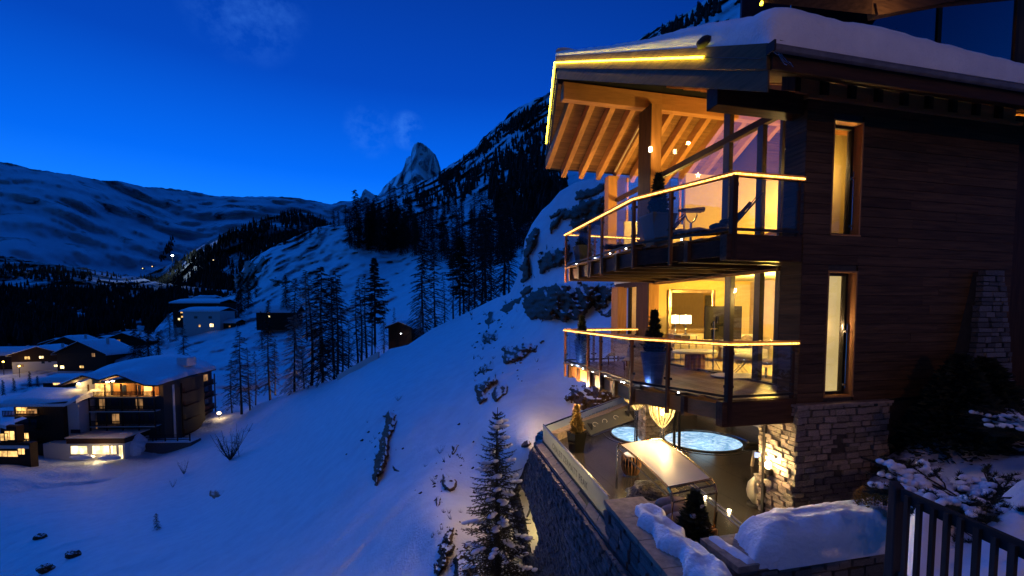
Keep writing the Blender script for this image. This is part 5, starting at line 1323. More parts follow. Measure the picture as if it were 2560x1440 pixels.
for s_ in (0, 8):    # bent posts at the near end
    p0 = rows[0][s_]; obj('bent_post', Mb().tube([p0, p0+n0*.10+Vector((0,0,-.04)), p0+n0*.16+Vector((0,0,-.16)), p0+n0*.17+Vector((0,0,-.5)), p0+n0*.10+Vector((0,0,-1.0))], .028, 8), GF, pod)
    p1 = rows[14][s_]; obj('bent_post', Mb().tube([p1, p1-n0*.10+Vector((0,0,-.1)), p1-n0*.12+Vector((0,0,-1.05))], .026, 8), M_CHROME, pod)
    obj('side_rail', Mb().tube([rows[i][s_]+Vector((0,0,-.12-.05*math.sin(i/14*math.pi))) for i in range(15)], .018, 6), GF, pod)
sh = []
for i in range(9):
    a = i/8*math.pi/2; off_ = n0*(.17*math.sin(a))+Vector((0,0,-.17*(1-math.cos(a)))); sh.append([rows[0][j]+off_ for j in range(9)])
for zz in (-.4,-.62): sh.append([rows[0][j]+n0*.17+Vector((0,0,zz)) for j in range(9)])
for row_ in (sh[4], sh[8]): obj('front_rail', Mb().tube([row_[0], row_[8]], .014, 6), GF, pod)
obj('acrylic_front', Mb().grid(sh), M_ACRYL, pod, smooth=True)
ctr = [(rows[0][0]+rows[0][8])/2, (rows[14][0]+rows[14][8])/2]
for k in range(5):
    q0, q1 = rows[0][0].lerp(rows[0][8], (k+.5)/5), rows[14][0].lerp(rows[14][8], (k+.5)/5)
    q0 = Vector((q0.x, q0.y, .30))+n0*.12; q1 = Vector((q0.x, q0.y, .30)).lerp(Vector((q1.x, q1.y, .30)), .45); obj('base_slat', Mb().bar(q0, q1, .16, .03), 'slat_wood', pod)
obj('base_rim', Mb().bar(Vector((rows[0][0].x, rows[0][0].y, .24))+n0*.2, Vector((rows[0][8].x, rows[0][8].y, .24))+n0*.2, .05, .16), 'slat_wood', pod)
for k in range(3):
    q = ctr[0].lerp(ctr[1], .06+.10*k); obj('cushion', ico(.36,.13,.12,(q.x,q.y,.44+.03*k),amp=.05,seed=k), mat('pink_cushion', (.55,.40,.30), rough=.95) if 'pink_cushion' not in bpy.data.materials else bpy.data.materials['pink_cushion'], pod, smooth=True)
obj('mattress', Mb().bar(Vector((ctr[0].x,ctr[0].y,.36)), Vector((ctr[0].x,ctr[0].y,.36)).lerp(Vector((ctr[1].x,ctr[1].y,.36)), .4), .8, .08), M_FUR, pod)
# barrel-shaped slatted pot
p = ray(1577,1186); p = p*(ZT/p.z)
t = thing('slatted_barrel', 'round barrel of light wooden slats left of the lounge pod', 'barrel', tuple(p), 0)
for k in range(18):
    a = 6.283*k/18; pts = [(q*math.cos(a), q*math.sin(a), z) for q, z in ((.16,.03),(.215,.14),(.24,.27),(.23,.40),(.205,.5))]
    obj('slat', Mb().tube(pts, .022, 5), 'slat_wood', t)
obj('inner_drum', Mb().lathe([(.13,.02),(.19,.14),(.215,.27),(.205,.40),(.18,.5)], 18), M_BLACKFAB, t); obj('foot_ring', Mb().lathe([(.19,0),(.19,.03)], 18), M_CHROME, t)
obj('snow', ico(.18,.18,.07,(0,0,.50),amp=.3,seed=9), M_SNOW, t, smooth=True)
# black planter with golden conifer
p = ray(1441,1128); p = p*(ZT/p.z)
potted('glossy black square planter with a golden conifer in the far corner of the terrace', tuple(p), (.15,.21,.58), (.17,.78), M_GOLD, M_BLACKGLOSS, seed=8, rot=.5, leaf_n=3000)
lamp('planter_light', (p.x+.35, p.y-.5, ZT+1.5), 1.5, (1,.7,.3), .05)
# conifer with snow in front of the pod
p = ray(1735,1385); p = p*(ZT/p.z)
t = potted('small bushy conifer with snow on its right side in front of the lounge pod', (p.x, p.y, ZT), (.17,.21,.16), (.31,.92), M_TOPIARY, M_BLACKGLOSS, seed=12, leaf_n=5200, snow=0, rot=0)
b = Mb()
for z_, a_ in ((.42,.15),(.50,-.2),(.36,-.5),(.30,.4),(.62,.1),(.70,-.6),(.26,-.1),(.55,-2.2)):
    q = .26*(1-z_/1.05); bb_ = ico(.055,.055,.04,(q*math.cos(a_), q*math.sin(a_), z_+.16),seed=z_,amp=.2); b.add(bb_.v, bb_.f)
obj('snow', b, M_SNOW, t, smooth=True)
# tilted ornamental bench panel
pA = ray(1478,1092); pA = pA*(ZT/pA.z); pB = ray(1585,1052); pB = pB*(ZT/pB.z)
d_ = (pB-pA); L_ = d_.length
t = thing('ornamental_bench', 'long tilted dark panel with pale scroll ornament by the far parapet', 'bench', tuple(pA), math.atan2(d_.y, d_.x))
obj('panel', Mb().add([(0,0,.06),(L_,0,.06),(L_,.34,.46),(0,.34,.46),(0,.02,.02),(L_,.02,.02),(L_,.38,.42),(0,.38,.42)], [(0,1,2,3),(7,6,5,4),(0,4,5,1),(1,5,6,2),(2,6,7,3),(3,7,4,0)]), M_POT, t)
for x in (.2, L_-.2): obj('support', Mb().box(x-.04,x+.04,.1,.42,0,.38), M_BLACKFAB, t)
for s_, x0 in ((1,.5),(-1,1.2),(1,1.9)):
    pts = []
    for k in range(16):
        a = k/15*4.5; q = .13*(1-k/20); pts.append((x0+q*1.5*math.cos(a)*s_, .17+q*.65*math.sin(a), .255+q*.78*math.sin(a)+.012))
    obj('scroll', Mb().tube(pts, .010, 4), M_PLASTER, t)
# floor spots
for i, px_, py_ in ((0,1763,1240),(1,1823,1277)):
    p = ray(px_,py_); p = p*(ZT/p.z); t = thing('floor_spot', ['recessed floor spot beside the lounge pod','recessed floor spot nearest the snow heap'][i], 'floor light', tuple(p), 0, 'recessed floor spots in the terrace')
    obj('ring', Mb().lathe([(.06,0),(.06,.012)], 14), M_CHROME, t); obj('lens', Mb().lathe([(.035,.012),(.035,.02)], 12), M_SPOTW, t)
    lamp('floor_spot_light', (0,0,.05), 1.0, (1,.75,.4), .03, parent=t)
# ceramic vase and covered control pedestal by the pier
p = ray(1893,1262); p = p*(ZT/p.z)
t = thing('ceramic_vase', 'big pale round vase behind the door post beside the stone pier', 'vase', tuple(p), 0); obj('vase_body', Mb().lathe([(.10,.04),(.19,.16),(.22,.30),(.19,.46),(.10,.58),(.07,.62),(.09,.66)], 24), mat('pale_ceramic', (.30,.27,.20), rough=.35), t, smooth=True); obj('plinth', Mb().lathe([(.2,0),(.2,.04)], 20), M_BLACKFAB, t)
p = ray(1880,1165); p = p*(ZT/p.z)
t = thing('covered_heater', 'small dark hooded stand with a pale blue screen beside the large tub', 'outdoor heater', tuple(p), -.5); obj('hood', Mb().add([(-.25,-.2,.42),(.25,-.2,.5),(.25,.2,.5),(-.25,.2,.42),(-.12,-.1,.62),(.2,-.1,.66),(.2,.1,.66),(-.12,.1,.62)], [(3,2,1,0),(4,5,6,7),(0,1,5,4),(1,2,6,5),(2,3,7,6),(3,0,4,7)]), M_BLACKGLOSS, t, bevel=.03)
obj('post', Mb().tube([(0,0,0),(.05,0,.45)], .04, 8), M_CREAM, t); obj('screen', Mb().box(.05,.2,-.215,-.205,.30,.44), emis('pale_blue_screen', (.6,.7,1), 1.2), t)
# boulder on the terrace
def boulder(name, label, loc, s, seed, m=M_ROCK, cat='rock', group=None):
    b = Mb(); rows = []
    for i in range(22):
        th = math.pi*i/21; rows.append([])
        for j in range(33):
            a = 2*math.pi*(j%32)/32; d = Vector((math.sin(th)*math.cos(a), math.sin(th)*math.sin(a), math.cos(th)))
            q = 1+.28*mnoise.fractal(d*1.6+Vector((seed,0,0)),1.,2.,4)+.10*(1-abs(mnoise.noise(d*4+Vector((seed,1,2)))))
            rows[-1].append((d.x*q*s[0], d.y*q*s[1], d.z*q*s[2]+s[2]*.7))
    o = obj(name, Mb().grid(rows), m, smooth=False); o.location = loc; tag(o, label, cat, group); return o
p = ray(1632,1262); p = p*(ZT/p.z)
boulder('terrace_rock', 'mossy layered rock on the terrace floor left of the lounge pod', (p.x,p.y,ZT), (.48,.36,.20), 4, m=snow_mat('mossy_rock', 6, rock=.4, slope=(1.2,1.3), rockcol=(.16,.13,.075), bump=1))
# ------------------------------------------------------------------ village
def gw(px, py): return G_hill(px, py)
WDK = DIRECTIONAL['hotel_wood'][0]
def bx(name, par, x0, x1, y0, y1, z0, z1, m, **k): return obj(name, Mb().box(x0,x1,y0,y1,z0,z1), m, par, **k)
def window(par, x, z, w, h, y, m, frame=M_METAL, cross=True):
    "a window in a wall that faces -y"
    f = Mb(); t = .08
    f.box(x-w/2, x+w/2, y-.06, y+.02, z, z+t); f.box(x-w/2, x+w/2, y-.06, y+.02, z+h-t, z+h); f.box(x-w/2, x-w/2+t, y-.06, y+.02, z+t, z+h-t); f.box(x+w/2-t, x+w/2, y-.06, y+.02, z+t, z+h-t)
    if cross: f.box(x-.03, x+.03, y-.05, y+.01, z+t, z+h-t)
    o = obj('window', f, frame, par); p = obj('pane', Mb().box(x-w/2+t, x+w/2-t, y-.02, y-.005, z+t, z+h-t), m, None)
    p.parent = o; p.location = Vector(p.location)-Vector(o.location); return o
def gable_roof(par, x0, x1, y0, y1, z, rise, over=.9, snow=.6, ridge='y', m=WDK, t=.22):
    "gable roof over the box; ridge along y (gable to the front) or x; with a snow cover"
    X0, X1, Y0, Y1 = x0-over, x1+over, y0-over, y1+over
    if ridge == 'y': xm = (X0+X1)/2; k = rise/((x1-x0)/2); pr = [(X0, z-k*over), (xm, z+rise), (X1, z-k*over)]
    else: ym = (Y0+Y1)/2; k = rise/((y1-y0)/2); pr = [(Y0, z-k*over), (ym, z+rise), (Y1, z-k*over)]
    def prof(nm, dz0, dz1, mm, e=0., jit=0):
        n = 14; rows = []
        a0, a1 = (Y0-e, Y1+e) if ridge == 'y' else (X0-e, X1+e)
        top = []
        for i in range(n+1):
            s = i/n; u = (pr[0][0]-e)+(pr[2][0]+e-pr[0][0]+e)*s; zz = float(np.interp(u, [pr[0][0]-e, pr[1][0], pr[2][0]+e], [pr[0][1], pr[1][1], pr[2][1]]))
            ed = min(s, 1-s)/.08; top.append((u, zz+dz0, zz+dz0+(dz1-dz0)*(hs(ed) if jit else 1)))
        for a in np.linspace(a0, a1, 9 if jit else 2):
            row = []
            for u, zl, zh in top:
                h = zh
                if jit:
                    ea = min(a-a0, a1-a)/.5; h = zl+(zh-zl)*(.35+.65*hs(ea))*(1+.25*mnoise.noise(Vector((u*.6, a*.6, z))))
                row.append((u, a, h) if ridge == 'y' else (a, u, h))
            rows.append(row)
        b = Mb().grid(rows)
        # underside and ends
        low = [[((u, a, zl) if ridge == 'y' else (a, u, zl)) for u, zl, zh in top] for a in (a0, a1)]
        b.grid([r[::-1] for r in low])
        for q, rr, lo in ((0, rows[0], low[0]), (1, rows[-1], low[1])):
            b.grid([lo, rr] if q == 0 else [rr, lo])
        b.grid([[r[0] for r in rows], [low[0][0]]*0 or [(*r[0][:2], r[0][2]-(dz1-dz0)*.9) for r in rows]]); b.grid([[(*r[-1][:2], r[-1][2]-(dz1-dz0)*.9) for r in rows], [r[-1] for r in rows]])
        return obj(nm, b, mm, par, smooth=bool(jit))
    prof('roof', -.02, t, m); prof('roof_snow', t+.01, t+snow, M_SNOWR, e=.06, jit=1)
def balcony_row(par, x0, x1, y, z, d=1.3, h=1.0, m=WDK):
    bx('balcony_floor', par, x0, x1, y-d, y-.01, z-.12, z, M_PLASTER if d > 1.4 else m)
    b = Mb(); b.box(x0, x1, y-d-.02, y-d+.04, z+h-.1, z+h); b.box(x0, x1, y-d-.02, y-d+.04, z+.08, z+.16)
    for x in np.arange(x0, x1, .26): b.box(x, x+.16, y-d-.01, y-d+.02, z+.1, z+h-.1)
    obj('balustrade', b, m, par)
def house_at(name, label, px, py, w, d, h, rise, rot, walls, wins, ridge='y', cat='house', group='snow-roofed houses of the village', base=None, chim=True, split=None, bal=None, snow=.55, Y=None):
    p = at(px, py, Y) if Y else gw(px, py)
    t = thing(name, label, cat, (p.x, p.y, p.z-.3), rot, group)
    bx('foundation', t, -w/2, w/2, 0, d, -5, 0, M_PLASTER if cat in ('house',) else WDK)
    if split:  # plaster below, timber above
        bx('wall', t, -w/2, w/2, 0, d, 0, split, M_PLASTER); bx('wall', t, -w/2-.06, w/2+.06, -.06, d+.06, split, h, WDK)
    else: bx('wall', t, -w/2, w/2, 0, d, 0, h, walls)
    if ridge == 'y':
        for y in (0, d): obj('gable', Mb().add([(-w/2,y,h),(w/2,y,h),(0,y,h+rise-.02),(-w/2,y+.05,h),(w/2,y+.05,h),(0,y+.05,h+rise-.02)], [(0,1,2),(5,4,3),(0,3,4,1),(1,4,5,2),(2,5,3,0)]), WDK if split or walls is WDK else walls, t)
    gable_roof(t, -w/2, w/2, 0, d, h, rise, ridge=ridge, snow=snow, over=min(1.1, w*.09))
    if bal:
        for z in bal: balcony_row(t, -w/2+.3, w/2-.3, -.07, z)
    for (x, z, ww, hh, m) in wins: window(t, x, z, ww, hh, -.08 if split and z > split-.2 else -.01, m, cross=ww > .8)
    if chim: bx('chimney', t, w*.2, w*.2+.7, d*.5, d*.5+.7, h+rise*.3, h+rise+1.1, M_PLASTER)
    return t
MD = mat('dark_pane', (.02,.03,.05), rough=.1)
# the hotel: main block
pH = at(245, 1098, 86.0)
H = thing('hotel', 'large timber and plaster hotel with twin lit gables and three rows of dark balconies', 'hotel', (pH.x, pH.y, pH.z), .03)
S = 86.0/FL            # metres per picture unit at the facade
def hx(px): return (px-245)*S
def hz(py): return (1098-py)*S
Wf = hx(412); zr = hz(962)
bx('wall', H, 0, Wf, 0, 12, -3, hz(955), M_MORTAR)
bx('white_wall', H, hx(183), -.02, 1.2, 12, -3, hz(962), M_PLASTER)
obj('white_gable', Mb().add([(hx(183),1.2,hz(962)),(-.02,1.2,hz(962)),(-.02,1.2,hz(934)),(hx(183),1.5,hz(962)),(-.02,1.5,hz(962)),(-.02,1.5,hz(934))], [(0,1,2),(5,4,3),(0,3,4,1),(1,4,5,2),(2,5,3,0)]), M_PLASTER, H)
for zc in (952, 990, 1025, 1068): window(H, -.9, hz(zc+8), 1.3, 1.4, 1.18, MD if zc != 1068 else M_GLOWD)
# storeys of balconies between hx(248) and hx(405)
for i, pyb in enumerate((986, 1022, 1060)):
    z = hz(pyb); lit = i == 0
    bx('balcony_floor', H, hx(246), hx(404), -1.7, -.02, z-.16, z, M_CREAM if lit else M_PLASTER)
    b = Mb(); x0, x1 = hx(246), hx(404)
    b.box(x0, x1, -1.72, -1.64, z+.92, z+1.02); b.box(x0, x1, -1.72, -1.64, z+.05, z+.13)
    for x in np.arange(x0, x1, .24): b.box(x, x+.13, -1.70, -1.67, z+.1, z+.92)
    obj('balustrade', b, WDK, H)
for px in (246, 286, 325, 364, 404): bx('balcony_post', H, hx(px)-.09, hx(px)+.09, -1.64, -1.46, hz(1098), hz(955), 'hotel_wood')
# recessed rooms and doors of each storey
for i, pyb in enumerate((1022, 1060)):
    for j, px in enumerate((262, 292, 322, 352, 382)):
        m = (M_GLOWD, MD, MD, M_GLOWD, MD, MD, M_GLOWD, MD, MD, MD)[i*5+j]
        window(H, hx(px), hz(pyb)+.1, 1.5, 2.0, -.01, m)
for j, (px, m) in enumerate(((255, M_GLOW), (272, M_GLOW), (300, M_YELLOW), (316, MD), (335, M_YELLOW), (352, MD), (375, M_GLOW), (392, MD))):
    bx('lit_panel', H, hx(px)-.75, hx(px)+.75, -.06, -.021, hz(986)+.05, hz(986)+2.3, DIRECTIONAL['window_wood'][2] if m in (M_YELLOW, MD) else m)
for px in (316, 352): window(H, hx(px), hz(986)+.1, .9, 1.9, -.07, MD)
bx('room_bay', H, hx(262), hx(400), -.3, -.021, hz(1098), hz(1062), M_MORTAR)
for px in (286, 330): window(H, hx(px), hz(1092), 1.1, 1.6, -.31, M_GLOWD)
# right-hand side, receding
side_d = 19.5
def side_pt(t, z, out=0): return Vector((Wf - 2.9*t + .0 + out*.95, side_d*t - out*.15, z))
for i, pyb in enumerate((986, 1022, 1060, 1098)):
    for (t0, t1) in ((.28, .95),):
        a, c = side_pt(t0, hz(pyb), .9), side_pt(t1, hz(pyb), .9)
        obj('side_balcony', Mb().bar(a, c, .12, .95), WDK, H); obj('balcony_edge', Mb().bar(a-Vector((0,0,.55)), c-Vector((0,0,.55)), 1.5, .12), 'hotel_wood', H)
q = [(Wf, 0), (Wf-2.9, side_d), (0, side_d), (0, .5)]
obj('side_wall', Mb().prism(q, -3, hz(958)), WDK, H)
for t in (.12, .20): 
    a, c = side_pt(t, 0), side_pt(t+.05, 0)
    obj('white_pier', Mb().add([(a.x+.45,a.y,-3),(c.x+.45,c.y,-3),(c.x,c.y,-3),(a.x,a.y,-3),(a.x+.45,a.y,hz(965)),(c.x+.45,c.y,hz(965)),(c.x,c.y,hz(965)),(a.x,a.y,hz(965))],[(3,2,1,0),(4,5,6,7),(0,1,5,4),(1,2,6,5),(2,3,7,6),(3,0,4,7)]), M_PLASTER, H)
for i, pyb in enumerate((986, 1022, 1060)):
    for t in (.35, .5, .65, .8):
        a = side_pt(t, hz(pyb)+.1); r = (i*4+int(t*20)) % 5
        obj('side_window', Mb().box(a.x, a.x+.12, a.y, a.y+1.3, a.z, a.z+1.6), M_GLOWD if r == 1 else MD, H)
for t in (.25, .97): a = side_pt(t, 0, 1.0); bx('side_post', H, a.x-.1, a.x+.1, a.y-.1, a.y+.1, hz(1120), hz(965), 'hotel_wood')
# roof: two gables to the front joined to one snowy roof
gx = [hx(183), hx(240), hx(278), hx(322), hx(388), hx(416)]; gz = [hz(958), hz(934), hz(946), hz(932), hz(959), hz(960)]
def roofz(x): return float(np.interp(x, gx, gz))
def roof_surface(dz, jit, e):
    rows = []
    for j in range(13):
        t = j/12; row = []
        y = -2.1-e + (side_d+2.6)*t
        for i in range(41):
            s = i/40; xa = hx(180)-e; xb = hx(418)+e - 2.6*t; x = xa+(xb-xa)*s
            xr = hx(180)+(hx(418)-hx(180))*s; back = hz(959)+.2+3.0*math.sin(min(1, t*1.3)*math.pi*.5)*max(0, math.sin(math.pi*min(1, .22+.78*s)))**.9
            z = roofz(xr)*(1-min(1, t*2.2))+ (back)*(min(1, t*2.2)) if t < .45 else back
            ed = min(s, 1-s)/.03; ef = t/.06
            z += dz*(.35+.65*hs(min(ed, ef))) if jit else dz
            if jit: z += .12*mnoise.noise(Vector((x*.5, y*.5, 0)))
            row.append((x, y, z))
        rows.append(row)
    return rows
ra = roof_surface(.0, False, 0); rb_ = roof_surface(.28, False, 0)
b = Mb().grid(ra); b.grid([r[::-1] for r in rb_]); b.grid([rb_[0], ra[0]]); b.grid([ra[-1], rb_[-1]]); b.grid([[r[0] for r in ra],[r[0] for r in rb_]]); b.grid([[r[-1] for r in rb_],[r[-1] for r in ra]])
obj('roof', b, WDK, H); rc = roof_surface(.85, True, .1); b = Mb().grid(rc); b.grid([rb_[0], rc[0]]); b.grid([[r[-1] for r in rb_],[r[-1] for r in rc]]); obj('roof_snow', b, M_SNOWR, H, smooth=True)
bx('roof_dormer', H, hx(345), hx(378), 11, 14, hz(930), hz(905), M_SNOWR, bevel=.3)
for px, z in ((300, 950), (313, 948)): obj('gable_lamp', ico(.28,.28,.12,(hx(px)-1.0,-1.0,hz(z))), M_BULB, H)
lamp('hotel_light', (hx(305),-1.2,hz(955)), 95, (1,.58,.15), .15, parent=H); lamp('hotel_light', (hx(375),-1.2,hz(963)), 85, (1,.5,.12), .15, parent=H); lamp('hotel_light', (hx(262),-1.2,hz(958)), 45, (1,.6,.18), .15, parent=H)
lamp('hotel_light', (hx(196),.3,hz(957)), 26, (1,.7,.25), .15, parent=H); obj('wall_lamp', ico(.2,.2,.12,(hx(192),1.0,hz(958))), M_BULB, H)
# white ground floor with large lit windows
p = at(110, 1152, 80.0); s2 = 80/FL
A = thing('hotel_annexe', 'low white restaurant wing with large bright windows in front of the hotel', 'building', (p.x, p.y, p.z), .02)
w = 203*s2
bx('wall', A, 0, w, 0, 7, -2, 44*s2, M_PLASTER); bx('roof_band', A, 60*s2, w+.1, -.15, 7.1, 44*s2+.002, 58*s2, 'hotel_wood'); bx('roof_edge', A, 58*s2, w+.3, -.3, 7.2, 58*s2+.002, 58*s2+.18, M_PLASTER)
for (x0, x1, z0, z1) in ((68,111,16,39),(122,166,16,39),(168,184,16,39),(188,200,4,40)):
    window(A, (x0+x1)/2*s2, z0*s2, (x1-x0)*s2, (z1-z0)*s2, -.01, M_GLOWB, frame=M_PLASTER)
lamp('annexe_light', (w*.75, -1.6, 1.6), 40, (1,.72,.35), .2, parent=A)
# brown block on the left with the snow roof
p = at(42, 1140, 82.0); s3 = 82/FL
B2 = thing('timber_wing', 'dark timber wing with a deep snow roof left of the hotel', 'building', (p.x, p.y, p.z), .02)
bx('wall', B2, 0, 122*s3, 0, 3.2, -2, 128*s3, 'hotel_wood'); bx('white_wall', B2, 122*s3+.02, 150*s3, .8, 4.2, -2, 136*s3, M_PLASTER)
for z in (35, 70, 106):
    balcony_row(B2, -.8, 68*s3, -.01, z*s3, d=1.2)
window(B2, 22*s3, 72*s3, 2.0, 1.6, -.01, MD); window(B2, 48*s3, 72*s3, 1.2, 1.6, -.01, MD); window(B2, 20*s3, 108*s3, 2.2, 1.3, -.01, M_GLOW); window(B2, 45*s3, 108*s3, 2.0, 1.0, -.01, M_GLOWD)
window(B2, 8*s3, 38*s3, 1.6, 1.6, -.01, M_GLOW); window(B2, 26*s3, 38*s3, 1.2, 1.6, -.01, M_GLOW)
window(B2, 140*s3, 55*s3, 1.7, .7, .79, MD, cross=False)
rows = []
for j in range(9):
    t = j/8; rows.append([])
    for i in range(21):
        s = i/20; x = -1.6+(158*s3+2.6)*s; z = 133*s3 + (14*s3 if s > .85 else 0)*((s-.85)/.15) + 1.6*t*(1-.3*s)
        z += .75*(.3+.7*hs(min(s, 1-s)/.05))*(.3+.7*hs(t/.12)); rows[-1].append((x, -1.3+6.5*t, z+.1*mnoise.noise(Vector((x*.5,t*4,2)))))
b = Mb().grid(rows); b.grid([[(q[0], q[1]+.02, 130*s3+(14*s3*((i/20-.85)/.15) if i/20 > .85 else 0)) for i, q in enumerate(rows[0])], rows[0]]); b.grid([[r[-1] for r in rows], [(r[-1][0], r[-1][1], r[-1][2]-.8) for r in rows]][::-1])
obj('roof_snow', b, M_SNOWR, B2, smooth=True)
obj('roof', Mb().add([(-1.5,-1.2,128*s3),(158*s3+.9,-1.2,140*s3),(158*s3+.9,5,152*s3),(-1.5,5,146*s3),(-1.5,-1.2,131*s3),(158*s3+.9,-1.2,143*s3),(158*s3+.9,5,155*s3),(-1.5,5,149*s3)],[(3,2,1,0),(4,5,6,7),(0,1,5,4),(1,2,6,5),(2,3,7,6),(3,0,4,7)]), 'hotel_wood', B2)
lamp('wing_light', (25*s3,-.6,114*s3), 16, (1,.55,.18), .1, parent=B2)
# corner house at the far left edge
p = at(-10, 1150, 74.0); s4 = 74/FL
C2 = thing('corner_house', 'dark house with orange lit windows at the left edge of the picture', 'house', (p.x, p.y, p.z), -.02)
bx('wall', C2, -4, 90*s4, 0, 1.2, -2, 44*s4, 'hotel_wood'); bx('white_band', C2, -4, 88*s4, -.1, -.01, 30*s4, 38*s4, M_PLASTER)
for (x, z, ww, hh, m) in ((32,8,3.6,1.1,M_GLOW),(68,14,1.3,1.2,M_GLOW)): window(C2, x*s4, z*s4, ww, hh, -.12 if z > 28 else -.01, m)
bx('upper_wall', C2, 10*s4, 52*s4, .3, 1.5, 44*s4+.01, 86*s4, 'hotel_wood'); window(C2, 35*s4, 50*s4, 1.8, 1.6, .29, M_GLOW); window(C2, 20*s4, 48*s4, 1.4, 1.3, .29, M_GLOW)
rows = []
for j in range(6):
    t = j/5; rows.append([])
    for i in range(11):
        s = i/10; x = -5+(48*s4+5)*s; rows[-1].append((x, -.9+3.2*t, 52*s4+ (92-52)*s4*s + .5*hs(min(s,1-s)/.1)+1.2*t*.4))
b = Mb().grid(rows); b.grid([[(q[0],q[1],q[2]-.6) for q in rows[0]], rows[0]]); obj('roof_snow', b, M_SNOWR, C2, smooth=True)
# fence on the bank right of the restaurant and its stone bank
p = at(350, 1142, 84); s5 = 84/FL
FB = thing('bank_wall', 'dark stone bank with snow on top below the little rail fence', 'wall', (p.x, p.y, p.z), .02); obj('wall_core', Mb().add([(0,0,-2),(128*s5,0,1.5),(128*s5,3,1.5),(0,3,-2),(0,.2,34*s5),(128*s5,.2,34*s5),(128*s5,3,36*s5),(0,3,36*s5)],[(3,2,1,0),(4,5,6,7),(0,1,5,4),(1,2,6,5),(2,3,7,6),(3,0,4,7)]), M_DSTONE, FB)
obj('snow', Mb().bar((0,1.2,36*s5+.1),(128*s5,1.2,36*s5+.1),2.6,.22), M_SNOW, FB, bevel=.08)
FF = thing('rail_fence', 'dark three-rail wooden fence on the bank right of the restaurant wing', 'fence', (p.x, p.y+.3, p.z+36*s5+.2), .02)
for k in range(5): obj('post', Mb().box(k*31*s5-.09,k*31*s5+.09,-.08,.08,-.2,1.35), 'grey_wood', FF)
for z in (.35,.8,1.2): obj('rail', Mb().box(-.4,127*s5,-.12,-.081,z-.07,z+.07), 'grey_wood', FF)
p = at(325, 1140, 83); boulder('snow_mound', 'tall snow mound between the restaurant wing and the rail fence', (p.x,p.y,p.z-1), (2.6,2.0,2.3), 21, m=M_SNOW, cat='snow')
for q, (px, py) in enumerate(((205,1150),(275,1150))):
    p = at(px, py, 78); boulder('garden_table', ['snow-covered table below the left restaurant window','snow-covered table below the right restaurant windows'][q], (p.x,p.y,p.z), (1.8,.8,.35), 31+q, m=M_SNOW, cat='table')
lamp('path_lamp', tuple(at(548,1046,99)+Vector((.6,-.6,1.0))), 9, (1,.66,.25), .2)
p = at(548,1048,99); t = thing('path_light', 'bright lamp on a short post at the right end of the hotel', 'lamp', tuple(p)); obj('post', Mb().tube([(0,0,-.5),(0,0,1.2)],.08,6), M_METAL, t); obj('globe', ico(.35,.35,.25,(0,0,1.35)), M_BULB, t, smooth=True)
# low snowed pavilion behind the timber wing
house_at('garden_pavilion', 'long low snow-roofed shed with one lit window, behind the timber wing', 165, 968, 15, 8, 2.6, .8, .02, WDK, [(-3,1.0,2.4,.9,M_GLOW)], ridge='x', chim=False, cat='shed', snow=.8)
# the village houses, left to right
G1, G2, GD = M_GLOW, M_GLOWB, M_GLOWD
WH = M_PLASTER
house_at('village_house', 'snow-roofed timber house at the far left with a yellow street glow beside it', 18, 922, 17, 11, 6.5, 2.0, .25, WDK, [(2.5,1.2,1.6,1.0,G1),(-4,4.,1.2,1.,MD)], ridge='x', Y=188)
house_at('village_house', 'wide gabled house with white plaster right half and three lit windows', 100, 922, 18.5, 12, 6, 3.0, .2, WH, [(.8,4.4,1.7,1.1,G2),(5.5,.9,1.5,1.,G2),(-4,4.2,1.9,1.2,G1),(3.5,2.8,1.1,.9,MD),(1.2,2.4,1.1,.9,MD),(6.5,3.,1.1,.9,MD),(-6,1.2,1.2,1,GD)], split=3.2, Y=182)
house_at('village_house', 'timber-gabled house with one orange window behind the wide white one', 168, 905, 17, 12, 8.5, 3.6, .10, WH, [(1.0,6.0,1.5,1.5,G1),(4,3,1.2,1.2,MD)], split=4, Y=215)
house_at('village_house', 'dark chalet with a long sloping snow roof in the middle of the village', 205, 926, 20, 13, 7, 4.4, -.05, WDK, [(-8,.9,1.7,1.3,G2),(0,1.2,1.8,1.0,G1),(5,5.6,1.5,1.5,GD)], Y=176)
house_at('village_house', 'small house with a broad flat snow roof right of the dark chalet', 262, 922, 12.5, 9, 2.8, 1.0, 0, WH, [(-3,.9,1.,1.,MD)], ridge='x', chim=False, Y=180, snow=1.)
house_at('village_house', 'low gabled house half hidden behind the dark chalet', 258, 880, 17, 12, 6, 2.6, -.05, WDK, [(3,3,1.2,1,MD)], Y=250)
house_at('village_house', 'dark house with two lit windows beside the big firs at the right of the village', 310, 885, 18, 13, 7, 3.6, .2, WH, [(-7.4,5.6,1.1,1,G1),(-7.3,3.0,1.7,1.4,G1),(-2,6.6,1.5,1,GD)], split=4.5, Y=225)
house_at('village_house', 'small white-gabled house in front of the big firs', 308, 922, 10, 9, 4.2, 1.8, -.1, WDK, [(1,1.2,1.2,1.,MD)], Y=185)
house_at('village_house', 'distant timber house on the upper left edge of the village', 140, 880, 15, 10, 5, 2.4, .1, WDK, [(2,2,1.2,1,GD)], Y=255)
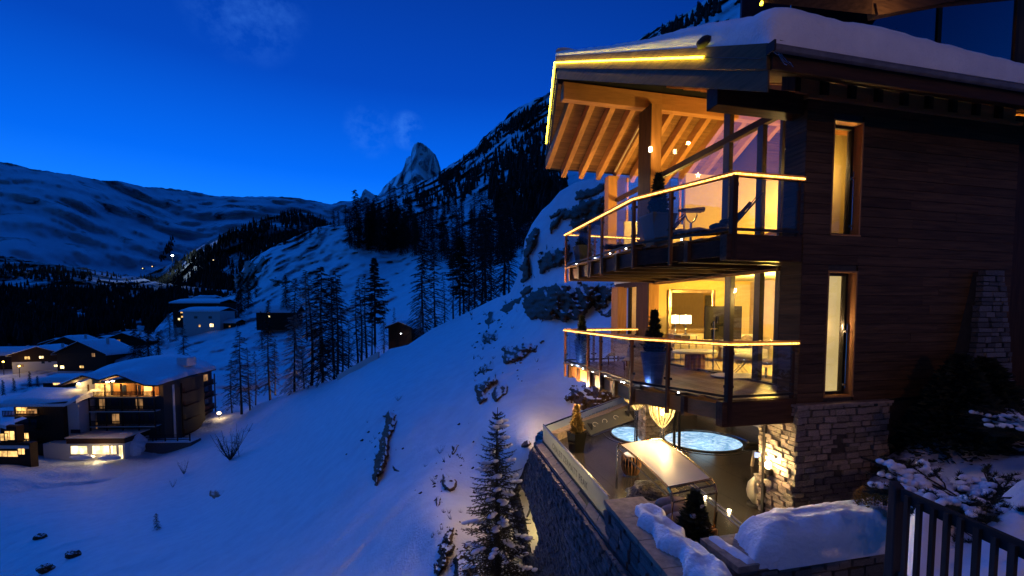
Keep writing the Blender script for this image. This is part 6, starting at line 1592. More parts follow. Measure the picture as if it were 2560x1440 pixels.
# the upper group
house_at('apartment_house', 'tall dark balcony house with a broad snow roof above the village', 492, 818, 27, 14, 14, 1.6, -.05, WDK, [(-10,4,1.4,1.4,G2),(-8,8,2.2,1.,G1),(-8,5.6,1.6,1.,G1),(-3.5,9,1.1,.8,MD),(0,4,1.2,1,MD)], ridge='x', bal=(3.5,7,10.5), Y=252)
house_at('apartment_house', 'white gabled house with one bright window, in front of the tall balcony house', 505, 838, 20, 12, 13.0, 1.5, -.05, WH, [(5.5,4.6,2.2,1.8,G2),(-1.0,4.6,1.1,1.2,G1),(4.8,9,1.8,1.2,MD),(-3,9,1.8,1.2,MD)], ridge='x', Y=238)
house_at('small_annexe', 'small dark annexe right of the white gabled house', 570, 826, 8.5, 8, 4.6, 1.2, -.05, WDK, [(1.,2,1.,.9,GD)], ridge='x', chim=False, Y=240, cat='shed')
house_at('upper_house', 'flat snow-topped roof rising behind the tall balcony house', 509, 760, 10.5, 9, 3.6, .7, 0, WDK, [], ridge='x', chim=False, Y=275, snow=1.2)
house_at('log_cabin', 'long dark log cabin with one lit window at the foot of the knoll', 690, 797, 18, 8, 4.0, 2.2, .05, WDK, [(-3.2,.9,1.0,1.1,G2),(-3.2,2.8,.9,.7,GD)], ridge='x', cat='cabin', Y=213, group='cabins on the hillside')
house_at('hay_barn', 'small black hay barn alone on the open knoll', 822, 641, 13.5, 8, 3.2, 1.5, 0, WDK, [], ridge='x', cat='barn', chim=False, Y=372, snow=.25, group='cabins on the hillside')
house_at('log_hut', 'dark log hut with a white lamp, hidden behind the tall trees on the slope', 1000, 850, 6.0, 5, 3.0, 1.1, -.35, WDK, [], cat='hut', chim=False, Y=100, snow=.3, group='cabins on the hillside')
p = at(1002, 834, 98); t = thing('hut_lamp', 'small white lamp on the front corner of the log hut', 'lamp', tuple(p)); obj('globe', ico(.08,.08,.08,(0,0,0)), M_SPOT, t); lamp('hut_lamp_light', (.3,-.4,-.5), 4, (.7,.85,1), .1, parent=t)
# street glow and far lights
for i, (px, py, Y, pw_, lb) in enumerate(((8, 905, 176, 120, 'street lamp making a yellow glow at the left edge of the village'), (48, 916, 172, 25, 'second street lamp on the snowy village road'))):
    p = at(px, py, Y); t = thing('street_lamp', lb, 'street lamp', (p.x,p.y,p.z-4), 0, 'street lamps in the village'); obj('pole', Mb().tube([(0,0,-1),(0,0,4)],.1,6), M_METAL, t); obj('lantern', ico(.3,.3,.25,(0,0,4.1)), emis('street_glow%d' % i, (1,.6,.08), 20), t)
    lamp('street_lamp_light', (0,-.8,3.9), pw_, (1,.62,.12), .3, parent=t)
p = at(431, 640, 1350); t = thing('piste_floodlight', 'brilliant white floodlight far up the wooded valley', 'floodlight', tuple(p)); obj('mast', Mb().tube([(0,0,-20),(0,0,0)],.6,6), M_METAL, t); obj('lamp_head', ico(3.2,3.2,2.0,(0,0,1)), emis('floodlight_white', (.85,.95,1), 22), t); lamp('floodlight_glow', (0,-10,4), 60000, (.7,.9,1), 2, parent=t)
for i, (px, py, Y, lb) in enumerate(((356,671,1100,'tiny yellow window light on the dark slope below the floodlight'),(380,666,1150,'tiny dim light right of the yellow one on the dark slope'),(533,650,1150,'left of two tiny lights on the wooded ridge'),(543,653,1150,'right of two tiny lights on the wooded ridge'),(170,814,600,'tiny light deep in the dark valley above the village'),(226,823,560,'tiny orange light in the dark valley, right of the other'),(140,826,560,'faint light in the dark valley at the left'))):
    p = at(px, py, Y); t = thing('distant_hut', lb, 'hut', tuple(p), 0, 'tiny lit huts far away'); q = Y/1100
    obj('wall', Mb().box(-2.4*q,2.4*q,.6,4,-2*q,1.6*q), WDK, t); obj('roof', Mb().box(-3*q,3*q,.2,4.4,1.6*q+.01,2.3*q), M_SNOWR, t); obj('window', Mb().box(-1.0*q,1.0*q,.3,.59,-.8*q,.7*q), M_GLOWB, t)
# the long avalanche wall by the path
pa_, pb_ = at(843, 950, 82), at(945, 893, 74.3)
t = thing('path_wall', 'long low white wall stepping down the crest of the slope beside the trees', 'wall', tuple(pa_), math.atan2((pb_-pa_).y, (pb_-pa_).x))
L_ = (Vector((pb_.x,pb_.y,0))-Vector((pa_.x,pa_.y,0))).length; dz = pb_.z-pa_.z
for k in range(2):
    z0, z1 = dz*k/2, dz*(k+1)/2; obj('wall_section', Mb().add([(L_*k/2+.02,0,z0-1.6),(L_*(k+1)/2-.02,0,z1-1.6),(L_*(k+1)/2-.02,.35,z1-1.6),(L_*k/2+.02,.35,z0-1.6),(L_*k/2+.02,0,z0+.9),(L_*(k+1)/2-.02,0,z1+.9),(L_*(k+1)/2-.02,.35,z1+.9),(L_*k/2+.02,.35,z0+.9)],[(3,2,1,0),(4,5,6,7),(0,1,5,4),(1,2,6,5),(2,3,7,6),(3,0,4,7)]), M_PLASTER, t)
# ------------------------------------------------------------------ trees
def larch_parts(h, seed, dens=1., spread=.17, bare=.12, droop=.35, lean=0., twig=1., bushy=False):
    rnd = random.Random(seed); tr = Mb(); cr = Mb()
    def axis(t): return Vector((lean*h*t*t+.02*h*math.sin(t*3+seed)*.3, .01*h*math.sin(t*5+seed), h*t))
    tr.tube([axis(i/7) for i in range(8)], [h*.013*(1-i/7)+h*.0014 for i in range(8)], 6)
    n = int(84*dens)
    for i in range(n):
        t = bare+(1-bare)*(i+rnd.random())/n; a = rnd.random()*6.283; base = axis(t)
        prof = (1-t)**.65 if not bushy else math.sin(min(1, (t-bare)/(1-bare)*1.15+.12)*math.pi)**.6
        L = h*spread*(.25+.9*prof)*rnd.uniform(.55,1.15)
        if t > .97: L *= .4
        d = Vector((math.cos(a), math.sin(a), rnd.uniform(-.25,.15)-droop*.3*(1-t))).normalized(); pts = []
        m = 4
        for k in range(m+1):
            s = k/m; pts.append(base+d*L*s+Vector((0,0,-droop*L*s*s*(.8-t*.6)+.05*L*s)))
        w = h*.0030
        for k in range(m):       # branch as a thin flat strip, two crossed
            p, q = pts[k], pts[k+1]; ww = w*(1-k/m*.7)
            sd = Vector((-math.sin(a), math.cos(a), 0))*ww
            cr.add([p-sd, p+sd, q+sd*.8, q-sd*.8], [(0,1,2,3)]); cr.add([p-Vector((0,0,ww)), p+Vector((0,0,ww)), q+Vector((0,0,ww*.8)), q-Vector((0,0,ww*.8))], [(0,1,2,3)])
        nt_ = int(15*twig)
        for k in range(nt_):
            s = (.18+.82*rnd.random()); j = min(m-1, int(s*m)); p = pts[j].lerp(pts[j+1], s*m-j)
            td = (d*.6+Vector((-math.sin(a), math.cos(a), 0))*rnd.choice((-1,1))*rnd.uniform(.3,.9)+Vector((0,0,rnd.uniform(-.55,.18)))).normalized(); tl = h*.034*rnd.uniform(.4,1.2)*(1.1-.4*s)
            u_ = td.cross(Vector((rnd.uniform(-1,1), rnd.uniform(-1,1), rnd.uniform(-1,1)))).normalized()*h*(.0066 if not bushy else .011)
            cr.add([p-u_, p+u_*.6+td*tl*.4, p+td*tl, p+u_*.3-td*.05*tl], [(0,1,2,3)])
    return tr, cr
def proto_tree(seed, kind):
    h = 10.
    if kind == 'larch': tr, cr = larch_parts(h, seed, 1.25, .17, .14, .5, lean=random.uniform(-.04,.04), twig=2.0)
    elif kind == 'thin': tr, cr = larch_parts(h, seed, .8, .10, .22, .5, lean=random.uniform(-.06,.06), twig=1.3)
    elif kind == 'dense': tr, cr = larch_parts(h, seed, 1.9, .19, .06, .55, twig=3.2)
    elif kind == 'arolla': tr, cr = larch_parts(h, seed, 1.7, .15, .34, .1, twig=4.2, bushy=True)
    elif kind == 'spruce': tr, cr = larch_parts(h, seed, 2.3, .16, .04, .7, twig=3.4); 
    return tr, cr
PROTO = {}
for kind, n in (('larch', 4), ('thin', 3), ('dense', 3), ('arolla', 2), ('spruce', 3)):
    for i in range(n):
        tr, cr = proto_tree(hash((kind == 'larch', i)) % 97 + i*13 + len(kind), kind)
        a = tr.mesh('trunk'); a.materials.append(M_BARK); c = cr.mesh('crown'); c.materials.append(M_PINE if kind in ('arolla', 'spruce') else M_LARCH)
        PROTO.setdefault(kind, []).append((a, c))
FROST_CROWNS = {}
def tree(px, py, ptop, kind, G, label, group, cat='tree', Y=None, name=None):
    p = at(px, py, Y) if Y else G(px, py)
    h = (py-ptop)/FL*p.y*1.02 + .3
    a, c = random.choice(PROTO[kind]); s = h/10
    if 'frosted' in label and 'above' not in label and 'between' not in label:
        if c.name not in FROST_CROWNS: m2 = c.copy(); m2.materials.clear(); m2.materials.append(M_FROSTED); FROST_CROWNS[c.name] = m2
        c = FROST_CROWNS[c.name]
    t = thing(name or {'larch':'larch_tree','thin':'larch_tree','dense':'larch_tree','arolla':'pine_tree','spruce':'spruce_tree'}[kind], label, cat, (p.x, p.y, p.z-.3), random.random()*6.28, group)
    for nm, me in (('trunk', a), ('crown', c)):
        o = bpy.data.objects.new(nm, me); COL.objects.link(o); o.parent = t; o.scale = (s*(random.uniform(.9,1.15) if kind != 'thin' else 1),)*2+(s,)
    return t
# individually described trees in the middle of the picture (heading, base, top)
TR = [
 (1160,792,602,'larch','tall larch whose crown tops the left end of the dense group above the slope',88),
 (1058,835,606,'dense','broad dark larch standing just left of the open gap in the tree group',84),
 (1088,848,640,'larch','larch with a thick trunk at the crest, right of the log hut',80),
 (1052,858,770,'dense','low bushy larch with frosted branches at the crest beside the log hut',80),
 (1112,822,690,'thin','slim larch between two thick trunks on the crest',82),
 (1150,812,600,'arolla','stone pine with a dark round crown among the larches on the crest',84),
 (1172,795,640,'thin','leaning slim larch right of the stone pine',86),
 (1215,770,520,'dense','tallest dark larch on the crest, with a straight thick trunk',80),
 (1205,772,560,'larch','larch touching the tallest one from the left',86),
 (1228,765,600,'thin','slim larch touching the tallest one from the right',84),
 (1272,730,560,'larch','larch on the crest nearest the dark skyline rocks',70),
 (1262,735,500,'dense','tall dark larch behind the one nearest the skyline rocks',95),
 (1187,780,560,'dense','dense larch in the middle of the crest group',98),
 (1135,805,640,'thin','thin larch with a bare lower trunk on the crest',90),
 (938,890,652,'arolla','stone pine with a dense oval crown and a long bare trunk on the path wall',79),
 (930,892,740,'thin','slim dead larch beside the bare trunk of the stone pine',79),
 (915,905,690,'thin','left one of a pair of tall bare larches by the path wall',80),
 (905,908,700,'thin','right one of a pair of tall bare larches by the path wall',82),
 (893,910,735,'larch','larch with drooping branches left of the bare pair',86),
 (873,925,800,'thin','small larch behind the middle of the path wall',84),
 (858,935,750,'thin','thin larch behind the left half of the path wall',86),
 (845,938,682,'larch','tall larch with a leaning trunk at the left end of the path wall',88),
 (835,945,700,'dense','dense larch left of the path wall, reaching above the cabin',92),
 (808,955,720,'thin','thin larch left of the path wall with frosted twigs',92),
 (806,960,672,'dense','tall dark larch that rises highest above the lit frosted trees',94),
 (780,970,700,'larch','larch just right of the lit frosted larch',96),
 (738,985,790,'dense','broad frosted larch lit warm from below by the lamp',94),
 (760,975,860,'larch','small frosted larch lit warm beside the broad one',93),
 (675,1000,800,'larch','tall leaning larch left of the broad lit one',98),
 (688,985,850,'thin','thin larch between the leaning larch and the broad lit one',99),
 (605,1032,830,'larch','larch with bare branches at the crest right of the hotel',100),
 (625,1026,870,'thin','slim larch close to the bare one right of the hotel',101),
 (640,1010,880,'thin','low thin larch in the gap between two tall ones',102),
 (580,1035,900,'larch','small larch nearest the right corner of the hotel',103),
 (715,770,690,'spruce','small dark spruce above the log cabin',215),
 (768,850,680,'larch','larch in the second row, above the end of the log cabin',170),
 (740,870,700,'larch','larch in the second row, crossing the log cabin',165),
 (672,830,752,'spruce','dark spruce left of the log cabin',205),
 (655,870,780,'larch','larch between the upper houses and the lit frosted trees',160),
 (960,880,780,'larch','larch left of the log hut, near the stone pine',100),
 (985,845,770,'thin','thin larch behind the log hut',106),
]
for (px, py, pt, kind, lb, Y) in TR: tree(px, py, pt, kind, G_hill, lb, 'trees standing along the crest of the slope', Y=Y)
# dark firs behind the hotel and by the upper houses
for (px, py, pt, kind, lb, Y) in ((338,905,810,'spruce','dark fir right of the village houses',175),(372,905,800,'spruce','tall dark fir behind the hotel roof',172),(352,912,835,'spruce','smaller fir squeezed between the two tall ones',168),(398,905,830,'spruce','dark fir left of the bare larch above the hotel',170),
      (462,905,808,'larch','bare larch standing behind the right end of the hotel roof',150),(425,850,785,'dense','frosted tree beside the tall balcony house, lit by its windows',226),(440,850,812,'dense','lower frosted tree in front of the tall balcony house',224),(405,870,825,'dense','frosted tree left of the tall balcony house',226),
      (75,965,928,'spruce','small fir on the snowy bank behind the timber wing',130),(95,968,940,'spruce','low bushy fir right of the small one on the snowy bank',130),(35,975,945,'spruce','small fir near the left edge behind the timber wing',120),(8,985,950,'spruce','dark fir at the very left edge',118),
      (605,790,680,'spruce','dark spruce at the foot of the knoll cliff',290),(622,770,690,'spruce','spruce just right of the one at the knoll cliff',300),(598,810,730,'spruce','low spruce below the knoll cliff',270),(640,745,690,'dense','shrubby larch on the knoll cliff edge',330)):
    tree(px, py, pt, kind, G_hill, lb, 'firs and larches round the village', Y=Y)
# the dense stand on top of the knoll and the groups further up: things of one group
rnd = random.Random(5)
def KN(k): return {'larch':'slim larch','thin':'slim larch','dense':'bushy larch','spruce':'dark spruce','arolla':'stone pine'}[k]
def part3(px, a, b): return ('left', 'middle', 'right')[min(2, int(3*(px-a)/(b-a)))]
for i in range(64):
    px = rnd.uniform(868, 1045); py = 588+ (px-868)*.10+rnd.uniform(-8, 34); top = py-rnd.uniform(70, 108)
    kd = rnd.choice(('dense','spruce','larch','dense')); tree(px, py, top, kd, G_hill, '%s in the %s part of the dense stand on the knoll top%s' % (KN(kd), part3(px, 868, 1046), ', forward' if py > 605+(px-868)*.1 else ''), 'larches in the stand on top of the knoll')
LB2 = 'small larch in the loose row along the left crest of the knoll'
for i in range(13):
    px = rnd.uniform(742, 868); py = interp(TOP_H, px)+rnd.uniform(6, 20); kd = rnd.choice(('larch','dense')); tree(px, py, py-rnd.uniform(28, 60), kd, G_hill, 'small %s in the %s part of the row along the knoll crest' % (KN(kd), part3(px, 742, 869)), 'larches along the left crest of the knoll')
LB3 = 'dark larch in the wood on the lower right mountainside, left of the chalet'
for i in range(150):
    px = rnd.uniform(1035, 1420); lo = 640; py = rnd.uniform(520 if px > 1180 else 590, 745)
    if px < 1130 and py < 600: continue
    if 960 < px < 1050 and py > 620: continue
    h = rnd.uniform(75, 125)*(1 if py > 620 else .75); kd = rnd.choice(('larch','dense','dense','spruce','larch')); tree(px, py, py-h, kd, G_right, '%s in the %s %s part of the wood left of the chalet' % (KN(kd), 'lower' if py > 640 else 'upper', part3(px, 1035, 1421)), 'wood on the lower right mountainside')
LB4 = 'larch scattered on the snowy right mountainside below the peak'
for i in range(64):
    px = rnd.uniform(950, 1240); y0 = interp(TOP_R, px); py = rnd.uniform(y0+24, 600)
    if py < y0+20: continue
    h = rnd.uniform(26, 62)*(.6+(py-400)/300); kd = rnd.choice(('dense','spruce','larch')); tree(px, py, py-h, kd, G_right, 'lone %s on the %s %s part of the snowy mountainside below the peak' % (KN(kd), 'lower' if py > 510 else 'upper', part3(px, 950, 1241)), 'larches scattered on the right mountainside')
# forests too dense to count: one mesh each
def forest(name, G, zone, n, h, seed, top=None):
    rnd = np.random.RandomState(seed); V = []; F = []; k = 5; made = 0; tries = 0
    xs = [p[0] for p in zone]; ys = [p[1] for p in zone]
    while made < n and tries < n*30:
        tries += 1
        px = rnd.uniform(min(xs), max(xs)); py = rnd.uniform(min(ys), max(ys))
        d = sdist(zone, px, py)
        if d < 0 or (d < 12 and rnd.rand() > d/12): continue
        if mnoise.noise(Vector((px*.018, py*.03, seed))) < -.16 and rnd.rand() < .85: continue
        p = G(px, py); hh = h*rnd.uniform(.55, 1.3); r = hh*rnd.uniform(.13, .2); n0 = len(V); made += 1; ph_ = rnd.rand()*6
        for (z, q) in ((.08, 1.), (.42, .62), (.40, .85), (.74, .30), (.72, .5)):
            for j in range(k):
                a = 6.283*j/k+ph_; w = q*r*(.75+.5*rnd.rand()); V.append((p.x+w*math.cos(a), p.y+w*math.sin(a), p.z+z*hh))
        V.append((p.x, p.y, p.z+hh))
        for (l0, l1) in ((0,1),(2,3)):
            for j in range(k): F.append((n0+l0*k+j, n0+l0*k+(j+1)%k, n0+l1*k+(j+1)%k, n0+l1*k+j))
        for j in range(k): F.append((n0+4*k+j, n0+4*k+(j+1)%k, n0+5*k))
    b = Mb(); b.v = V; b.f = F; o = obj(name, b, M_FOREST); tag(o, kind='stuff'); return o
forest('forest_on_middle_ridge', G_mid, [(230,735),(300,712),(380,690),(440,658),(520,608),(600,566),(660,552),(700,535),(745,528),(800,548),(860,575),(860,650),(600,760),(560,760),(430,820),(300,840),(220,800)], 3600, 19, 1)
forest('forest_on_left_foot', G_low, [(-60,700),(100,716),(220,720),(330,712),(420,725),(520,735),(600,745),(560,800),(420,830),(300,835),(100,870),(-60,880)], 2600, 16, 2)
forest('forest_on_left_slope', G_low, [(-60,650),(60,660),(220,680),(330,695),(240,715),(60,705),(-60,700)], 350, 15, 3)
forest('forest_on_right_ridge', G_right, [(1085,450),(1130,420),(1190,376),(1212,348),(1262,310),(1300,285),(1370,262),(1372,275),(1300,330),(1250,360),(1200,400),(1150,440),(1100,470)], 650, 13, 4)
forest('scattered_forest_right', G_right, [(1000,470),(1110,440),(1240,380),(1370,290),(1372,350),(1230,440),(1150,520),(1000,520)], 330, 13, 8)
forest('forest_on_right_mountain', G_right, [(1215,450),(1260,400),(1330,370),(1400,340),(1420,400),(1420,560),(1300,570),(1230,540)], 520, 16, 5)
forest('forest_below_floodlight', G_far, [(395,650),(420,600),(445,575),(440,600),(430,640),(405,660)], 110, 26, 6)
forest('trees_on_skyline', G_right, [(1560,140),(1640,90),(1700,50),(1760,15),(1800,-10),(1800,40),(1700,100),(1600,170)], 160, 14, 7)

# the snowy spruce in the foreground
def big_spruce(loc, h, label):
    t = thing('spruce_tree', label, 'tree', loc, .7); rnd = random.Random(11)
    tr = Mb().tube([(0,0,0),(.02,.01,h*.4),(0,.02,h*.8),(.01,0,h)], [.07,.05,.02,.006], 8); obj('trunk', tr, M_BARK, t)
    tw = Mb(); nd = Mb(); sn = Mb(); z = .25
    def needles(p, q, dens, ln):
        L = (q-p).length; d = (q-p)/L; n = max(2, int(L*dens))
        for i in range(n):
            s = rnd.random(); c = p.lerp(q, s); o = Vector((rnd.uniform(-1,1), rnd.uniform(-1,1), rnd.uniform(-.6,1))).normalized(); e = (o*.8+d*.75).normalized()*ln*rnd.uniform(.7,1.3); w = e.cross(o).normalized()*.0042
            nd.add([c-w, c+w, c+e], [(0,1,2)])
    while z < h-.15:
        t_ = z/h; n = 5 if t_ > .75 else 7
        R = (1.12*(1-t_)**.85+.05)*h*.215
        a0 = rnd.random()*6.28
        for k in range(n):
            a = a0+6.283*k/n+rnd.uniform(-.25,.25); L = R*rnd.uniform(.72,1.15); d = Vector((math.cos(a), math.sin(a), 0))
            up = .35*t_-.12; pts = [Vector((0,0,z))+d*L*s+Vector((0,0,up*L*s-.42*L*s*s*(1-t_)+.14*L*s**4)) for s in (0,.25,.5,.75,1.)]
            tw.tube(pts, .010*(1-t_*.5), 4, r1=.003)
            for i in range(4): needles(pts[i], pts[i+1], 330, .034)
            m = int(4+10*L)
            for i in range(m):
                s = .15+.8*i/m; j = min(3, int(s*4)); p = pts[j].lerp(pts[j+1], s*4-j); sd = Vector((-math.sin(a), math.cos(a), 0))*(1 if i % 2 else -1)
                l2 = L*.34*(1.15-s)*rnd.uniform(.7,1.2); q = p+(d*.75+sd*.8+Vector((0,0,-.22))).normalized()*l2; tw.tube([p, q], .004, 3, r1=.002); needles(p, q, 420, .03)
            if rnd.random() < .24 and t_ > .05 and L > .15:
                s0 = rnd.uniform(.35,.7)
                for e in range(4):
                    s = min(.98, s0+.1*e); j = min(3, int(s*4)); p = pts[j].lerp(pts[j+1], s*4-j)+Vector((0,0,.02)); q = ico(.06+.03*rnd.random(), .05, .028, (p.x+rnd.uniform(-.03,.03), p.y+rnd.uniform(-.03,.03), p.z+.008), n=6, seed=rnd.random()*9, amp=.35); sn.add(q.v, q.f)
        z += rnd.uniform(.10,.17)*(1-.35*t_)
    obj('branches', tw, M_BARK, t); obj('needles', nd, M_SPRUCE, t)['kind'] = 'stuff'; obj('snow_on_branches', sn, M_SNOW, t, smooth=True)['kind'] = 'stuff'
    return t
ptop = at(1243, 1018, 8.6); big_spruce((ptop.x, ptop.y, ptop.z-4.6), 4.6, 'slender spruce with clumps of snow on its branches in front of the retaining wall')
# bare shrubs and dry plants on the open slope
def shrub(px, py, ptop, Y, label, n=16, seed=0, w=.5, name='bare_shrub', base=None):
    p = at(px, py, Y); h = (py-ptop)/FL*Y; rnd = random.Random(seed); b = Mb()
    t = thing(name, label, 'shrub', tuple(p), 0, 'bare shrubs on the snow slope')
    for i in range(n):
        a = rnd.random()*6.283; q = Vector((math.cos(a)*w, math.sin(a)*w, 1)).normalized(); L = h*rnd.uniform(.5,1.05); pts = [Vector((0,0,-.1))]
        for k in range(5): pts.append(pts[-1]+(q+Vector((rnd.uniform(-.18,.18), rnd.uniform(-.18,.18), .08*k)))*L/5)
        b.tube(pts, h*.009, 4, r1=h*.003)
        for k in range(6):
            j = rnd.randint(1,4); p0 = pts[j]; d = Vector((rnd.uniform(-.8,.8), rnd.uniform(-.8,.8), rnd.uniform(.1,.9))); b.tube([p0, p0+d*h*.16], h*.004, 3, r1=h*.002)
    obj('twigs', b, M_BARK, t); return t
def fgp(px, py): return G_fg.F(px, py)
shrub(575,1150,1062, fgp(575,1150), 'big bare bush with fanned twigs on the slope right of the hotel', 30, 1, .6)
shrub(460,1185,1150, fgp(460,1185), 'thin bare shrub in the snow left below the big bush', 14, 2, .5)
shrub(432,1217,1192, fgp(432,1217), 'smallest bare shrub below the thin one', 9, 3, .5)
shrub(598,1440-298,1060, fgp(598,1142), 'single upright twig beside the big bush', 2, 4, .05)
t = tree(392,1325,1282,'dense',G_fg,'tiny dark fir alone in the middle of the open slope','tiny firs on the open slope', Y=fgp(392,1325))
for q, (px, py) in enumerate(((100,1348),(184,1392),(113,1430))):
    p = at(px, py, fgp(px,py)); boulder('small_rock', ['small dark stone highest in the lower left corner','small dark stone in the lower left, right of the other two','small dark stone at the bottom edge on the left'][q], (p.x,p.y,p.z-.2), (.55,.4,.35), 50+q, m=M_ROCKD, group='stones in the lower left corner')
for q, (px, py, pt, w, lb) in enumerate(((1215,858,822,1.1,'dry twigs on the dark rock halfway down the slope'),(1100,1130,1105,.8,'dry twigs on the snow left of the spruce top'),(995,1000,978,.9,'dry tuft above the long cliff edge'),(1098,1418,1380,1.2,'dry grass tuft on the rock at the bottom edge'),(1088,1205,1180,1.,'dry twigs at the rock step'))):
    shrub(px, py, pt, fgp(px, py)-.3, lb, 12, 20+q, w, name='dry_tuft')
# assumed lamp hidden behind the crest that lights the frosted larches
p = at(745, 1012, 99); t = thing('path_lantern', 'assumed low lantern at the foot of the broad frosted larch', 'lamp', (p.x, p.y, p.z)); obj('post', Mb().tube([(0,0,-1),(0,0,1.)],.06,6), M_METAL, t); obj('lantern', ico(.14,.14,.2,(0,0,1.1)), M_BULB, t)
lamp('assumed_path_lantern_light', (0,-.4,2.0), 420, (1,.55,.2), .15, parent=t)
# ------------------------------------------------------------------ right-hand foreground
# ground of the garden next to the chalet
def garden_z(r, f):
    z = -4.4+.0*r; z += max(0, r-3.4)*.42 + max(0, r-5.5)*.35 + max(0, -f-1.5)*.35*(1 if r > 2 else 0)
    return z
rows = []
for i in range(60):
    f = -7+ .32*i; rows.append([])
    for j in range(80):
        r = 1.0+.22*j
        z = -4.4 + 2.1*hs((r-2.4)/3.2)*(1 if f < .2 else 1) + .25*max(0, r-6) + .12*mnoise.fractal(Vector((r,f,0)),1.,2.,4)
        if f > -.15 and r < 6.7: z = -4.9
        rows[-1].append(tuple(house(r, f, z)))
m_gsnow = snow_mat('garden_snow', 1.5, patch=.50, pscale=.8, rockcol=(.025,.02,.014))
o = obj('garden_ground', Mb().grid(rows), m_gsnow, smooth=True); tag(o, kind='structure')
# side view backing: the hillside behind and right of the chalets
rows = []
for i in range(30):
    x = 9+ i*1.6; rows.append([])
    for j in range(30):
        y = -6+j*2.2; rows[-1].append((x, y, -6+ (x-9)*.55 + .06*y + .5*mnoise.fractal(Vector((x*.2,y*.2,0)),1.,2.,4)))
o = obj('upper_hillside', Mb().grid(rows), m_gsnow, smooth=True); tag(o, kind='structure')
# battered stone buttress at the far right of the side wall
BT = thing('stone_buttress', 'slanting rough stone buttress at the far right end of the dark timber wall', 'buttress', tuple(house(0,0,0)), HANG)
z0, z1 = -1.9, .80
cx = {0:(5.05,6.35), 1:(5.75,6.35)}
obj('buttress_core', Mb().hexa([(5.15,-.42,z0),(6.35,-.42,z0),(6.35,.3,z0),(5.15,.3,z0)],[(5.80,-.12,z1),(6.35,-.12,z1),(6.35,.3,z1),(5.80,.3,z1)]), M_MORTAR, BT)
z = z0
while z < z1-.02:
    h = random.uniform(.07,.14); t = (z-z0)/(z1-z0); x = 5.10+.68*t; fy = -.44+.30*t
    while x < 6.33:
        w = random.uniform(.15,.4); e = min(x+w, 6.36)
        oo = bpy.data.objects.new('stone', random.choice(DST_MESH)); COL.objects.link(oo); oo.parent = BT; oo.location = ((x+e)/2, fy+random.uniform(-.02,.02), z+h/2); oo.scale = ((e-x)*.96, .12, h*.92); x = e+.004
        if e >= 6.33: break
    z += h
# dark hedge conifers against the lower wall
def dark_conifer(r, f, z, h, rad, label, seed, m=M_PINE, snow=10, name='garden_conifer'):
    t = thing(name, label, 'conifer', tuple(house(r,f,z)), 0, 'dark conifers at the foot of the timber wall'); obj('trunk', Mb().tube([(0,0,0),(0,0,h*.8)], .05, 6, r1=.01), M_BARK, t)
    obj('foliage', foliage_cone(h, rad, 5200, .11, seed, up=.1, taper=.7), m, t); return t
dark_conifer(4.4, -.75, -2.9, 2.1, .8, 'dark conifer against the wall, right of the stone base', 31); dark_conifer(5.3, -.6, -2.4, 1.5, .8, 'lower dark conifer in the gloom left of the buttress', 32)
dark_conifer(3.2, -.55, -4.3, 1.3, .55, 'dark shrub in front of the right half of the stone base', 33)
# round lit shrub by the fence
p = ray(2205,1262); p = p*(4.75/p.y) if False else at(2212, 1262, 7.0)
t = thing('round_shrub', 'golden brown rounded shrub behind the snow heap, by the fence post', 'shrub', (p.x, p.y, p.z-.1), 0)
b = Mb(); rnd = random.Random(3)
for i in range(2600):
    d = Vector((rnd.gauss(0,1), rnd.gauss(0,1), abs(rnd.gauss(0,1)))).normalized(); c = Vector((d.x*.42, d.y*.42, d.z*.42))*(.6+.4*rnd.random()**.4); s = .035
    sd = d.cross(Vector((rnd.uniform(-1,1), rnd.uniform(-1,1), 1))).normalized()*s*.5; b.add([c-sd, c+d*s, c+sd, c-d*s*.5], [(0,1,2,3)])
obj('foliage', b, M_GOLD, t); obj('stems', Mb().tube([(0,0,-.3),(0,0,.2)], .03, 6), M_BARK, t)
# low red-leaved plant
shr = shrub(2150, 1268, 1228, 7.2, 'dry reddish plant rising behind the middle of the snow heap', 22, 77, 1.0, name='dry_plant')
# picket fence: leaning grey boards
FN = thing('picket_fence', 'weathered dark picket fence with a stout post in the lower right corner', 'fence', (0,0,0))
Pa, Pb = at(2243, 1215, 3.9), at(2620, 1380, 2.75)
dv = (Pb-Pa); dh = Vector((dv.x, dv.y, 0)); LN = dh.length; u_ = dh.normalized(); n_ = Vector((u_.y, -u_.x, 0))
FN.location = Pa; FN.rotation_euler = (0,0,math.atan2(u_.y,u_.x))
slope = dv.z/LN
obj('fence_post', Mb().hexa([(-.06,-.05,-1.6),(.055,-.05,-1.6),(.055,.05,-1.6),(-.06,.05,-1.6)],[(-.045,-.04,.03),(.04,-.04,-.01),(.04,.04,0),(-.045,.04,.04)]), 'grey_wood', FN, bevel=.012)
obj('rail', Mb().bar((.06,0,-.055),(LN,0,-.055+slope*(LN-.06)),.035,.11), 'grey_wood', FN, bevel=.006)
obj('rail', Mb().bar((.06,.01,-.78),(LN,.01,-.78+slope*LN*.5),.035,.09), 'grey_wood', FN, bevel=.006)
k = 0; x = .13
while x < LN:
    z = slope*x; w = .040+.006*math.sin(k*3); obj('picket', Mb().box(x, x+w, -.045, -.020, z-1.25+.1*math.sin(k*2.), z-.03+.012*math.sin(k*5)), 'grey_wood', FN); x += .118+.01*math.sin(k*1.7); k += 1
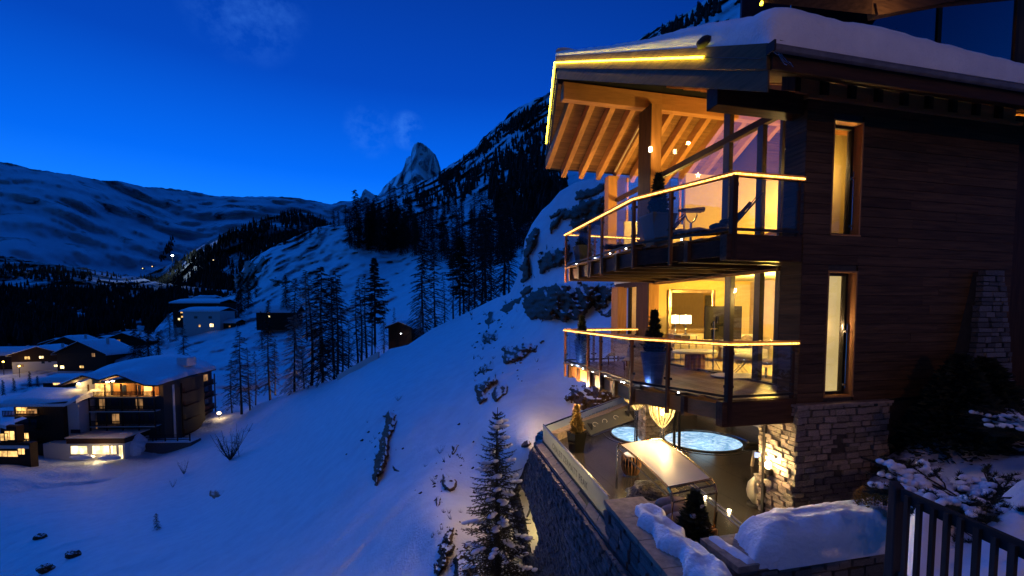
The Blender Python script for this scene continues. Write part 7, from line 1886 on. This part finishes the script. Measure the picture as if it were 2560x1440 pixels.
# snow bank behind the fence
rows = []
for i in range(70):
    t = i/69; rows.append([])
    for j in range(60):
        s = j/59; px = 2266+520*s; Y = 3.95+2.6*t+.3*s
        z = -2.62+ .30*hs(t*1.1)*(.5+.5*s) + .42*math.exp(-((px-2345)/45)**2-((t-.40)/.16)**2) + .46*math.exp(-((px-2600)/90)**2-((t-.35)/.25)**2) + .10*mnoise.fractal(Vector((s*5,t*5,0)),1.,2.,4)
        p = at(px, 780, Y); rows[-1].append((p.x, p.y, z-.35*(1-min(1, s/.10))))
o = obj('snow_bank', Mb().grid(rows), M_SNOW, smooth=True); tag(o, 'bumpy bank of snow behind the picket fence', 'snow', 'snow lying on the terrace walls')
rows = []
for i in range(14):
    t = i/13; rows.append([])
    for j in range(20):
        s = j/19; p = at(2160+620*s, 780, 2.3+1.75*t); rows[-1].append((p.x, p.y, -2.55-.5*(1-t)+.06*mnoise.fractal(Vector((s*9,t*6,3)),1.,2.,4)))
o = obj('path_edge', Mb().grid(rows), m_gsnow, smooth=True); tag(o, kind='structure')
# low spreading pine with snow above the fence
def mugo(label):
    c = at(2420, 1185, 5.4); t = thing('dwarf_pine', label, 'pine', (c.x, c.y, c.z-.35), 0); rnd = random.Random(9); nd = Mb(); br = Mb(); sn = Mb()
    for i in range(130):
        a = rnd.uniform(0, 6.283); el = rnd.uniform(.05,.75); L = rnd.uniform(.55,1.05); d = Vector((math.cos(a)*1.15, math.sin(a)*.8, el)).normalized()
        pts = [Vector((rnd.uniform(-.1,.1), rnd.uniform(-.1,.1), -.1)) + d*L*s + Vector((0,0,-.28*L*s*s+ (.10*L*s**3))) for s in (0,.3,.6,.85,1.)]
        br.tube(pts, .014, 4, r1=.005)
        for s_ in range(3):
            e = pts[4]+Vector((rnd.uniform(-.14,.14), rnd.uniform(-.14,.14), rnd.uniform(-.05,.07))) if s_ else pts[4]; st_ = pts[3] if s_ else pts[2]; br.tube([st_, e], .007, 3)
            for k in range(115):
                q = rnd.random(); cc = st_.lerp(e, .2+.8*q); o = Vector((rnd.uniform(-1,1), rnd.uniform(-1,1), rnd.uniform(-.5,1))).normalized(); ev = (o+d*.6).normalized()*.06*rnd.uniform(.7,1.2); w = ev.cross(o).normalized()*.0035; nd.add([cc-w, cc+w, cc+ev], [(0,1,2)])
        if d.z > .30 and rnd.random() < .36:
            for k in range(7):
                s = .40+.09*k; j = min(3, int(s*4)); p = pts[j].lerp(pts[j+1], min(1, s*4-j)); q = ico(.06*rnd.uniform(.6,1.4), .045, .038, (p.x+rnd.uniform(-.04,.04), p.y+rnd.uniform(-.04,.04), p.z+.04), n=7, seed=rnd.random()*9, amp=.35); sn.add(q.v, q.f)
    obj('branches', br, M_BARK, t); obj('needles', nd, M_PINE, t)['kind'] = 'stuff'; obj('snow_on_branches', sn, M_SNOW, t, smooth=True)['kind'] = 'stuff'
    return t
tm = mugo('low spreading pine weighed down with snow behind the picket fence')
c2 = at(2600, 1010, 6.6); t2 = copy_tree(tm, (c2.x, c2.y, c2.z-.35), 2.1, .8, label='second snowy pine at the right edge, above the spreading one')
# ------------------------------------------------------------------ the neighbouring chalet above the roof
UC = thing('upper_chalet', 'dark upper chalet with big violet-blue reflecting windows behind the snow roof', 'chalet', tuple(house(0,0,0)), HANG)
UF = 7.2
def rU(px): 
    u = (px-1280)/FL; return (u*(HC.y+HF.y*UF)-(HC.x+HF.x*UF))/(HR.x-u*HR.y)
def zU(px, py): 
    d = ray(px, py); t = (HC.dot(HF)+UF)/(Vector((d.x,d.y,0)).dot(HF)); return d.z*t
r0, r1, r2, r3 = rU(2060), rU(2308), rU(2500), rU(2800)
zt = zU(2300, -120); zb = zU(2300, 190)
obj('wall', Mb().box(r2-.02, r3, UF, UF+4, zb-6, zt+3), 'wall_wood', UC)
obj('wall', Mb().box(r0-3, r2-.03, UF+.25, UF+4, zb-6, zb), 'wall_wood', UC)
M_REFL = mat('dark_room', (.05,.03,.06), rough=.8)
obj('room_back', Mb().box(r0-2, r2-.03, UF+2.5, UF+2.6, zb, zt+2), M_REFL, UC)
obj('mullion', Mb().box(r1-.10, r1+.10, UF-.05, UF+.1, zb, zt), 'dark_wood', UC); obj('corner_post', Mb().box(r2-.22, r2-.03, UF-.06, UF+.2, zb, zt), 'dark_wood', UC)
obj('pane', Mb().box(r0-2, r1-.11, UF, UF+.02, zb, zt), glass('mirror_like_glass', (.5,.5,.6), refl=7.), UC); obj('pane', Mb().box(r1+.11, r2-.23, UF, UF+.02, zb, zt), bpy.data.materials['mirror_like_glass'], UC)
# roof overhang with a lit edge
d0, d1 = at(1905, 6, 13.0), at(2180, 36, 12.2)
d2 = at(2560, -2, 14.5)
q = [d0, d1, d2, at(2300,-150,19), at(1960,-120,17)]
ql = []
inv = Matrix.Translation(house(0,0,0)) @ Matrix.Rotation(HANG, 4, 'Z'); inv = inv.inverted()
for p in q: v = inv @ p; ql.append(v)
n = len(ql); obj('roof_overhang', Mb().add([tuple(v) for v in ql]+[(v.x, v.y, v.z+.5) for v in ql], [tuple(range(n))[::-1], tuple(range(n,2*n))]+[(i,(i+1)%n,n+(i+1)%n,n+i) for i in range(n)]), 'dark_wood', UC)
e0 = inv @ at(1903, 10, 12.95); e1 = inv @ at(1935, -45, 14.5); obj('light_rope', Mb().tube([e0, e1], .04, 6), M_ROPE_Y, UC)
obj('rafter_beam', Mb().bar(inv @ at(2180, 30, 12.3), inv @ at(2560, -40, 14.3), .25, .3), 'dark_wood', UC)
lamp('upper_roof_light', tuple(inv @ at(2300, -5, 11.5)), 14, (1,.62,.25), .1, parent=UC)

# assumed lane lamps, unseen behind the viewpoint, added to warm roof, heap and slope
for i, (x, y, z, pw_, lb) in enumerate(((7.5,-9.5,3.0,140,'assumed street lamp in the lane behind, to the right'), (.5,-5,7.5,60,'assumed street lamp in the lane behind, to the left'))):
    t = thing('street_lamp', lb, 'street lamp', (x,y,z-6), 0, 'assumed street lamps of the lane'); obj('pole', Mb().tube([(0,0,0),(0,0,6)],.06,8), M_METAL, t); obj('lantern', ico(.22,.22,.16,(0,0,6.1)), emis('assumed_lane_glow%d' % i, (1,.62,.3), 12), t)
    lamp('street_lamp_light', (0,.3,5.8), pw_, (1,.50,.26), .3, parent=t)
